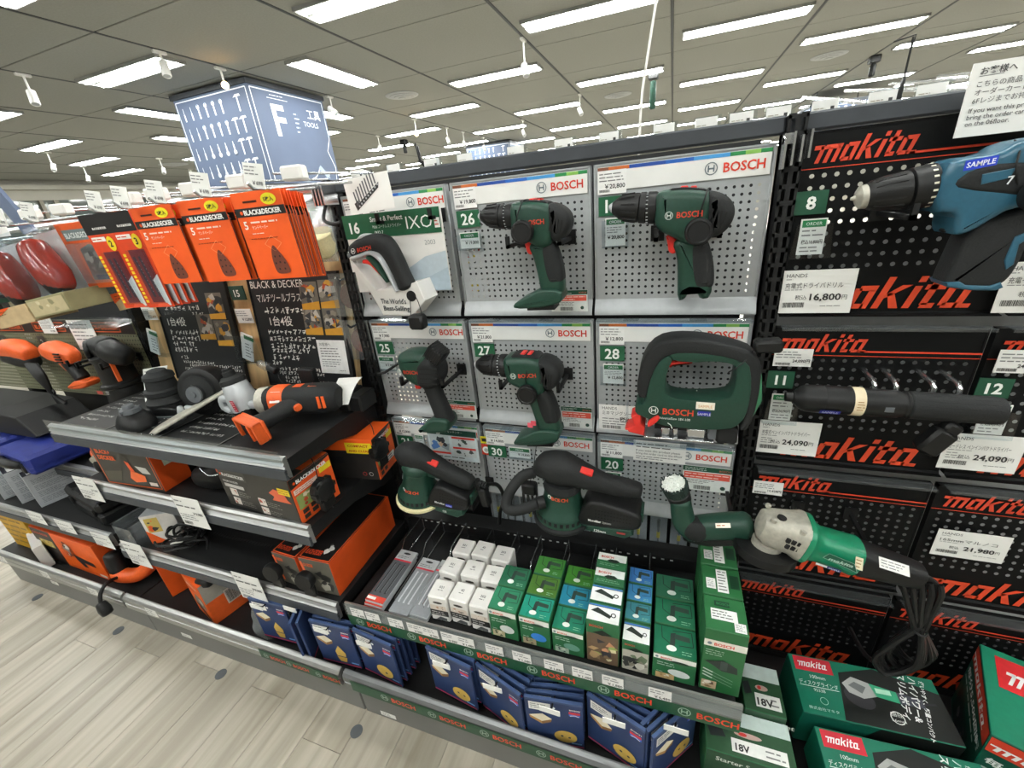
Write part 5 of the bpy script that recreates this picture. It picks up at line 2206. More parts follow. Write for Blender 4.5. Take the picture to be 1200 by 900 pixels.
p.lines(.003, .002, .042, .016, 3)
p.done(t, 'tag', True)
q = MB(M_blk)
e0 = A + ax * .249
q.tube([e0, e0 + Vector((.02, 0, -.012)), e0 + Vector((.03, 0, -.04)), e0 + Vector((.02, -.005, -.075)), e0 + Vector((.02, -.01, -.11))], .0052, n=8, sub=4)
cc = e0 + Vector((.018, -.01, -.115))
rc = random.Random(5)
for k in range(7):
    a = (k - 3) * .15
    w_ = .024 + .006 * rc.random()
    dy = -.012 + .005 * k
    lo = -.105 - .02 * rc.random()
    q.tube([cc + Vector((0, dy * .3, .01)), cc + Vector((-w_ * .9 + a * .03, dy, -.05)), cc + Vector((-w_ + a * .05, dy, lo * .75)), cc + Vector((a * .06, dy, lo)), cc + Vector((w_ + a * .05, dy, lo * .75)), cc + Vector((w_ * .8 + a * .03, dy, -.05)), cc + Vector((0, dy * .3, .01))], .0048, n=7, sub=4)
for k in range(5):
    dx = (k - 2) * .008
    q.tube([cc + Vector((dx * .4, -.004 + .004 * (k % 2), 0)), cc + Vector((dx - .006, .0, .04)), cc + Vector((dx * 1.6 - .014, 0, .085)), cc + Vector((dx * 1.7 - .02, .005, .105))], .0048, n=7, sub=3)
q.tube([cc + Vector((.0, .005, -.1)), cc + Vector((-.01, .02, -.14)), cc + Vector((-.025, .06, -.17)), cc + Vector((-.03, .13, -.18))], .0048, n=7, sub=4)
q.tube([cc + Vector((math.cos(a_) * .011, math.sin(a_) * .016, 0)) for a_ in [i_ * PI / 5 for i_ in range(11)]], .002, n=5)
build('cord_bundle', q, t, world=True)
holder(t, .29, .385, .635, .74)
for sx in (.31, .41):
    q = MB(M_blk)
    q.tube([(sx, .878, .56), (sx + .01, .80, .60), (sx + .015, .75, .638)], .003, n=6)
    build('support_arm', q, t, world=True)

# ---------------------------------------------------------------- cartons below the black panels
def grinder_top(p, w, h):
    p.rect(.001, .001, w - .001, h - .001, '#0f6e56')
    p.poly([(w * .28, h * .001 + .001), (w - .001, .001), (w - .001, h * .75), (w * .6, h * .98), (w * .34, h * .80)], '#141816', .5)
    p.rect(w * .03, h * .72, w * .30, h * .97, '#cf2a3a', 1)
    p.mark(w * .06, h * .79, h * .12, '#f4f4f2', w=w * .2, l=2)
    p.text('100mm', w * .12, h * .6, h * .085, '#e8f0ec', l=2)
    p.text('ディスクグラインダ', w * .03, h * .48, h * .085, '#e8f0ec', l=2, w=w * .27)
    p.rect(w * .03, h * .45, w * .3, h * .46, '#e8f0ec', 2)
    p.text('9533B', w * .12, h * .38, h * .07, '#d8e4de', l=2)
    p.ring(w * .17, h * .24, h * .06, h * .008, '#b8d0c4', 2)
    p.text('株式会社マキタ', w * .05, h * .08, h * .055, '#d0e0d8', l=2, w=w * .2)
    # picture of the grinder
    p.disc(w * .43, h * .42, w * .1, '#323236', 2, h * .16, rot=-.3)
    p.poly([(w * .34, h * .62), (w * .42, h * .76), (w * .53, h * .70), (w * .56, h * .5), (w * .46, h * .42), (w * .37, h * .48)], '#a8aaa8', 2.5)
    p.poly([(w * .38, h * .6), (w * .43, h * .68), (w * .5, h * .62), (w * .46, h * .5)], '#6a6e6e', 3)
    p.poly([(w * .53, h * .70), (w * .7, h * .64), (w * .7, h * .46), (w * .55, h * .5)], '#2f9a72', 2.5)
    p.rect(w * .56, h * .56, w * .66, h * .64, '#a8d8c0', 3)
    p.poly([(w * .7, h * .64), (w * .86, h * .6), (w * .86, h * .46), (w * .7, h * .46)], '#41444f', 2.5)
    p.line([(w * .86, h * .53), (w * .94, h * .56)], h * .03, '#23242c', 2.5)
    p.ring(w * .64, h * .22, h * .1, h * .015, '#e8ece8', 2)
    p.text('細径', w * .60, h * .24, h * .07, '#e8ece8', l=2, w=w * .08)
    p.text('56mm', w * .595, h * .16, h * .055, '#e8ece8', l=2, w=w * .09)


def grinder_side(p, w, h):
    p.rect(.001, .001, w - .001, h - .001, '#0e5a48')
    p.poly([(w * .3, .001), (w - .001, .001), (w - .001, h - .001), (w * .5, h - .001)], '#131614', .6)
    # slogan runs down the end of the lid


def slogan(t, w, d, h):
    p = Pr((w / 2 - .004, d / 2 - .002, h), (-.25, -1, 0), (1, -.25, 0))
    for i, s_ in enumerate(('使いやすく、軽量コンパクト', 'ハイパワー&', 'スリムボディ')):
        p.text(s_, .012 + .0 * i, -.02 - i * .018, (.009, .016, .016)[i], '#f0f2f0', bold=.02, l=3)
    p.done(t, 'slogan')


w_, d_, h_ = .262, .118, .115
t = carton('grinder_carton', 'teal carton with angle grinder picture, raised rear one of two', 'carton', (.432, .735, .188), .05, w_, d_, h_, M_tcard, {'top': grinder_top, 'front': grinder_side}, 'teal grinder cartons', tilt=(.10, .0))
slogan(t, w_, d_, h_)
t = carton('grinder_carton', 'teal carton with angle grinder picture, lower front one of two', 'carton', (.456, .605, .1735), .05, w_, d_, .10, M_tcard, {'top': grinder_top, 'front': grinder_side}, 'teal grinder cartons', tilt=(.10, .0))
slogan(t, w_, d_, .10)


def saw_top(p, w, h):
    p.rect(.001, .001, w - .001, h - .001, '#14795c')
    p.rect(w * .12, h * .55, w - .001, h * .92, '#cf2a2f', 1)
    p.mark(w * .2, h * .62, h * .2, '#f4f4f2', w=w * .75, l=2)


def saw_left(p, w, h):
    p.rect(.001, .001, w - .001, h - .001, '#0d4a3a')
    p.poly([(.002, h * .98), (w * .99, h * .98), (w * .99, h * .78), (.002, h * .78)], '#d04028', 1)
    p.mark(w * .06, h * .82, h * .1, '#f4f4f2', w=w * .8, l=2)
    p.text('毎分5,500回転', w * .05, h * .62, h * .1, '#f0f2f0', bold=.02, l=1, w=w * .9)
    p.lines(w * .05, h * .5, w * .85, h * .58, 1, '#c0d0c8', 1)
    p.photo(w * .1, h * .05, w * .7, h * .42, ['#0a2c24', '#20242a', '#3a3e44', '#15181c', '#6a6e70'], 12, 10)


carton('saw_carton', 'dark green carton with red name band at the end of the base shelf', 'carton', (.695, .735, .1672), -.38, .16, .21, .19, M_tcard, {'top': saw_top, 'left': saw_left, 'front': saw_left}, None)


def kit_top(p, w, h):
    p.rect(.001, .001, w - .001, h - .001, '#2a4f34')
    p.rect(.001, h * .66, w - .001, h - .001, '#c8d8d4', 1)
    p.rect(w * .30, h * .10, w * .92, h * .38, '#f0f0ec', 1)
    p.text('18V', w * .34, h * .14, h * .2, '#333333', bold=.03, l=2)
    p.lines(w * .68, h * .13, w * .9, h * .34, 2, '#888888', 2)
    p.disc(w * .5, h * .50, w * .16, '#c8a8a0', 1, h * .06)
    p.disc(w * .44, h * .50, w * .05, '#d03a34', 2, h * .04)
    p.poly([(w * .02, h * .55), (w * .18, h * .6), (w * .24, h * .35), (w * .06, h * .3)], '#23282a', 1)


def kit_front(p, w, h):
    p.rect(.001, .001, w - .001, h - .001, '#33523c')
    p.text('Starter Set', w * .12, h * .78, h * .14, '#e0e6de', bold=.01)
    p.photo(w * .1, h * .1, w * .9, h * .65, ['#3a5742', '#5a5f5a', '#7a807a', '#2a302c', '#8a9088'], 7, 9)


carton('starter_kit_carton', 'dark green battery kit carton with white 18V patch, rear one', 'carton', (.232, .68, .1672), .0, .075, .10, .135, M_gcard, {'top': kit_top, 'front': kit_front}, 'battery kit cartons')
t = carton('starter_kit_carton', 'dark green battery kit carton reading Starter Set, front one under tray end', 'carton', (.195, .585, .1672), .0, .155, .085, .12, M_gcard, {'top': kit_top, 'front': kit_front}, 'battery kit cartons')

# ---------------------------------------------------------------- shelves of the orange bay
def shelf(label, xa, xb, zt, dy=0.0, slots=False, cards=(), lip=0.0, group='black metal shelves with ribbed rails'):
    """zt: top of the front rail; the deck lies a little below it"""
    t = thing('metal_shelf', label, 'shelf', ((xa + xb) / 2, .70, zt - .03), group=group)
    q = MB(M_black)
    q.box(xa, xb, .552 + dy, .87, zt - .014, zt - .008)
    build('deck', q, t, False, world=True)
    if slots:
        q = MB(M_dark)
        for k in range(int((xb - xa) / .0125) - 2):
            q.box(xa + .02 + k * .0125, xa + .024 + k * .0125, .66, .672, zt - .0079, zt - .0075)
        q2 = MB(P('#c8c8c4'))
        build('slot_holes', q, t, False, world=True, kind='stuff')
    for x in (xa + .003, xb - .003):
        q = MB(M_black)
        q.prism([(.553 + dy, zt - .012), (.862, zt - .012), (.862, zt - .085), (.82, zt - .085), (.70 + dy, zt - .05), (.553 + dy, zt - .04)], x - .0015, x + .0015)
        build('bracket', q, t, False, world=True)
    q = MB(M_alu)
    z0 = zt - .054
    q.X = Matrix.Translation((0, dy, 0))
    q.prism([(.553, z0), (.546, z0 + .003), (.541, z0 + .012), (.543, z0 + .016), (.539, z0 + .02), (.543, z0 + .024), (.539, z0 + .028), (.543, z0 + .032), (.539, z0 + .036), (.543, z0 + .041), (.541, z0 + .05), (.547, z0 + .054), (.553, z0 + .054)], xa, xb)
    build('front_rail', q, t, False, world=True)
    q = MB(M_dgrey)
    q.X = Matrix.Translation((0, dy, 0))
    q.box(xa, xb, .5375, .545, z0 - .001, z0 + .025, bev=.001)
    build('rail_lip', q, t, False, world=True)
    if lip:
        q = MB(M_clearh)
        q.box(xa + .002, xb - .002, .539, .5405, zt - .02, zt + lip)
        build('clear_strip', q, t, False, world=True)
    for (x, z, w, h) in cards:
        q = MB(M_card)
        q.box(x, x + w, .5335, .5345, z, z + h)
        build('price_card', q, t, False, world=True)
        p = Pr((x, .5334, z))
        p.lines(w * .06, h * .8, w * .45, h * .92, 1)
        p.lines(w * .06, h * .62, w * .95, h * .76, 1, '#444444')
        p.text('￥9,980', w * .95, h * .45, h * .12, '#444444', 'r', bold=.02)
        p.lines(w * .06, h * .22, w * .75, h * .44, 3)
        p.barcode(w * .08, h * .06, w * .4, h * .17, seed=int(abs(x) * 1000))
        p.done(t, 'price_print', True)
    return t


XA, XB = -1.645, -.7575
shelf('black metal shelf with clear lip carrying sample tools below the chalkboards', XA, XB, .845, lip=.018)
shelf('black metal shelf with hanging price cards carrying the sander cartons', XA, XB, .657, cards=((-1.655, .593, .105, .082), (-1.205, .583, .102, .097)))
shelf('black metal shelf with hanging price cards above the orange bay base', XA, XB, .402, slots=True, cards=((-1.60, .338, .10, .097), (-1.105, .335, .102, .1)))
shelf('black metal shelf in the end bay carrying boxes and a black case', -2.55, XA - .033, .43, cards=((-2.13, .405, .1, .05), (-1.955, .40, .1, .05), (-1.76, .38, .1, .055)))
shelf('black metal shelf in the end bay carrying blue cases', -2.55, XA - .033, .575, dy=.12)

# plywood display back with two chalkboards
t = thing('display_board', 'plywood display board with two framed chalkboards on it', 'display board', (-1.22, .875, .84))
q = MB(M_ply)
q.add([(-1.640, .862, .840), (-.805, .862, .840), (-.77, .912, 1.235), (-1.62, .912, 1.235), (-1.640, .876, .840), (-.805, .876, .840), (-.77, .926, 1.233), (-1.62, .926, 1.233)], [(0, 1, 2, 3), (4, 7, 6, 5), (0, 4, 5, 1), (1, 5, 6, 2), (2, 6, 7, 3), (3, 7, 4, 0)])
build('plywood', q, t, False, world=True)
LN = Vector((0, .05, .41)).normalized()       # lean of the board


def chalkboard(x0, x1, z0, z1, label, body):
    tt = thing('chalkboard', label, 'chalkboard', ((x0 + x1) / 2, .85, z0), group='chalkboards on the plywood')
    O = Vector((x0, .8455 + (z0 - .825) * .05 / .41, z0))
    X = Matrix.Translation(O) @ Matrix.Rotation(-math.atan2(.05, .41), 4, 'X')
    W, H = x1 - x0, (z1 - z0) / LN.z
    q = MB(M_chalk)
    q.X = X
    q.box(0, W, 0, .006, 0, H)
    build('slate', q, tt, False, world=True)
    q = MB(M_black)
    q.X = X
    for (a, b, c, d) in ((-.004, W + .004, -.004, 0), (-.004, W + .004, H, H + .004), (-.004, 0, 0, H), (W, W + .004, 0, H)):
        q.box(a, b, -.003, .008, c, d)
    build('frame', q, tt, False, world=True)
    p = Pr(O, X3, LN)
    body(p, W, H)
    p.done(tt, 'chalk_writing', True)
    return tt, O, W, H


def cbA(p, W, H):
    p.text('BLACK & DECKER', W * .015, H * .895, .028, '#e8e8e2', w=W * .62)
    p.text('マルチツールプラス', W * .06, H * .775, .027, '#e8e8e2', w=W * .52)
    p.chalk(W * .12, H * .66, W * .70, .022, seed=2)
    p.text('1台4役', W * .16, H * .565, .030, '#e8e8e2', bold=.01)
    p.chalk(W * .62, H * .60, W * .72, .013, seed=3)
    for i, e in enumerate((.6, .64, .66)):
        p.chalk(W * .11, H * (.475 - .065 * i), W * e, .0185, seed=10 + i)
    for i, e in enumerate((.55, .42)):
        p.chalk(W * .11, H * (.30 - .065 * i), W * e, .0185, seed=20 + i)
    p.chalk(W * .08, H * .185, W * .2, .015, seed=30)
    for i, (a, e) in enumerate(((.12, .96), (.14, .70), (.2, .60), (.2, .95))):
        p.chalk(W * a, H * (.135 - .04 * i), W * e, .0125, seed=40 + i)
    cols = ['#6a655c', '#8a8478', '#2a2a2c', '#b8b4ac', '#3a3c40', '#a84828', '#c89438', '#55524c']
    for k, (a, b) in enumerate(((.58, .70), (.79, .71), (.565, .48), (.785, .48))):
        p.photo(W * a, H * b, W * (a + .195), H * (b + .235), cols, 50 + k, 18)
        p.poly([(W * a, H * b), (W * (a + .195), H * b), (W * (a + .195), H * (b + .07)), (W * a, H * (b + .05))], '#c8922e', 2.3)
    p.rect(W * .66, H * .135, W * .97, H * .435, '#f0f0ee', 1)
    p.text('お客様へ', W * .69, H * .385, .010, '#555555', l=2)
    p.lines(W * .69, H * .28, W * .93, H * .37, 4, '#666666', 2)
    p.lines(W * .69, H * .19, W * .93, H * .27, 4, '#777777', 2)
    p.lines(W * .87, H * .155, W * .95, H * .17, 1, '#777777', 2)


def cbB(p, W, H):
    p.text('BLACK & DECKER', W * .01, H * .895, .028, '#e8e8e2', w=W * .46)
    p.text('マルチツールベーシック', W * .04, H * .79, .025, '#e8e8e2', w=W * .5)
    p.chalk(W * .1, H * .70, W * .58, .02, seed=62)
    p.text('1台4役', W * .09, H * .56, .030, '#e8e8e2', bold=.01)
    p.chalk(W * .48, H * .655, W * .62, .013, seed=63)
    for i, e in enumerate((.5, .62, .38, .44)):
        p.chalk(W * .08, H * (.46 - .06 * i), W * e, .0185, seed=70 + i)
    p.chalk(W * .14, H * .205, W * .26, .014, seed=80)
    for i, (a, e) in enumerate(((.16, .6), (.24, .94), (.15, .96), (.15, .80), (.15, .97))):
        p.chalk(W * a, H * (.16 - .035 * i), W * e, .0115, seed=90 + i)
    cols = ['#6a655c', '#8a8478', '#2a2a2c', '#b8b4ac', '#3a3c40', '#a84828', '#c89438']
    for k, (a, b) in enumerate(((.72, .62), (.52, .42), (.74, .36))):
        p.photo(W * a, H * b, W * (a + .21), H * (b + .25), cols, 150 + k, 16)
        p.poly([(W * a, H * b), (W * (a + .21), H * b), (W * (a + .21), H * (b + .06)), (W * a, H * (b + .05))], '#d8a034', 2.3)


chalkboard(-1.115, -.803, .868, 1.180, 'chalkboard with four snapshots and white slip at the orange drill', cbA)
chalkboard(-1.535, -1.215, .868, 1.180, 'chalkboard with three snapshots behind the circular saw', cbB)
t = thing('number_sign', 'dark green number tag fixed to plywood between the chalkboards', 'sign', (-1.16, .875, 1.15))
q = MB(P('#1f3f34'))
q.box(-1.183, -1.128, .872, .876, 1.118, 1.158)
build('tag', q, t, False, world=True)
p = Pr((-1.183, .8718, 1.118))
p.text('15', .0275, .010, .027, '#e8ece8', 'c', bold=.02)
p.done(t, 'number_print', True)
for (x, z, lab_) in ((-1.19, 1.05, 'clear pocket with white order cards on plywood between the chalkboards'), (-1.61, 1.06, 'clear pocket with white order cards at outer edge of plywood')):
    t = thing('card_pocket', lab_, 'card pocket', (x + .03, .86, z - .09), group='clear card pockets')
    q = MB(M_card)
    q.box(x, x + .062, .872, .874, z, z + .042)
    q.X = Matrix.Translation((x + .03, .85, z - .065)) @ Matrix.Rotation(.35, 4, 'Y')
    q.box(-.02, .02, -.002, .002, -.045, .04)
    build('order_card', q, t, False, world=True)
    p = Pr((x, .8715, z))
    p.lines(.004, .02, .055, .038, 3)
    p.text('￥12,800', .06, .008, .011, '#444444', 'r', bold=.02)
    p.done(t, 'price_print', True)
    p = Pr((x + .03 - .022, .8475, z - .105), (.94, 0, -.34), (.34, 0, .94))
    p.rect(.0, .07, .036, .082, '#1f6a40')
    p.lines(.003, .01, .033, .06, 5, l=1)
    p.done(t, 'order_print', True)
    q = MB(M_clear)
    q.box(x - .012, x + .085, .838, .839, z - .115, z - .03)
    q.box(x - .012, x + .085, .839, .872, z - .116, z - .115)
    build('pocket', q, t, False, world=True)

# ---------------------------------------------------------------- orange abrasive packs on hooks
def sand_pack():
    t = thing('abrasive_pack', 'x', 'abrasive pack', (0, 0, 0))
    w, h = .104, .148
    q = MB(M_ocard)
    q.box(-w / 2, w / 2, -.0022, -.0006, -h, 0, bev=.0004)
    build('pack_card', q, t, False)
    q = MB(M_brown)
    q.box(-w / 2 + .001, w / 2 - .0003, -.0006, .0026, -h + .002, -h * .22, bev=.0006)
    build('abrasive_sheets', q, t, False)
    p = Pr((-w / 2, -.0023, -h))
    p.rect(0, h * .735, w, h * .83, '#23211f')
    p.bd(w * .10, h * .755, w * .82, dot='#e0531c', l=2)
    p.disc(w * .74, h * .905, w * .15, '#f2e42a', 1, h * .062, n=20)
    p.text('5枚入', w * .74, h * .883, h * .055, '#2a2a22', 'c', bold=.03, l=2)
    p.rect(w * .22, h * .885, w * .5, h * .905, '#3a1c10', 1)
    p.text('5', w * .09, h * .60, h * .125, '#f6ede6', bold=.02)
    p.lines(w * .24, h * .64, w * .82, h * .70, 1, '#f6d8c8', 1)
    p.text('サンドペーパー', w * .24, h * .595, h * .05, '#f6e4d8', w=w * .32)
    p.lines(w * .2, h * .53, w * .5, h * .56, 1, '#f6d8c8', 1)
    p.lines(w * .14, h * .475, w * .84, h * .5, 1, '#7a2a10', 1)
    p.line([(w * .38, h * .42), (w * .55, h * .33), (w * .72, h * .42), (w * .55, h * .51), (w * .38, h * .42)], w * .007, '#f09a6a', 1)
    pts = []
    for i in range(13):
        a = i / 12
        pts.append((w * (.46 + .18 * math.sin(a * PI / 2) ** 1.0 - .02), h * (.40 - .33 * a * .92)))
    sh = [(w * .53, h * .41), (w * .60, h * .34), (w * .68, h * .25), (w * .73, h * .13), (w * .72, h * .075), (w * .64, h * .06), (w * .48, h * .06), (w * .43, h * .09), (w * .42, h * .2), (w * .44, h * .3), (w * .48, h * .37)]
    p.poly(chaikin(sh, 1), '#6e3a2c', 1)
    for (a, b) in ((.50, .27), (.60, .27), (.48, .19), (.57, .20), (.66, .19), (.52, .12), (.63, .12)):
        p.disc(w * a, h * b, w * .018, '#2c1812', 2, n=8)
    p.done(t, 'front_print')
    return t


GS = 'orange abrasive packs on hooks'
sp = None
for (x, n, ddx, where) in ((-.942, 5, .004, 'hook beside the blade packs'), (-.806, 5, .004, 'middle hook'), (-.668, 8, -.004, 'hook nearest the silver panels')):
    for i in range(n):
        loc = (x + ddx * i * .35, .598 + (.0125 if n < 8 else .0085) * i, 1.360 - .001 * i)
        rot = (.05, 0.015 * math.sin(i * 2.1), .10 + .03 * math.sin(i * 1.7))
        lab_ = 'orange abrasive pack, %s on the %s' % (('front', 'second', 'third', 'fourth', 'fifth', 'sixth', 'seventh', 'eighth')[i], where)
        if sp is None:
            sp = sand_pack()
            sp.location, sp.rotation_euler, sp['label'], sp['group'] = loc, rot, lab_, GS
        else:
            dup(sp, loc, rot, lab_, GS)


def blade_card():
    t = thing('blade_pack', 'x', 'blade pack', (0, 0, 0))
    w, h = .074, .205
    q = MB(P('#d8451e'))
    q.box(-w / 2, w / 2, -.002, .002, -h, 0, bev=.0006)
    build('pack_card', q, t, False)
    p = Pr((-w / 2, -.0021, -h))
    p.rect(0, h * .80, w, h, '#1d1c1c')
    p.bd(w * .3, h * .85, w * .6, dot=None)
    p.rect(w * .12, h * .73, w * .66, h * .775, '#f4ece4', 1)
    p.lines(w * .15, h * .735, w * .62, h * .77, 1, '#d05030', 2)
    p.disc(w * .80, h * .70, w * .15, '#f0d42a', 1, h * .075, n=18)
    for k in range(12):
        p.rect(w * .04, h * (.06 + .045 * k), w * .15, h * (.09 + .045 * k), '#f0d02a', 1)
    p.poly([(w * .3, h * .62), (w * .92, h * .62), (w * .92, h * .06), (w * .3, h * .06)], '#7a2a30', 1)
    p.poly([(w * .72, h * .30), (w * .98, h * .36), (w * .98, h * .02), (w * .8, h * .02)], '#d8d8d8', 2)
    for k in range(2):
        u = w * (.42 + .2 * k)
        p.line([(u, h * .55), (u + w * .08, h * .12)], w * .09, '#3a3440', 2.4)
        for j in range(9):
            p.disc(u + w * .05 + w * .008 * j, h * (.50 - .04 * j), w * .018, '#8a8490', 3, n=6)
    p.poly([(w * .4, .001), (w * .95, .001), (w * .85, h * .05), (w * .5, h * .05)], '#e85a3a', 2.5)
    p.done(t, 'front_print')
    q = MB(M_clear)
    q.box(-w * .2, w * .42, -.009, -.0085, -h * .95, -h * .38)
    q.box(w * .415, w * .42, -.009, -.002, -h * .95, -h * .38)
    build('blister', q, t, False)
    return t


bc = None
fronts = []
for s_, (x, num) in enumerate(((-1.168, '2'), (-1.082, '3'))):
    for i in range(4):
        loc = (x + .006 * i, .617 + .014 * i, 1.362)
        lab_ = 'slim red and black blade pack, %s on hook with number %s' % (('front', 'second', 'third', 'fourth')[i], ('two', 'three')[s_])
        if bc is None:
            bc = blade_card()
            o = bc
            o.location, o['label'], o['group'] = loc, lab_, 'slim blade packs on hooks'
            o.rotation_euler = (.06, 0, .1)
        else:
            o = dup(bc, loc, (.06, 0, .1), lab_, 'slim blade packs on hooks')
        if i == 0:
            fronts.append((o, num))
for o, num in fronts:
            w, h = .074, .205
            p = Pr((-w / 2, -.0021, -h))
            p.text(num, w * .80, h * .67, h * .09, '#1a1a1a', 'c', bold=.03, l=2)
            po = p.done(None, 'number_print')
            po.parent = o


def hook(x, y0, label, z=1.372, tag=True, w=.036):
    t = thing('display_hook', label, 'hook', (x, .87, z), group='chrome hooks along the bar')
    q = MB(M_steel)
    q.tube([(x + .02, .862, z), (x + .008, y0 + .1, z - .006), (x, y0 + .01, z - .012), (x, y0 - .02, z - .012), (x, y0 - .028, z - .004)], .0028, n=6)
    q.tube([(x + .02, .862, z + .016), (x + .008, y0 + .02, z + .010)], .0022, n=6)
    build('arm', q, t, world=True)
    if tag:
        q = MB(M_wcard)
        q.X = Matrix.Translation((x + .03, y0 - .0, z + .006)) @ Matrix.Rotation(.25, 4, 'Z')
        q.box(-w / 2 + .03, w / 2 + .03, -.003, .02, -.012, .010, bev=.003)
        build('tag_holder', q, t, False, world=True)
        q = MB(M_card)
        q.X = Matrix.Translation((x + .005, y0 - .016, z + .002)) @ Matrix.Rotation(.12, 4, 'Z') @ Matrix.Rotation(.18, 4, 'Y')
        q.box(-w / 2, w / 2, -.001, 0, -.014, .022)
        build('tag', q, t, False, world=True)
        p = Pr(q.X @ Vector((-w / 2, -.0012, -.014)), q.X.to_3x3() @ X3, q.X.to_3x3() @ Z3)
        p.lines(.003, .018, w * .8, .033, 3)
        p.text('￥698', w * .92, .005, .008, '#555555', 'r', bold=.02)
        p.done(t, 'tag_print', True)


for i, (x, s_) in enumerate(((-1.05, 'at the blade packs with yellow two'), (-.97, 'at the blade packs with yellow three'), (-.872, 'first of the orange pack hooks'), (-.755, 'over the middle orange packs'), (-.632, 'over the last orange packs'), (-1.28, 'over the orange blister card'), (-1.40, 'over the red boxed lights'))):
    hook(x - (.0 if i < 5 else 0), .585, 'chrome hook with white price tag, ' + s_)
t = thing('corner_clips', 'bundle of chrome bar clips at the corner post of the silver panels', 'clip', (-.735, .86, 1.36))
q = MB(M_steel)
for k in range(4):
    q.box(-.757 + k * .009, -.753 + k * .009, .825, .87, 1.335, 1.378)
q.tube([(-.735, .835, 1.335), (-.71, .79, 1.305), (-.67, .77, 1.295), (-.645, .765, 1.297)], .004, n=6, sub=3, m=M_blk)
build('body', q, t, world=True, kind='stuff')
t = thing('corner_clips', 'bundle of chrome bar clips on the post by the blue drill panel', 'clip', (.18, .86, 1.36))
q = MB(M_steel)
for k in range(4):
    q.box(.160 + k * .011, .163 + k * .011, .84, .862, 1.31 + .004 * k, 1.355 + .006 * (k % 2))
q.box(.16, .176, .85, .862, 1.345, 1.36)
build('body', q, t, world=True, kind='stuff')

# orange blister, red lights in cartons
t = thing('accessory_blister', 'orange blister card with grey accessory set hanging by blade packs', 'blister card', (-1.33, .66, 1.355), (.08, 0, .1))
q = MB(M_orange)
q.box(-.065, .065, 0, .003, -.155, 0, bev=.001)
build('card', q, t, False)
p = Pr((-.065, -.0003, -.155))
p.rect(.015, .115, .115, .14, '#7a8a8a')
p.text('BLACK&DECKER', .02, .121, .017, '#e8eeee', bold=.03, w=.09)
p.poly([(.035, .02), (.11, .02), (.12, .095), (.08, .105), (.045, .095)], '#77736c', 1)
p.rect(.05, .02, .105, .032, '#2a3450', 2)
p.photo(.045, .035, .11, .095, ['#6a6760', '#8c8880', '#55524c', '#a8a49a', '#3c3a36'], 31, 9)
p.done(t, 'print')
q = MB(M_bag)
q.box(-.035, .055, -.018, -.0175, -.14, -.045)
q.box(-.035, -.0345, -.018, 0, -.14, -.045)
q.box(.0545, .055, -.018, 0, -.14, -.045)
build('blister', q, t, False)
dup(t, (-1.30, .70, 1.355), (.08, 0, .1), 'second orange blister card tucked behind the first', None)


def red_box(label, loc, rz, foot):
    t = thing('handheld_carton', label, 'carton', loc, (.0, -.12, rz), 'open cartons with red tools')
    q = MB(foot)
    q.box(-.06, .06, -.05, .05, 0, .045, bev=.001)
    build('tray_base', q, t, False)
    q = MB(M_wcard)
    q.box(-.058, .058, .045, .048, .045, .19)
    build('back_card', q, t, False)
    q = MB(mat('red_gloss_plastic', '#a8352a', .25, nz=.06, coat=.4))
    q.limb([(-.02, .005, .165, .026), (-.012, 0, .13, .033), (.01, -.008, .085, .033), (.022, -.012, .055, .024)], n=16)
    build('red_tool', q, t)
    q = MB(M_blk)
    q.limb([(.012, -.013, .068, .026), (.016, -.015, .05, .022)], n=14)
    build('tool_end', q, t)
    q = MB(M_clear)
    q.box(-.06, .06, -.0505, -.05, .045, .19)
    q.box(-.0605, -.06, -.05, .048, .045, .19)
    q.box(.06, .0605, -.05, .048, .045, .19)
    build('clear_window', q, t, False)
    p = Pr((-.06, -.0505, 0))
    if foot is M_kraft:
        p.poly([(.0, .02), (.07, .045), (.0, .045)], '#e05a20')
        p.lines(.01, .028, .06, .04, 2, '#6a3a20', 1)
    else:
        p.photo(.004, .004, .116, .04, ['#b9ac88', '#8a8464', '#cfc6a8', '#a39a78'], 3, 5)
    p.done(t, 'print')
    return t


red_box('open carton with red handheld tool and orange printed base, outermost of the row', (-1.53, .60, 1.135), .2, M_kraft)
red_box('open carton with red handheld tool, between outermost carton and blister card', (-1.41, .625, 1.155), .2, mat('khaki_card', '#8f8a66', .7))
red_box('open carton with red handheld tool half hidden behind the orange blister', (-1.335, .76, 1.14), .2, M_kraft)
t = thing('acrylic_shelf', 'clear wavy plastic shelf lip below the red cartons', 'shelf lip', (-1.5, .70, 1.10))
q = MB(M_clear)
q.box(-1.66, -1.36, .66, .86, 1.095, 1.097)
q.add([(-1.66 + .007 * k, .658 + (.004 if k % 2 else 0), z) for z in (1.095, 1.125) for k in range(44)], [(k, k + 1, 45 + k, 44 + k) for k in range(43)])
build('lip', q, t, False, world=True)
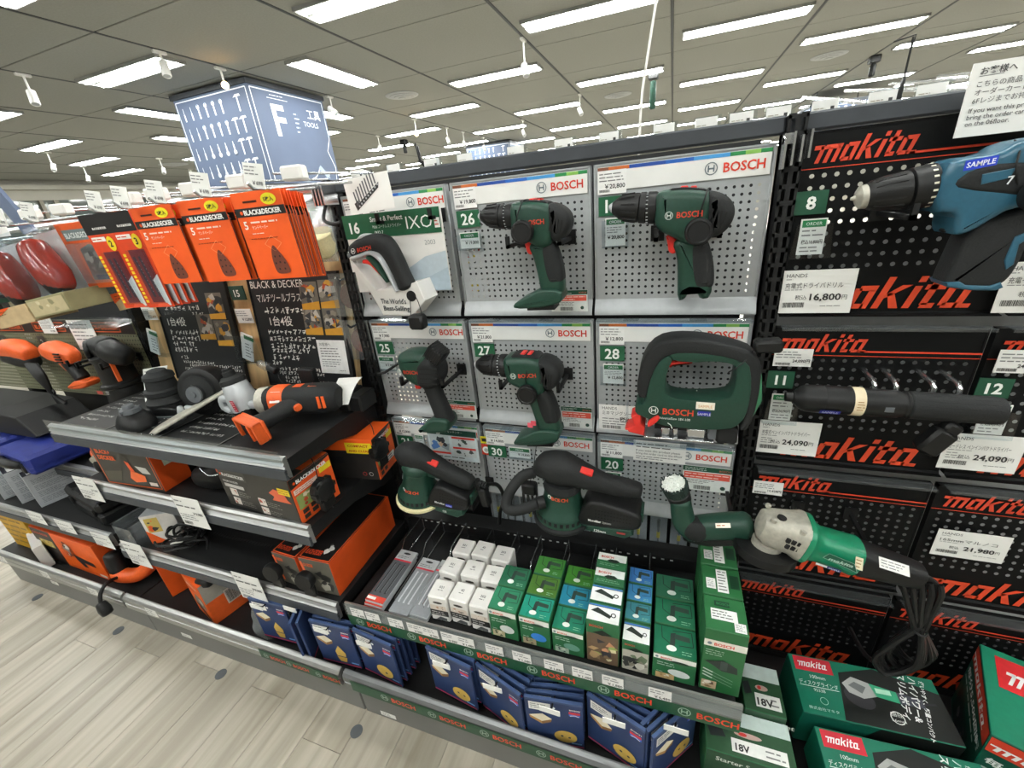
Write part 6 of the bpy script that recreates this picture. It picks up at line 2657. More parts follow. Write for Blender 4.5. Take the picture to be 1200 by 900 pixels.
# clear bag with lamp globe
t = thing('bagged_accessory', 'clear plastic bag with round white part between orange packs and silver panels', 'bag', (-.79, .86, 1.22))
q = MB(M_bagw)
q.loft([((-.79, .86, 1.345), (.045, 0, 0), (0, .004, 0)), ((-.79, .86, 1.33), (.048, 0, 0), (0, .012, 0)), ((-.795, .86, 1.28), (.05, 0, 0), (0, .028, 0)), ((-.80, .86, 1.235), (.045, 0, 0), (0, .022, 0)), ((-.80, .86, 1.21), (.042, 0, 0), (0, .003, 0))], n=18)
build('bag', q, t, world=True)
q = MB(M_cream)
q.lathe((-.79, .86, 1.225), (.1, -.4, 1), [(0, .02), (.01, .032), (.03, .036), (.05, .034), (.055, .036), (.058, .034)], n=20)
build('white_part', q, t, world=True)
for k, z in enumerate((1.12, 1.0)):
    t = thing('bagged_accessory', ('clear bag of brown abrasive discs hung in the gap beside the chalkboard', 'lower clear bag of brown abrasive discs beside the chalkboard')[k], 'bag', (-.765, .90, z - .05), group='bags in the gap beside the chalkboard')
    q = MB(M_brown)
    for i in range(5):
        q.lathe((-.765 + .002 * i, .885 + .006 * i, z), (.2, -1, .2), [(0, .034), (.002, .034)], n=20)
    build('disc_stack', q, t, world=True, kind='stuff')
    q = MB(M_bag)
    q.box(-.81, -.722, .865, .8655, z - .05, z + .06)
    build('bag', q, t, False, world=True)
    q = MB(M_steel)
    q.tube([(-.765, .955, z + .05), (-.765, .85, z + .045), (-.765, .84, z + .055)], .003, n=6)
    build('hook_arm', q, t, world=True)

# ---------------------------------------------------------------- sample tools on the top shelf
SZ = .839


def shelf_card(name, label, x0, x1, y0, y1, seed):
    t = thing(name, label, 'card', ((x0 + x1) / 2, (y0 + y1) / 2, SZ - .002), group='chalk cards lying on the top shelf')
    q = MB(M_chalk)
    q.box(x0, x1, y0, y1, SZ - .0018, SZ - .0006)
    build('card', q, t, False, world=True)
    p = Pr((x0, y0, SZ - .0006), X3, Y3)
    W, H = x1 - x0, y1 - y0
    for i in range(9):
        p.chalk(W * .08, H * (.86 - .09 * i), W * random.Random(seed + i).uniform(.3, .92), .0115, seed=seed + i)
    p.line([(.002, .002), (W - .002, .002), (W - .002, H - .002)], .001, '#b8b8b4')
    p.done(t, 'chalk_writing', True)


shelf_card('info_card', 'chalk card lying flat at outer end of the top shelf', -1.63, -1.42, .56, .82, 200)
shelf_card('info_card', 'chalk card lying flat under the black sander head', -1.405, -1.20, .56, .82, 220)
shelf_card('info_card', 'chalk card lying flat between the saw and silver head', -1.185, -.985, .56, .82, 240)
t = thing('price_slip', 'white price slip leaning behind the black sander head', 'price card', (-1.43, .72, SZ))
q = MB(M_card)
q.add([(-1.475, .70, SZ), (-1.395, .70, SZ), (-1.355, .735, .962), (-1.475, .735, .945)], [(0, 1, 2, 3)])
q.add([(-1.475, .702, SZ), (-1.395, .702, SZ), (-1.355, .737, .962), (-1.475, .737, .945)], [(3, 2, 1, 0)])
build('slip', q, t, False, world=True)
p = Pr((-1.46, .7185, .90), (1, .0, .07), (0, .27, .96))
p.lines(.0, .02, .07, .045, 3)
p.lines(.0, -.03, .06, .01, 3)
p.done(t, 'print', True)
t = thing('price_slip', 'white price slip curling behind the orange drill', 'price card', (-.76, .75, SZ))
q = MB(M_card)
n_ = 6
vv = []
for i in range(n_ + 1):
    a = i / n_
    vv += [(-.815 + .02 * a, .755 + .04 * a, .862 + .062 * a + .004 * math.sin(a * 3)), (-.752 + .03 * a, .76 + .04 * a, .868 + .06 * a + .010 * math.sin(a * 3))]
q.add(vv, [(2 * i, 2 * i + 1, 2 * i + 3, 2 * i + 2) for i in range(n_)])
build('slip', q, t, False, world=True)

t = thing('palm_sander_attachment', 'matt black palm sander with stepped round top on the top shelf', 'tool head', (-1.345, .695, SZ), (0, 0, .2))
q = MB(M_rub)
q.lathe((0, 0, .025), (.05, 0, 1), [(0, .05), (.012, .052), (.02, .045), (.03, .042), (.033, .046), (.045, .046), (.05, .038), (.075, .034), (.078, .038), (.088, .036), (.095, .024), (.10, .022), (.104, .012)], n=26)
build('body', q, t)
q = MB(M_blk)
q.pillow([(-.05, .002), (.085, .002), (.095, .012), (.07, .03), (-.04, .03)], -.05, .05, .006, sm=1)
build('base', q, t)
q = MB(M_mgrey)
q.pillow([(-.06, 0), (.1, 0), (.1, .004), (-.06, .004)], -.054, .054, .001, sm=0)
build('sole', q, t)
t = thing('delta_sander_attachment', 'small black delta sanding attachment at the shelf lip', 'tool head', (-1.335, .598, SZ), (0, 0, -.1))
q = MB(M_blk)
q.loft([((0, 0, .002), (.055, 0, 0), (0, .04, 0)), ((0, 0, .012), (.055, 0, 0), (0, .04, 0)), ((0, 0, .03), (.046, 0, 0), (0, .034, 0)), ((-.005, 0, .042), (.03, 0, 0), (0, .026, 0))], n=20)
build('foot', q, t)
q = MB(M_mgrey)
q.lathe((-.005, 0, .04), Z3, [(0, .024), (.012, .022), (.016, .014), (.024, .012)], n=18)
for k in range(5):
    a = k * 2 * PI / 5
    q.box(-.005 + math.cos(a) * .02 - .004, -.005 + math.cos(a) * .02 + .004, math.sin(a) * .02 - .004, math.sin(a) * .02 + .004, .04, .054)
build('coupling', q, t)

t = thing('circular_saw_attachment', 'black circular saw attachment with round guard and slanting steel sole', 'tool head', (-1.18, .70, SZ))
q = MB(M_blk)
ce = Vector((-1.175, .705, .909))
axs = Vector((.25, -.95, .12)).normalized()
q.lathe(ce, axs, [(-.03, .045), (-.028, .062), (.0, .068), (.022, .066), (.026, .058), (.027, .05)], n=34)
build('blade_guard', q, t, world=True)
q = MB(M_rub)
q.lathe(ce, axs, [(.02, .05), (.032, .047), (.034, .035), (.036, .026), (.042, .025)], n=28)
build('guard_hub', q, t, world=True)
q = MB(M_mgrey)
q.lathe(ce, axs, [(.036, .024), (.046, .022), (.0465, .014)], n=20)
q.lathe(ce, axs, [(.044, .009), (.05, .008)], n=12)
build('arbor', q, t, world=True)
q = MB(M_cast)
P0, P1 = Vector((-1.235, .585, .848)), Vector((-1.085, .745, .93))
dd = (P1 - P0).normalized()
nn = dd.cross(Vector((.7, -.6, .1))).normalized()
sd_ = dd.cross(nn).normalized()
q.loft([(P0 - dd * .012, sd_ * .02, nn * .0012), (P0, sd_ * .032, nn * .0016), (P1, sd_ * .032, nn * .0016), (P1 + dd * .01, sd_ * .024, nn * .0014)], n=14, e=6)
q.tube([P0 + nn * .004 - sd_ * .03, P1 + nn * .004 - sd_ * .03], .0045, n=8)
build('steel_sole', q, t, world=True)
q = MB(M_silver)
q.limb([(-1.232, .65, .845, .009), (-1.222, .648, .865, .0085), (-1.218, .648, .882, .006)], n=10)
q.box(-1.21, -1.175, .652, .662, .868, .882, bev=.002)
build('lever', q, t, world=True)
q = MB(M_rub)
q.limb([(-1.25, .80, .885, .02), (-1.225, .79, .905, .024), (-1.19, .77, .92, .024)], n=14)
q.limb([(-1.13, .72, .925, .012), (-1.105, .715, .935, .010), (-1.09, .712, .945, .006)], n=10)
build('motor_end', q, t, world=True)

t = thing('jigsaw_attachment', 'silver jigsaw attachment with black cap on the top shelf', 'tool head', (-1.045, .70, SZ))
q = MB(M_blk)
q.limb([(-1.025, .70, .845, .026), (-1.035, .70, .862, .033), (-1.038, .70, .872, .032)], n=18)
build('foot', q, t, world=True)
q = MB(M_silver)
q.lathe((-1.036, .70, .864), (-.2, 0, 1), [(0, .03), (.004, .034), (.03, .0365), (.055, .033), (.078, .029), (.08, .027)], n=26)
q.limb([(-1.065, .685, .90, .012), (-1.085, .68, .90, .011), (-1.09, .68, .875, .01), (-1.07, .68, .865, .008)], n=10)
q.limb([(-1.02, .695, .885, .01), (-1.0, .695, .882, .011), (-.985, .695, .885, .010)], n=10)
build('body', q, t, world=True)
q = MB(M_rub)
q.lathe((-1.051, .70, .939), (-.2, 0, 1), [(0, .031), (.012, .030), (.018, .022), (.02, .015), (.032, .0155), (.034, .012), (.04, .012)], n=22)
build('cap', q, t, world=True)
p = Pr((-1.027, .6605, .876), (1, .15, -.1), (-.25, 0, .97))
p.rect(0, 0, .011, .032, '#a82a3a')
p.lines(.002, .002, .009, .03, 5, '#e8b8bc')
p.done(t, 'label', True)
p = Pr((-1.055, .6625, .868), (1, -.1, -.05), (0, 0, 1))
p.rect(0, 0, .016, .004, '#7a7e80')
p.done(t, 'model_print', True)
t2 = thing('security_tag', 'small black and clear security tag on thin cord in front of the chalkboard', 'security tag', (-.96, .76, .95))
q = MB(M_blk)
q.limb([(-.985, .76, .962, .010), (-.962, .76, .952, .011)], n=10)
build('body', q, t2, world=True)
q = MB(M_bag)
q.limb([(-1.015, .76, .972, .009), (-.99, .76, .962, .012)], n=10)
build('clear_end', q, t2, world=True)
q = MB(M_blk)
q.tube([(-1.06, .70, .972), (-1.045, .72, .99), (-1.02, .76, .974)], .0011, n=5, sub=4)
q.tube([(-.96, .76, .95), (-.955, .755, .93), (-.93, .75, .915), (-.89, .745, .905)], .0011, n=5, sub=4)
build('cord', q, t2, world=True)

# orange drill lying on its side, battery side to the shelf edge
t = thing('multi_tool_drill', 'black and orange cordless tool lying at the shelf end with orange battery foot', 'power drill', (-.87, .69, SZ))
a0, a1 = Vector((-.955, .70, .895)), Vector((-.765, .755, .892))
dm = (a1 - a0).normalized()
s1 = dm.cross(Z3).normalized()
u1 = s1.cross(dm).normalized()
q = MB(M_cast)
q.lathe(a0, dm, [(-.018, .026), (-.012, .034), (.004, .036), (.012, .034)], n=24)
for k in range(12):
    a = k * PI / 6
    q.box(0, 0.0001, 0, .0001, 0, .0001) if False else None
build('collar', q, t, world=True)
q = MB(M_rub)
q.loft([(a0 + dm * .01, s1 * .034, u1 * .034), (a0 + dm * .04, s1 * .035, u1 * .035), (a0 + dm * .09, s1 * .036, u1 * .036), (a0 + dm * .15, s1 * .037, u1 * .038), (a0 + dm * .18, s1 * .035, u1 * .036), (a0 + dm * .195, s1 * .024, u1 * .025)], n=22, e=2.6)
build('motor_body', q, t, world=True)
q = MB(M_orange)
q.loft([(a0 + dm * .025, s1 * .0355, u1 * .0355), (a0 + dm * .03, s1 * .0372, u1 * .0372), (a0 + dm * .06, s1 * .0372, u1 * .0372), (a0 + dm * .064, s1 * .0355, u1 * .0355)], n=22, e=2.6)
for (d_, w_) in ((.085, .022), (.125, .024)):
    c_ = a0 + dm * d_ + u1 * .0362
    q.add([c_ - dm * 0 - s1 * .012, c_ + dm * w_ - s1 * .012, c_ + dm * w_ + s1 * .012 + u1 * .001, c_ + s1 * .012 + u1 * .001], [(0, 1, 2, 3)])
for d_ in (.158, .17):
    c_ = a0 + dm * d_ + s1 * .036
    q.loft([(c_ + u1 * .018, dm * .004, s1 * .002), (c_ - u1 * .012, dm * .004, s1 * .003)], n=8)
build('orange_trim', q, t, world=True)
p = Pr(a0 + dm * .034 + s1 * .0325 + u1 * .0185, dm, (s1 * -.55 + u1 * .84))
p.rect(0, -.012, .026, .016, '#f0e6e0')
p.lines(.002, -.01, .024, .014, 3, '#c85a50')
p.done(t, 'label', True)
q = MB(M_rub)
g0 = a0 + dm * .085 + s1 * .02 - u1 * .005
g1 = Vector((-.895, .61, .876))
gd = (g1 - g0).normalized()
gs = gd.cross(Z3).normalized()
gu = gs.cross(gd).normalized()
q.loft([(g0 - gd * .02, gs * .03, gu * .024), (g0 + gd * .02, gs * .026, gu * .021), (g0 + gd * .06, gs * .022, gu * .019), (g1 - gd * .012, gs * .025, gu * .021), (g1, gs * .028, gu * .022)], n=18, e=2.3)
build('handle', q, t, world=True)
q = MB(M_orange)
q.loft([(g0 + gd * .005 - gs * .022, gu * .010, gd * .012), (g0 + gd * .008 - gs * .032, gu * .008, gd * .010)], n=12)
fX = Matrix(((gs.x, gu.x, gd.x, g1.x), (gs.y, gu.y, gd.y, g1.y), (gs.z, gu.z, gd.z, g1.z), (0, 0, 0, 1)))
q.X = fX
q.box(-.05, .05, -.026, .026, -.004, .006, bev=.003)
for (a, b, c, d) in ((-.05, -.042, -.026, .026), (.042, .05, -.026, .026), (-.05, .05, .019, .026), (-.018, -.012, -.026, .02)):
    q.box(a, b, c, d, .004, .026, bev=.002)
build('battery_foot', q, t, world=True)
q = MB(M_blk)
q.X = fX
q.box(.012, .036, -.024, .018, .004, .02, bev=.002)
build('terminal_block', q, t, world=True)
t = thing('black_case', 'small black plastic case standing at back end of the top shelf', 'case', (-.745, .79, SZ - .01))
q = MB(M_blk)
q.box(-.80, -.762, .77, .84, SZ + .0, SZ + .05, bev=.004)
q.box(-.762, -.725, .772, .838, SZ - .0, SZ + .045, bev=.004)
build('body', q, t, False, world=True)
t = thing('display_stand', 'flat black pedestal standing behind the orange drill', 'stand', (-.86, .79, SZ))
q = MB(M_blk)
q.box(-.905, -.855, .77, .79, SZ, .955, bev=.003)
build('body', q, t, False, world=True)

# ---------------------------------------------------------------- second shelf
def sand_front(p, w, h):
    p.rect(.001, .001, w - .001, h - .001, '#35332f')
    p.poly([(.001, h - .001), (w * .34, h - .001), (w * .3, h * .9), (.001, h * .8)], '#b8441c', 1)
    p.rect(w * .03, h * .72, w * .42, h * .93, '#4a4844', 2)
    p.bd(w * .05, h * .77, w * .35, dot='#f05a1e', l=3)
    p.text('PALM SANDER', w * .06, h * .62, h * .07, '#d8d8d4', bold=.02, l=2, w=w * .22)
    p.rect(w * .06, h * .5, w * .34, h * .58, '#c8c6c2', 2)
    for k, (a, b) in enumerate(((.11, .3), (.11, .08), (.50, .24), (.50, .03))):
        p.photo(w * a, h * b, w * (a + .1), h * (b + .17), ['#d8d0c8', '#c0503a', '#6a4a38', '#e8e0d8'], 70 + k, 5)
        p.lines(w * (a + .12), h * b, w * (a + .32), h * (b + .14), 3, '#8a8882', 2)
    p.poly([(w * .7, h * .62), (w * .78, h * .74), (w * .9, h * .7), (w * .93, h * .55), (w * .97, h * .48), (w * .72, h * .46), (w * .76, h * .56)], '#d8603c', 2)
    p.rect(w * .84, h * .66, w * .99, h * .80, '#e8d028', 3)
    p.lines(w * .85, h * .68, w * .98, h * .78, 2, '#b05a2a', 4)


def sand_top(p, w, h):
    p.rect(.001, .001, w - .001, h - .001, '#33312e')
    p.poly([(.001, h * .05), (w * .38, h * .05), (w * .3, h - .001), (.001, h - .001)], '#a8421e', 1)
    p.bd(w * .42, h * .1, w * .5, dot='#f05a1e', l=2)
    p.rect(w * .66, h * .35, w - .001, h - .001, '#e0602c', 2)
    p.rect(w * .68, h * .45, w * .9, h * .65, '#f0e4dc', 3)


def sand_end(p, w, h):
    p.rect(.001, .001, w - .001, h - .001, '#e25a24')
    p.poly([(.001, h * .78), (w - .001, h * .96), (w - .001, h - .001), (.001, h - .001)], '#25231f', 1)
    p.bd(w * .08, h * .84, w * .8, dot='#f05a1e', l=2)
    p.rect(w * .05, h * .64, w * .62, h * .74, '#f0d8cc', 1)
    p.lines(w * .08, h * .65, w * .6, h * .73, 2, '#c05030', 2)
    p.rect(w * .68, h * .72, w * .98, h * .85, '#e8d028', 1)
    p.photo(w * .06, h * .3, w * .5, h * .6, ['#8a9a58', '#c8b878', '#a83a2a', '#e0d8c0', '#c8583a'], 75, 8)
    p.disc(w * .1, h * .05, w * .001, '#e25a24', 1)
    for k, (a, b) in enumerate(((.1, .18), (.3, .2), (.1, .06), (.3, .08))):
        p.rect(w * a, h * b, w * (a + .14), h * (b + .09), '#2a2622', 1)
    p.rect(w * .5, h * .2, w * .9, h * .34, '#e8e4e0', 1)
    p.lines(w * .52, h * .21, w * .88, h * .33, 2, '#444444', 2)


t = carton('sander_carton', 'long charcoal and orange sander carton with alarm block, front of the second shelf', 'carton', (-.908, .622, .6507), -.075, .262, .122, .125, M_dcard, {'front': sand_front, 'top': sand_top, 'right': sand_end}, 'charcoal and orange sander cartons')
t2 = carton('sander_carton', 'charcoal and orange sander carton pushed to back end of the second shelf', 'carton', (-.80, .785, .6507), .12, .19, .10, .125, M_ocard, {'front': lambda p, w, h: (p.rect(.001, .001, w - .001, h * .72, '#232120'), p.rect(w * .58, h * .66, w * .99, h * .92, '#e8d028', 1), p.text('COMPACT', w * .62, h * .82, h * .075, '#b03a1a', bold=.03, l=2, w=w * .32), p.text('AND CLEAN', w * .62, h * .70, h * .075, '#b03a1a', bold=.03, l=2, w=w * .34), p.rect(w * .2, h * .4, w * .5, h * .56, '#15171a', 1), p.ring(w * .78, h * .15, h * .05, h * .012, '#b83a3a', 1), p.ring(w * .88, h * .15, h * .05, h * .012, '#d8d8d4', 1)), 'top': lambda p, w, h: p.rect(.001, .001, w * .7, h - .001, '#d8571f'), 'right': sand_end}, 'charcoal and orange sander cartons')
for (c, lab_) in (((-.733, .60, .725), 'ridged black alarm block on end of the front sander carton'), ((-.694, .77, .735), 'ridged black alarm block on end of the rear sander carton')):
    t3 = thing('alarm_block', lab_, 'security tag', c, (0, 0, 0), 'alarm blocks on the sander cartons')
    q = MB(M_blk)
    q.lathe((-.018, 0, 0), (1, -.1, 0), [(0, .026), (.004, .029), (.02, .029), (.024, .024), (.026, .02)], n=20)
    for k in range(8):
        a = k * PI / 4
        q.box(-.012, .004, math.cos(a) * .027 - .005, math.cos(a) * .027 + .005, math.sin(a) * .027 - .005, math.sin(a) * .027 + .005)
    build('body', q, t3)
    q = MB(M_blk)
    q.box(-.022, -.006, -.012, .028, -.06, -.02, bev=.003)
    build('base', q, t3)
    q = MB(M_blk)
    q.tube([(-.012, 0, .024), (-.02, .01, .06), (-.05, .03, .068)], .0012, n=5, sub=3)
    q.tube([(-.01, 0, -.05), (-.016, .02, -.07), (-.05, .03, -.075)], .0012, n=5, sub=3)
    build('strap', q, t3)


def trim_front(p, w, h):
    p.rect(.001, .001, w - .001, h - .001, '#34322e')
    p.line([(w * .03, h * .06), (w * .97, h * .06), (w * .97, h * .95), (w * .03, h * .95), (w * .03, h * .06)], .003, '#d8622c', 1)
    p.text('BLACK+', w * .09, h * .78, h * .13, '#e8622c', bold=.04, l=2, w=w * .26)
    p.text('DECKER', w * .09, h * .64, h * .13, '#e8622c', bold=.04, l=2, w=w * .3)
    p.poly([(w * .06, h * .1), (w * .3, h * .14), (w * .4, h * .4), (w * .06, h * .34)], '#4c4a40', 1.4)
    p.poly([(w * .5, h * .25), (w * .56, h * .42), (w * .66, h * .40), (w * .78, h * .34), (w * .76, h * .2), (w * .56, h * .15)], '#e86a34', 2)
    p.line([(w * .46, h * .7), (w * .5, h * .8), (w * .58, h * .74), (w * .62, h * .45)], w * .025, '#3f3d39', 2)
    p.poly([(w * .54, h * .66), (w * .6, h * .62), (w * .64, h * .42), (w * .57, h * .42)], '#e0562a', 3)
    p.poly([(w * .68, h * .56), (w * .86, h * .54), (w * .9, h * .4), (w * .76, h * .4)], '#b8b6b0', 2)
    p.rect(w * .8, h * .12, w * .93, h * .2, '#e8d8d0', 2)


t = carton('trimmer_carton', 'charcoal carton with orange border and trimmer picture on second shelf', 'carton', (-1.41, .60, .6507), .05, .235, .08, .142, M_oplate, {'front': trim_front, 'right': lambda p, w, h: p.photo(w * .3, h * .5, w * .95, h * .95, ['#a8b0a0', '#3a3a38', '#c8a860', '#e8e4d8'], 77, 6)}, None)
t = thing('open_box', 'orange open carton behind the trimmer carton', 'carton', (-1.25, .72, .6507))
q = MB(M_oplate)
q.box(-1.31, -1.16, .70, .703, .65, .72)
q.box(-1.31, -1.16, .80, .803, .65, .72)
q.box(-1.31, -1.307, .70, .80, .65, .72)
q.box(-1.163, -1.16, .70, .80, .65, .72)
q.box(-1.31, -1.16, .70, .80, .65, .653)
build('body', q, t, False, world=True)
t = thing('tool_bag', 'black vacuum-like tool with orange tip slumped between cartons on second shelf', 'tool', (-1.13, .62, .6507))
q = MB(M_blk)
q.limb([(-1.20, .62, .684, .028), (-1.16, .62, .689, .034), (-1.11, .63, .70, .042), (-1.085, .65, .735, .04), (-1.09, .67, .765, .03)], n=18, sub=4)
build('body', q, t, world=True)
q = MB(M_orange)
q.limb([(-1.09, .655, .77, .022), (-1.06, .66, .782, .018), (-1.04, .665, .79, .010)], n=12)
build('orange_tip', q, t, world=True)
q = MB(M_steel)
q.tube([(-1.13, .585, .74), (-1.10, .583, .722), (-1.06, .60, .728)], .002, n=6, sub=4)
build('ring', q, t, world=True)
t = thing('orange_tool', 'orange drill body behind the outer price card on second shelf', 'power drill', (-1.62, .60, .66))
q = MB(M_orange)
q.limb([(-1.66, .62, .70, .022), (-1.62, .62, .715, .028), (-1.58, .63, .71, .026), (-1.54, .64, .70, .02)], n=16)
build('body', q, t, world=True)
q = MB(M_blk)
q.limb([(-1.635, .61, .70, .02), (-1.625, .60, .675, .021), (-1.62, .60, .66, .018)], n=14)
build('handle', q, t, world=True)
q = MB(M_cast)
q.lathe((-1.625, .60, .695), (.3, -1, -.3), [(0, .02), (.012, .02), (.014, .014)], n=18)
build('collar', q, t, world=True)

# ---------------------------------------------------------------- third shelf
def saw_box_front(p, w, h):
    p.rect(.001, .001, w - .001, h - .001, '#5c5a50')
    p.line([(w * .04, h * .9), (w * .15, h * .1)], w * .08, '#e8622c', 1)
    p.text('BLACK+DECKER', w * .03, h * .78, h * .12, '#e8622c', bold=.04, l=2, w=w * .4)
    p.photo(w * .25, h * .08, w * .97, h * .75, ['#5c5a50', '#2c2a28', '#b8b4a8', '#8a8678', '#1c1c1c'], 81, 9)


def saw_box_top(p, w, h):
    p.rect(.001, .001, w - .001, h - .001, '#1c1a1a')
    p.line([(.004, .004), (w - .004, .004), (w - .004, h - .004), (.004, h - .004), (.004, .004)], .003, '#e05a28', 1)
    p.text('BLACK+DECKER', w * .1, h * .06, h * .08, '#d84a28', bold=.03, l=2, w=w * .5)
    p.photo(w * .45, h * .03, w * .9, h * .25, ['#1c1a1a', '#c8c8c4', '#4a4a48', '#e0e0dc'], 83, 5)


carton('saw_carton', 'olive and orange jigsaw carton with tall orange end beside the tray', 'carton', (-.823, .706, .3955), .03, .10, .27, .115, M_oplate, {'front': saw_box_front, 'top': saw_box_top}, 'olive jigsaw cartons')
carton('saw_carton', 'olive jigsaw carton on third shelf, second from the tray', 'carton', (-.918, .69, .3955), -.05, .088, .24, .108, M_oplate, {'front': saw_box_front, 'top': saw_box_top}, 'olive jigsaw cartons')
for (x, lab_) in ((-.835, 'black alarm puck on the jigsaw carton beside the tray'), (-.945, 'black alarm puck on the second jigsaw carton')):
    t3 = thing('alarm_block', lab_, 'security tag', (x, .553, .455), (0, 0, 0), 'alarm pucks on the jigsaw cartons')
    q = MB(M_blk)
    q.lathe((0, 0, .01), (.1, -1, .1), [(-.0, .024), (.012, .027), (.02, .024)], n=18)
    q.box(-.02, .02, -.012, .0, -.045, .0, bev=.004)
    build('body', q, t3)
t = carton('flat_carton', 'flat black carton with red-framed name lying at back of third shelf', 'carton', (-1.185, .80, .3955), 0, .42, .13, .09, M_dcard, {'front': lambda p, w, h: (p.rect(.001, .001, w - .001, h - .001, '#1c1a1a'), p.line([(w * .04, h * .55), (w * .34, h * .55), (w * .34, h * .88), (w * .04, h * .88), (w * .04, h * .55)], .002, '#c8402c', 1), p.text('BLACK+DECKER', w * .06, h * .64, h * .17, '#c8402c', bold=.03, w=w * .26), p.rect(w * .15, h * .1, w * .24, h * .28, '#e8e4e0', 1), p.disc(w * .56, h * .45, h * .2, '#c8482c', 1), p.rect(w * .75, h * .2, w * .92, h * .38, '#c84a34', 1))}, None)
carton('tool_carton', 'white and orange carton tilted at outer end of third shelf', 'carton', (-1.52, .66, .3955), .5, .1, .14, .11, M_lgrey, {'front': lambda p, w, h: (p.rect(.001, .001, w - .001, h - .001, '#d8d4d0'), p.poly([(.001, .001), (w * .5, .001), (.001, h * .5)], '#e8622c', 1), p.photo(w * .1, h * .4, w * .5, h * .9, ['#c8b060', '#e8622c', '#3a3a38'], 90, 5)), 'right': lambda p, w, h: (p.rect(.001, .001, w - .001, h - .001, '#b8b8b8'), p.poly([(w * .1, h * .9), (w * .4, h * .9), (w * .3, h * .6)], '#b83a34', 1), p.barcode(w * .45, h * .5, w * .9, h * .8))}, None)
t = thing('clear_pocket_bin', 'open clear plastic bin beside the black case on third shelf', 'bin', (-1.62, .60, .3955))
q = MB(M_bag)
q.box(-1.66, -1.57, .555, .557, .395, .46)
q.box(-1.66, -1.57, .66, .662, .395, .47)
q.box(-1.66, -1.658, .555, .66, .395, .47)
q.box(-1.572, -1.57, .555, .66, .395, .47)
build('body', q, t, False, world=True)
t = thing('power_cable', 'tangled black power cable with one white strand on third shelf', 'cable', (-1.38, .60, .3955))
q = MB(M_blk)
rc = random.Random(9)
for k in range(9):
    cx, cy = -1.40 + rc.uniform(-.04, .04), .605 + rc.uniform(-.02, .03)
    r1, r2 = rc.uniform(.04, .07), rc.uniform(.025, .04)
    z = .404 + .006 * k
    pts = [(cx + r1 * math.cos(a * PI / 5 + k), cy + r2 * math.sin(a * PI / 5 + k), z + rc.uniform(-.003, .010)) for a in range(9)]
    q.tube(pts, .0038, n=6, sub=3)
q.tube([(-1.33, .62, .43), (-1.28, .60, .45), (-1.25, .575, .44)], .0038, n=6, sub=3)
build('coil', q, t, world=True)
q = MB(M_wcard)
q.tube([(-1.43, .575, .415), (-1.40, .568, .435), (-1.36, .575, .445)], .0028, n=6, sub=3)
build('white_strand', q, t, world=True)

# ---------------------------------------------------------------- base shelf of the orange bay
def chain_front(p, w, h):
    p.rect(.001, .001, w * .34, h - .001, '#231f1c')
    p.text('BLACK+DECKER', w * .03, h * .84, h * .08, '#d8502c', bold=.03, w=w * .26)
    p.photo(w * .08, h * .5, w * .3, h * .7, ['#c8b058', '#8a7a40', '#e0d8a0'], 21, 5)
    p.rect(w * .34, .001, w - .001, h - .001, '#ee641e')
    p.poly([(w * .42, h * .6), (w * .5, h * .85), (w * .6, h * .75), (w * .62, h * .5), (w * .5, h * .38)], '#3a2c20', 1)
    p.photo(w * .43, h * .4, w * .62, h * .8, ['#e0601e', '#2c2622', '#8a8680', '#e8dcd0', '#b8481c'], 22, 9)
    p.poly([(w * .58, h * .52), (w * .86, h * .42), (w * .87, h * .3), (w * .6, h * .36)], '#2c2a2c', 2)
    p.poly([(w * .6, h * .36), (w * .7, h * .34), (w * .72, h * .2), (w * .66, h * .18)], '#2c2a2c', 2)
    p.rect(w * .86, h * .06, w * .97, h * .13, '#f0e0d4', 2)


carton('chain_saw_carton', 'dark and bright orange chain saw carton on the base shelf', 'carton', (-2.07, .60, .1672), -.02, .42, .1, .165, M_oplate, {'front': chain_front, 'right': lambda p, w, h: p.rect(w * .5, .001, w - .001, h - .001, '#1c1a18')}, None)
t = thing('reciprocating_saw', 'orange and black bent-handled tool lying over the base rail', 'tool', (-1.75, .56, .1672))
q = MB(M_blk)
q.limb([(-1.82, .57, .285, .024), (-1.815, .565, .25, .026), (-1.805, .56, .22, .026)], n=16)
q.limb([(-1.757, .462, .185, .014), (-1.747, .46, .165, .018), (-1.737, .458, .15, .016)], n=14)
build('grip', q, t, world=True)
q = MB(M_orange)
q.limb([(-1.81, .56, .228, .022), (-1.80, .555, .21, .025), (-1.765, .565, .202, .024), (-1.73, .58, .206, .023), (-1.70, .60, .23, .024), (-1.69, .61, .26, .02)], n=18, sub=4)
build('body', q, t, world=True)
q = MB(M_blk)
q.tube([(-1.785, .545, .212), (-1.77, .505, .230), (-1.760, .475, .215), (-1.757, .464, .19)], .006, n=8, sub=3)
build('cord', q, t, world=True)


def grinder_box_front(p, w, h):
    p.rect(.001, .001, w - .001, h - .001, '#ee6a22')
    p.bd(w * .1, h * .82, w * .7, dot=None)
    p.rect(w * .08, h * .66, w * .5, h * .74, '#c84a18', 1)
    p.poly([(w * .3, h * .15), (w * .2, h * .4), (w * .5, h * .65), (w * .85, h * .6), (w * .9, h * .35), (w * .6, h * .3)], '#8a857c', 1)
    p.poly([(w * .15, h * .3), (w * .4, h * .22), (w * .8, h * .05), (w * .9, h * .1), (w * .5, h * .36)], '#2c2a2a', 2)
    p.disc(w * .7, h * .5, w * .12, '#c8c4bc', 2, h * .08)


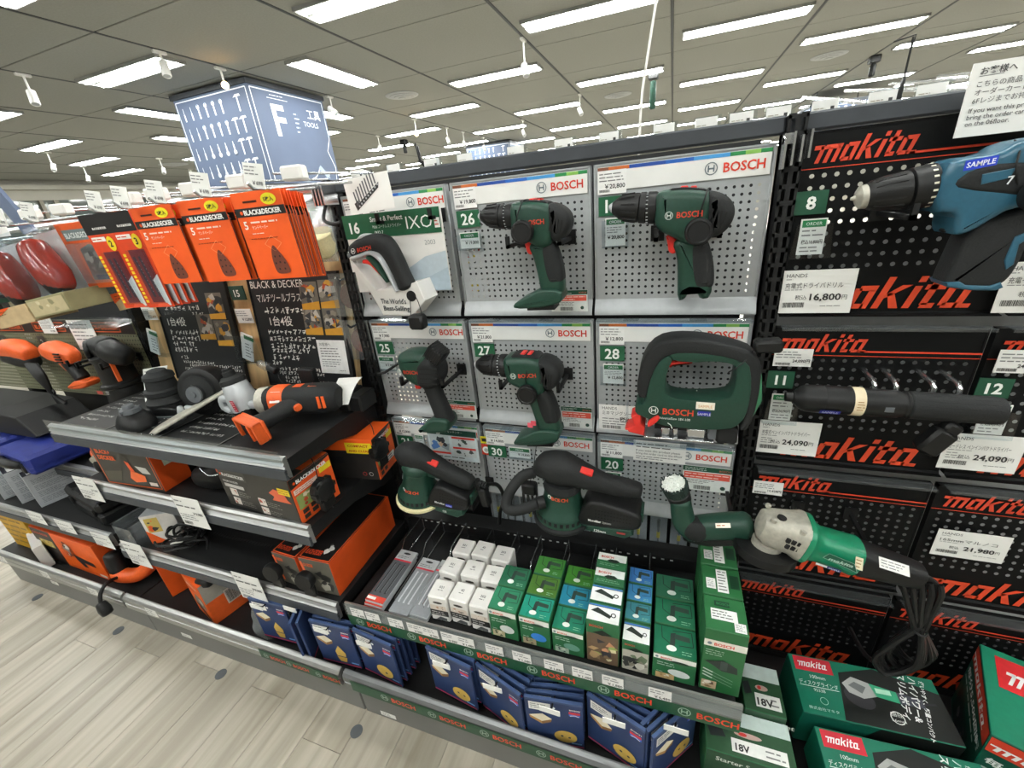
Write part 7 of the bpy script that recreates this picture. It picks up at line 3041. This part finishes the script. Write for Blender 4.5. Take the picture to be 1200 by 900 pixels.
def grinder_box_right(p, w, h):
    p.rect(.001, .001, w - .001, h * .55, '#e8622a')
    p.rect(.001, h * .55, w - .001, h - .001, '#9a958c')
    p.rect(w * .4, h * .25, w * .75, h * .6, '#e8d8cc', 1)
    p.barcode(w * .43, h * .28, w * .72, h * .57, l=2)


carton('grinder_carton', 'bright orange carton with grey side and machine picture on the base shelf', 'carton', (-1.33, .60, .1672), -.25, .12, .13, .16, M_ocard, {'front': grinder_box_front, 'right': grinder_box_right}, 'orange grinder cartons')
carton('grinder_carton', 'bright orange carton with clear flap next to the bent-handled tool', 'carton', (-1.60, .62, .1672), -.35, .14, .08, .17, M_ocard, {'front': grinder_box_front}, 'orange grinder cartons')
t3 = thing('alarm_block', 'black alarm block on top of the base shelf orange carton', 'security tag', (-1.31, .58, .307))
q = MB(M_blk)
q.limb([(-.03, -.02, -.005, .014), (.0, -.03, .01, .018), (.04, -.03, .02, .014)], n=12)
build('body', q, t3)
t = thing('clear_bag', 'crumpled clear plastic bag before the navy packs', 'bag', (-1.10, .56, .15))
q = MB(M_bagw)
rb = random.Random(14)
secs = []
for i in range(9):
    a = i / 8
    z = .168 + .155 * a
    secs.append([Vector((-1.10 + .02 * a + (.075 - .02 * a + rb.uniform(-.012, .012)) * math.cos(2 * PI * k / 16), .578 + (.045 - .02 * a + rb.uniform(-.010, .010)) * math.sin(2 * PI * k / 16), z + rb.uniform(-.006, .006))) for k in range(16)])
q.rings(secs)
build('bag', q, t, world=True, ang=20)

# ---------------------------------------------------------------- end bay
t = thing('olive_display_panel', 'olive perforated panel with three small name strips in the end bay', 'display panel', (-2.1, .89, .77))
peg_ = MB(M_pego)
xa, xb, za, zb = -3.3, -1.665, .765, 1.065
peg(peg_, xa, xb, za, zb - .05, .858, .0145, .003, M_pego)
peg_.box(xa, xb, .857, .861, zb - .05, zb)
build('perforated_sheet', peg_, t, False, world=True)
p = Pr((xa, .8568, zb - .05))
p.rect(0, 0, xb - xa, .05, '#1d1c1b')
for k, u in enumerate((.76, 1.04, 1.36)):
    p.line([(u, .008), (u + .2, .008), (u + .2, .04), (u, .04), (u, .008)], .003, '#d8602c', 1)
    p.text('BLACK+DECKER', u + .01, .016, .022, '#d8602c', bold=.03, w=.18)
    p.rect(u - .02, -.06, u + .03, -.012, '#3a3a34', 1)
    p.text('123'[k], u + .005, -.05, .035, '#c8c8bc', 'c', l=2)
p.done(t, 'name_print', True)
for (x, z, w, h) in ((-2.2, 1.015, .09, .06), (-2.02, .955, .14, .11)):
    q = MB(M_card)
    q.box(x, x + w, .852, .853, z, z + h)
    build('price_card', q, t, False, world=True)
    p = Pr((x, .8518, z))
    p.lines(w * .08, h * .3, w * .92, h * .92, 5)
    p.text('￥7,980', w * .92, h * .1, h * .16, '#444444', 'r', bold=.02)
    p.done(t, 'price_print', True)
t = thing('detail_sander', 'orange and black detail sander hanging outermost on the olive panel', 'sander', (-2.33, .80, .95))
q = MB(M_orange)
q.limb([(-2.42, .8, .965, .03), (-2.36, .8, .972, .034), (-2.29, .8, .968, .036), (-2.235, .8, .95, .028)], n=18, sub=4)
build('body', q, t, world=True)
q = MB(M_blk)
q.limb([(-2.41, .8, .935, .024), (-2.32, .8, .928, .03), (-2.24, .8, .92, .024)], n=14)
build('base', q, t, world=True)
q = MB(M_blk)
rc = random.Random(17)
for k in range(7):
    x = -2.22 + .012 * k
    q.tube([(x - .03, .78, .92), (x + .01, .77, .87 + .01 * rc.random()), (x + .05 - .012 * k, .775, .80), (x + .09 - .02 * k, .78, .76)], .006, n=6, sub=4)
q.tube([(-2.17 + .02 * math.cos(a), .775, .81 + .012 * math.sin(a)) for a in [i * PI / 6 for i in range(13)]], .004, n=6)
build('cord_bundle', q, t, world=True)
t = thing('cordless_drill', 'orange compact drill with black grip hanging on the olive panel', 'power drill', (-2.0, .80, .84))
q = MB(M_orange)
q.limb([(-2.10, .8, .968, .026), (-2.06, .8, .968, .036), (-2.0, .8, .955, .034), (-1.965, .8, .945, .024)], n=20, sub=4)
q.limb([(-2.03, .8, .94, .022), (-2.005, .8, .905, .02)], n=14)
q.pillow([(-2.03, .845), (-1.99, .862), (-1.93, .866), (-1.92, .855), (-1.935, .838), (-2.0, .826), (-2.05, .826), (-2.052, .836)], .775, .825, .007, sm=1)
build('body', q, t, world=True)
q = MB(M_blk)
q.limb([(-2.015, .8, .93, .021), (-1.995, .8, .90, .021), (-1.975, .8, .865, .022)], n=14)
for k in range(4):
    q.box(-2.0 + k * .001, -1.965, .764, .768, .935 + k * .01, .94 + k * .01)
build('grip', q, t, world=True)
holder(t, -1.93, -1.86, .925, .78, .857)
t = thing('router', 'black cylinder router with grey top hanging beside plywood', 'router', (-1.68, .80, .80))
q = MB(M_blk)
q.lathe((-1.745, .80, .80), (-.04, 0, 1), [(0, .055), (.01, .058), (.05, .052), (.055, .06), (.065, .06), (.07, .05), (.14, .047), (.15, .052), (.16, .052), (.165, .035), (.19, .033)], n=28)
build('body', q, t, world=True)
q = MB(M_blk)
q.limb([(-1.81, .80, .985, .03), (-1.77, .80, .99, .036), (-1.73, .80, .985, .036)], n=16)
q.lathe((-1.79, .78, .985), (-.6, -.8, .1), [(0, .03), (.006, .032), (.012, .03)], n=20)
build('motor_top', q, t, world=True)
q = MB(M_blk)
q.limb([(-1.72, .79, .985, .034), (-1.68, .79, .97, .036), (-1.65, .80, .955, .028)], n=16)
build('side_knob', q, t, world=True)
q = MB(M_orange)
q.box(-1.697, -1.690, .765, .775, .88, .95)
build('orange_stripe', q, t, False, world=True)
p = Pr((-1.79, .741, .84), (1, 0, 0))
p.rect(0, 0, .03, .012, '#a8342a')
p.lines(.05, .0, .07, .015, 2, '#e8e8e4')
p.done(t, 'print', True)
holder(t, -1.83, -1.70, .93, .76, .857)
for i, (x, z, w, h, d, m, lab_) in enumerate(((-2.42, .568, .22, .10, .24, M_blue, 'dark blue tool case in the end bay, outer one'), (-2.13, .568, .25, .095, .24, M_blue, 'dark blue tool case in the end bay next to orange shelves'))):
    t = thing('tool_case', lab_, 'tool case', (x, .70, z), (0, 0, -.1), 'blue tool cases')
    q = MB(m)
    q.box(-w / 2, w / 2, -d / 2, d / 2, .03, h, bev=.012)
    q.box(-w / 2, w / 2, -d / 2, d / 2, .022, .06, bev=.01)
    build('shell', q, t, False)
    q = MB(M_blk)
    q.limb([(-.07, -d / 2 + .0, h * .6, .012), (-.05, -d / 2 - .02, h * .75, .014), (.05, -d / 2 - .02, h * .75, .014), (.07, -d / 2, h * .6, .012)], n=12)
    build('handle', q, t)
    q = MB(M_blk)
    for s_ in (-1, 1):
        q.box(s_ * w * .3 - .015, s_ * w * .3 + .015, -d / 2 - .006, -d / 2 + .002, .03, .07, bev=.003)
    build('latch', q, t, False, kind='stuff')
t = thing('tool_case', 'black moulded tool case with ribbed lid on the end bay shelf', 'tool case', (-1.86, .665, .4228), (0, 0, -.16))
q = MB(M_blk)
q.box(-.16, .13, -.075, .075, 0, .045, bev=.008)
q.box(-.16, .13, -.075, .075, .047, .092, bev=.012)
for k in range(4):
    x = -.12 + k * .07
    q.box(x, x + .045, -.07, .07, .09, .097, bev=.004)
build('shell', q, t, False)
q = MB(M_blk)
for x in (-.11, .075):
    q.box(x - .015, x + .015, -.08, -.074, .03, .062, bev=.003)
build('latch', q, t, False, kind='stuff')
q = MB(M_blk)
q.limb([(-.05, -.03, .10, .012), (-.02, -.04, .107, .015), (.03, -.03, .11, .014), (.07, -.02, .106, .010)], n=12)
build('strap_handle', q, t)


def inst_front(p, w, h):
    p.rect(.001, .001, w - .001, h - .001, '#aeb2b6')
    for k in range(4):
        p.lines(w * .1, h * (.1 + .2 * k), w * .9, h * (.26 + .2 * k), 4, '#6c7074', 1)


for i, (x, y, w, h, lab_) in enumerate(((-2.29, .645, .07, .135, 'grey printed carton standing on end bay shelf, outer of the pair'), (-2.17, .65, .065, .135, 'grey printed carton standing on end bay shelf, beside black case'), (-2.42, .645, .09, .12, 'grey printed carton lying at the far end bay shelf end'))):
    carton('tool_carton', lab_, 'carton', (x, y, .4228), -.25, w, .13, h, M_lgrey, {'front': inst_front, 'top': lambda p, w, h: (p.rect(.001, .001, w - .001, h - .001, '#23242c'), p.rect(w * .1, h * .1, w * .9, h * .25, '#e8e8e8', 1), p.lines(w * .1, h * .35, w * .9, h * .9, 4, '#c8c8cc', 1)), 'right': inst_front}, 'grey printed cartons in the end bay')
t = thing('grey_bin', 'dark grey slanted bin under the olive panel with white label', 'bin', (-2.30, .72, .585))
q = MB(M_black)
q.pillow([(-3.0, .69), (-2.9, .765), (-2.36, .765), (-2.2, .755), (-2.12, .685), (-2.14, .675), (-2.99, .672)], .66, .84, .006, sm=0)
build('body', q, t, False, world=True)
p = Pr((-2.52, .655, .66))
p.rect(0, 0, .045, .09, '#eeeeec')
p.lines(.005, .02, .04, .08, 3, '#c83a34')
p.done(t, 'label', True)
carton('tool_carton', 'yellow carton at floor level under the end bay shelf', 'carton', (-2.45, .64, .1672), 0, .2, .15, .18, mat('yellow_card', '#c89a28', .5), {'front': lambda p, w, h: p.lines(.01, .02, w - .01, h - .02, 5, '#8a6818')}, None)
carton('screw_pack', 'white carton with scattered screw picture leaning at the base rail', 'carton', (-2.29, .55, .1672), -.3, .16, .03, .10, M_wcard, {'front': lambda p, w, h: (p.photo(.004, .004, w - .004, h - .004, ['#c8c8c0', '#8a8a80', '#e8e4d0', '#a89868', '#6a6a64', '#d8b060'], 4, 22))}, None)

# ---------------------------------------------------------------- hanging department sign
def dept_sign(label, x0, x1, y0, y1, z0, z1, big=True, group=None):
    t = thing('hanging_sign', label, 'sign', ((x0 + x1) / 2, (y0 + y1) / 2, z0), group=group)
    q = MB(M_signblue)
    q.box(x0, x1, y0, y1, z0, z1, bev=.004)
    build('sign_box', q, t, False, world=True)
    q = MB(M_dgrey)
    q.box(x0 - .02, x1 + .02, y0 - .02, y1 + .02, z1, z1 + .05)
    build('top_frame', q, t, False, world=True)
    WH = '#e8eef4'
    W, H = x1 - x0, z1 - z0
    p = Pr((x0, y0 - .001, z0), lift=.002)
    m = .03
    p.line([(m, m), (W - m, m), (W - m, H - m), (m, H - m), (m, m)], .012, WH)
    for r in range(4):
        for c in range(8):
            u = W * (.10 + .105 * c) + (.01 if c > 5 else 0)
            v = H * (.14 + .21 * r)
            hh = H * .135
            if c < 2:
                p.line([(u, v), (u, v + hh * .55)], .022, WH, 1)
                p.line([(u, v + hh * .55), (u, v + hh)], .008, WH, 1)
            elif c < 6:
                p.line([(u, v), (u, v + hh * .8)], .024, WH, 1)
                if r >= 2:
                    p.disc(u, v + hh * .88, .026, WH, 1, n=10)
                    p.rect(u - .007, v + hh * .9, u + .007, v + hh * 1.1, '#6a7fa3', 2)
                else:
                    p.ring(u, v + hh * .2, .028, .010, WH, 1, n=12)
                    p.line([(u, v + hh * .5), (u, v + hh * 1.05)], .012, WH, 1.5)
            elif (r + c) % 2 == 0 or r < 3:
                p.line([(u, v - hh * .1), (u, v + hh * 1.0)], .022, WH, 1)
                p.poly([(u - .06, v + hh * .92), (u - .02, v + hh * 1.12), (u + .05, v + hh * 1.12), (u + .06, v + hh * .95)], WH, 1)
    p.done(t, 'tool_pictures', True)
    D = y1 - y0
    p = Pr((x1 + .001, y0, z0), (0, 1, 0), lift=.002)
    p.line([(D * .97, H * .97), (m, H - m), (m, m), (D * .5, m), (D * .62, H * .08), (D * .72, H * .2), (D * .76, H * .15), (D * .84, H * .1)], .012, WH)
    p.line([(D * .97, H * .97), (D * .97, H * .55), (D * .90, H * .4), (D * .97, H * .2), (D * .94, H * .04), (D * .87, H * .03)], .012, WH)
    p.poly([(D * .68, H * .18), (D * .72, H * .22), (D * .80, H * .13), (D * .84, H * .06), (D * .78, H * .08)], '#a8b8cc', 1)
    if big:
        p.text('F', D * .22, H * .52, H * .46, WH, bold=.02)
        p.text('工具', D * .70, H * .76, H * .12, WH, bold=.01)
        p.text('TOOLS', D * .62, H * .66, H * .08, WH)
        p.line([(D * .2, H * .90), (D * .46, H * .90)], .006, WH)
        p.lines(D * .24, H * .92, D * .42, H * .945, 1, WH)
        p.lines(D * .5, H * .56, D * .58, H * .8, 5, '#c8d4e2')
    p.done(t, 'letter_print', True)
    q = MB(M_dgrey)
    for (x, y) in ((x0 + .1, y0 + .1), (x1 - .1, y1 - .1)):
        q.tube([(x, y, z1 + .04), (x, y, 2.9)], .012, n=6)
    build('hanger', q, t, world=True, kind='stuff')
    return t


dept_sign('large blue box sign with white F and tool outlines hanging from ceiling', -5.83, -4.60, 4.44, 5.65, 1.80, 2.83)
dept_sign('distant blue box sign with white outlines beyond the middle silver panel', -5.5, -4.2, 12.3, 13.5, 2.0, 2.83, False, 'distant blue box signs')
dept_sign('distant blue box sign with white outlines above the black panels', 2.75, 4.0, 12.4, 13.6, 1.9, 2.62, False, 'distant blue box signs')
t = thing('banner', 'narrow pale blue banner and white card at the far shelf end', 'banner', (-1.44, .615, 1.34))
q = MB(M_signblue)
q.add([(-1.56, .62, 1.52), (-1.515, .62, 1.52), (-1.405, .62, 1.345), (-1.455, .62, 1.34), (-1.56, .628, 1.52), (-1.515, .628, 1.52), (-1.405, .628, 1.345), (-1.455, .628, 1.34)], [(0, 3, 2, 1), (4, 5, 6, 7), (0, 1, 5, 4), (1, 2, 6, 5), (2, 3, 7, 6), (3, 0, 4, 7)])
build('panel', q, t, False, world=True)
q = MB(M_card)
q.box(-1.56, -1.49, .61, .612, 1.34, 1.43)
build('white_card', q, t, False, world=True)
p = Pr((-1.56, .6095, 1.34))
p.lines(.01, .01, .06, .08, 5)
p.done(t, 'card_print', True)

# ---------------------------------------------------------------- spotlights on the ceiling tracks
M_warm = M_lamp


def spot(label, x, y, zd=.22, aim=(.5, -.3, -.7), lit=False, m=M_white, group='white track spotlights'):
    t = thing('track_spotlight', label, 'spotlight', (x, y, 2.9), group=group)
    q = MB(m)
    q.box(x - .02, x + .02, y - .06, y + .06, 2.875, 2.899, bev=.004)
    build('track_adapter', q, t, False, world=True)
    q = MB(m)
    q.tube([(x, y, 2.88), (x, y, 2.9 - zd + .04)], .010, n=6)
    build('stem', q, t, world=True)
    q = MB(m)
    a = Vector(aim).normalized()
    c = Vector((x, y, 2.9 - zd))
    q.lathe(c - a * .07, a, [(0, .026), (.008, .036), (.13, .038), (.138, .034), (.132, .031), (.122, .03)], n=18)
    build('lamp_body', q, t, world=True)
    q = MB(M_warm if lit else M_lgrey)
    q.lathe(c + a * .058, a, [(0, .031), (.006, .029)], n=16)
    build('lens', q, t, world=True)
    return t


spot('lit warm spotlight shining over the big blue sign', -4.56, 4.12, .16, (.74, -.64, -.22), True)
spot('lit warm spotlight over the far aisle, left of centre ceiling grid'.replace(', left of centre ceiling grid', ' beside the round air vent'), -4.55, 8.0, .25, (.5, -.85, -.16), True)
spot('white spotlight on track nearest the middle ceiling light', -1.58, 5.35, .28, (.25, -.3, -.9))
spot('white spotlight on track at outer corner of the blue sign', -4.54, 5.75, .18, (.75, .1, -.6))
spot('white spotlight at end of the bright near light by the sign', -4.55, 3.5, .14, (.2, -.2, -.9))
spot('white spotlight hanging over the red cartons', -6.02, 3.15, .2, (.3, -.2, -.9))
for k, (x, y, s_) in enumerate(((-6.01, 8.9, 'one beside the far vent'), (-4.55, 9.3, 'first of three past the lit one'), (-4.55, 10.1, 'second of three past the lit one'), (-4.55, 11.3, 'third of three past the lit one'), (-10.45, 5.3, 'far one in the outer row'), (-12.0, 6.6, 'outermost far one'), (-10.45, 7.2, 'one before the shopfront glass'), (-11.9, 8.9, 'one at the shopfront end'), (-1.57, 8.5, 'one between far light rows'), (-3.05, 9.9, 'one above the far blue sign'))):
    spot('small distant white track spotlight, ' + s_, x, y, .25, (.4, -.4, -.8))


def vent(label, x, y, r=.24):
    t = thing('air_vent', label, 'air vent', (x, y, 2.9), group='round ceiling air vents')
    q = MB(M_lgrey)
    for k in range(4):
        rr = r * (1 - .25 * k)
        z = 2.9 - .004 - .012 * k
        q.lathe((x, y, z), -Z3, [(0, rr * .8), (.002, rr), (.007, rr * .97), (.008, rr * .8)], n=32)
    build('vent_rings', q, t, world=True)
    q = MB(M_grey)
    q.lathe((x, y, 2.897), Z3, [(0, r * .95), (.002, r * .95)], n=28)
    build('duct', q, t, world=True)


vent('round air vent in ceiling nearest the top beam', -3.79, 6.42)
vent('round air vent in ceiling above the blue drill panel', 2.12, 8.95)
vent('round air vent in ceiling past the middle lights', -1.0, 9.1)
vent('round air vent in ceiling toward the shopfront', -11.2, 8.0, .3)
vent('round air vent in ceiling beyond the lit warm lamp', -10.0, 13.0, .3)
# cords and ceiling bits
t = thing('power_cable', 'white cord hanging from ceiling behind the top beam', 'cord', (-.07, 2.2, 2.9))
q = MB(M_wcard)
q.tube([(-.055, 2.05, 2.9), (-.06, 2.05, 2.4), (-.075, 2.05, 2.05), (-.11, 2.05, 1.8), (-.135, 2.05, 1.6), (-.14, 2.05, 1.2)], .005, n=6, sub=4)
build('cord', q, t, world=True)
for k, (x, y, s_) in enumerate(((-.35, 7.9, 'dark ceiling camera on short stalk between light rows'), (2.9, 9.6, 'black box camera on ceiling above the blue drill'), (-6.0, 9.9, 'black ceiling camera beside the distant lights'))):
    t = thing('ceiling_camera', s_, 'camera', (x, y, 2.9), group='dark ceiling cameras')
    q = MB(M_blk)
    q.box(x - .07, x + .07, y - .07, y + .07, 2.8, 2.9, bev=.01)
    build('mount', q, t, False, world=True)
    q = MB([M_green, M_blk, M_blk][k])
    q.lathe((x, y, 2.42 if k == 0 else 2.62), Z3, [(0, .03), (.02, .045), (.36 if k == 0 else .15, .045), (.37 if k == 0 else .19, .02)], n=14)
    build('stalk', q, t, world=True)
# price card holders along the back of the top beam
GXs = [-.70, -.60, -.50, -.42, -.305, -.205, -.118, -.02, .05, .105, .16, .225, .30, .36]
for i, x in enumerate(GXs):
    t = thing('beam_card_holder', 'white price card holder clipped on top beam, %s counting from the orange packs' % (ORD + ['fourteenth'])[i], 'card holder', (x, .93, 1.385), group='white card holders along the top beam')
    q = MB(M_card)
    q.X = Matrix.Translation((x, .925, 1.39)) @ Matrix.Rotation(random.Random(i).uniform(-.1, .1), 4, 'Z')
    q.box(-.018, .018, 0, .001, -.008, .016)
    build('card', q, t, False, world=True)
    p = Pr(q.X @ Vector((-.018, -.0002, -.008)))
    p.lines(.003, .003, .022, .014, 3, '#a09a88')
    p.rect(.026, .008, .031, .014, '#3a3a3a')
    p.done(t, 'print', True)
    q = MB(M_clear)
    q.box(x - .02, x + .024, .926, .928, 1.378, 1.408)
    build('clip', q, t, False, world=True)
# rods of the next aisle's racks seen over the beam
t = thing('stock_rack', 'chrome rack rods behind the top beam near the notice', 'rack', (.45, 1.6, 1.3))
q = MB(M_steel)
for k in range(4):
    q.tube([(.2 + .05 * k, 1.5 + .3 * k, 1.44 + .02 * k), (1.6, 1.5 + .3 * k, 1.44 + .02 * k)], .006, n=6)
for k in range(5):
    x = .42 + .16 * k
    q.tube([(x, 1.1, 1.39 + .006 * k), (x + .12, 2.6, 1.62)], .006, n=6)
build('rods', q, t, world=True, kind='stuff')
t = thing('cable_clip', 'black angled clip standing on the beam near the notice', 'clip', (.315, .93, 1.387))
q = MB(M_blk)
q.pillow([(.30, 1.386), (.318, 1.40), (.322, 1.42), (.325, 1.42), (.325, 1.386)], .925, .932, .001, sm=0)
q.tube([(.323, .928, 1.41), (.323, .928, 1.47)], .0015, n=5)
q.tube([(.30, .928, 1.468), (.326, .928, 1.472), (.323, .928, 1.45)], .0012, n=5)
build('body', q, t, world=True, kind='stuff')
t = thing('cable_clip', 'black angled clip standing on the beam over the curved screwdriver panel', 'clip', (-.53, .93, 1.387))
q = MB(M_blk)
q.pillow([(-.535, 1.406), (-.52, 1.404), (-.505, 1.386), (-.515, 1.386)], .925, .932, .001, sm=0)
q.tube([(-.53, .928, 1.40), (-.535, .928, 1.44)], .002, n=5)
q.tube([(-.527, .928, 1.40), (-.53, .928, 1.435)], .002, n=5)
build('body', q, t, world=True, kind='stuff')
# handwritten style photo card clipped over the screwdriver panel
t = thing('photo_card', 'white card picturing a black bit set, clipped over the screwdriver panel', 'card', (-.581, .79, 1.345), (0, -.05, 0))
q = MB(M_card)
q.box(-.055, .055, 0, .001, -.034, .034)
build('card', q, t, False)
p = Pr((-.058, -.0002, -.044))
p.poly([(.022, .016), (.085, .052), (.088, .062), (.03, .03)], '#2c2e30')
p.poly([(.022, .016), (.018, .03), (.03, .036), (.03, .03)], '#3c3e40')
for k in range(9):
    u, v = .026 + .0068 * k, .026 + .0042 * k
    p.line([(u, v), (u - .003, v + .026)], .0032, '#55585c', 1)
    p.disc(u + .004, v - .002, .0022, '#b8bcc0', 1, n=6)
p.lines(.05, .006, .1, .012, 1)
p.done(t, 'print')
# low shelving seen through the hook bar at the far end
for i in range(3):
    t = thing('far_rack', 'low rack with grey goods in the next aisle, %s from the shopfront' % ('third', 'second', 'first')[i], 'rack', (-3.6 - 2.2 * i, 3.4, 0), group='low racks in the next aisle')
    q = MB(M_mgrey)
    for z in (.1, .45, .8, 1.15):
        q.box(-1, 1, -.3, .3, z, z + .03)
    for sx in (-1, 1):
        q.box(sx * 1 - .02, sx * 1 + .02, -.32, .32, 0, 1.35)
    build('frame', q, t, False)
    rr_ = random.Random(i + 3)
    q = MB(M_lgrey)
    for z in (.13, .48, .83, 1.18):
        x = -.95
        while x < .9:
            w = rr_.uniform(.08, .2)
            q.box(x, x + w, -.25, .2, z, z + rr_.uniform(.1, .26), [M_lgrey, M_dcard, M_wcard, M_kraft, M_gcard][rr_.randint(0, 4)])
            x += w + .02
    build('stock', q, t, False, kind='stuff')
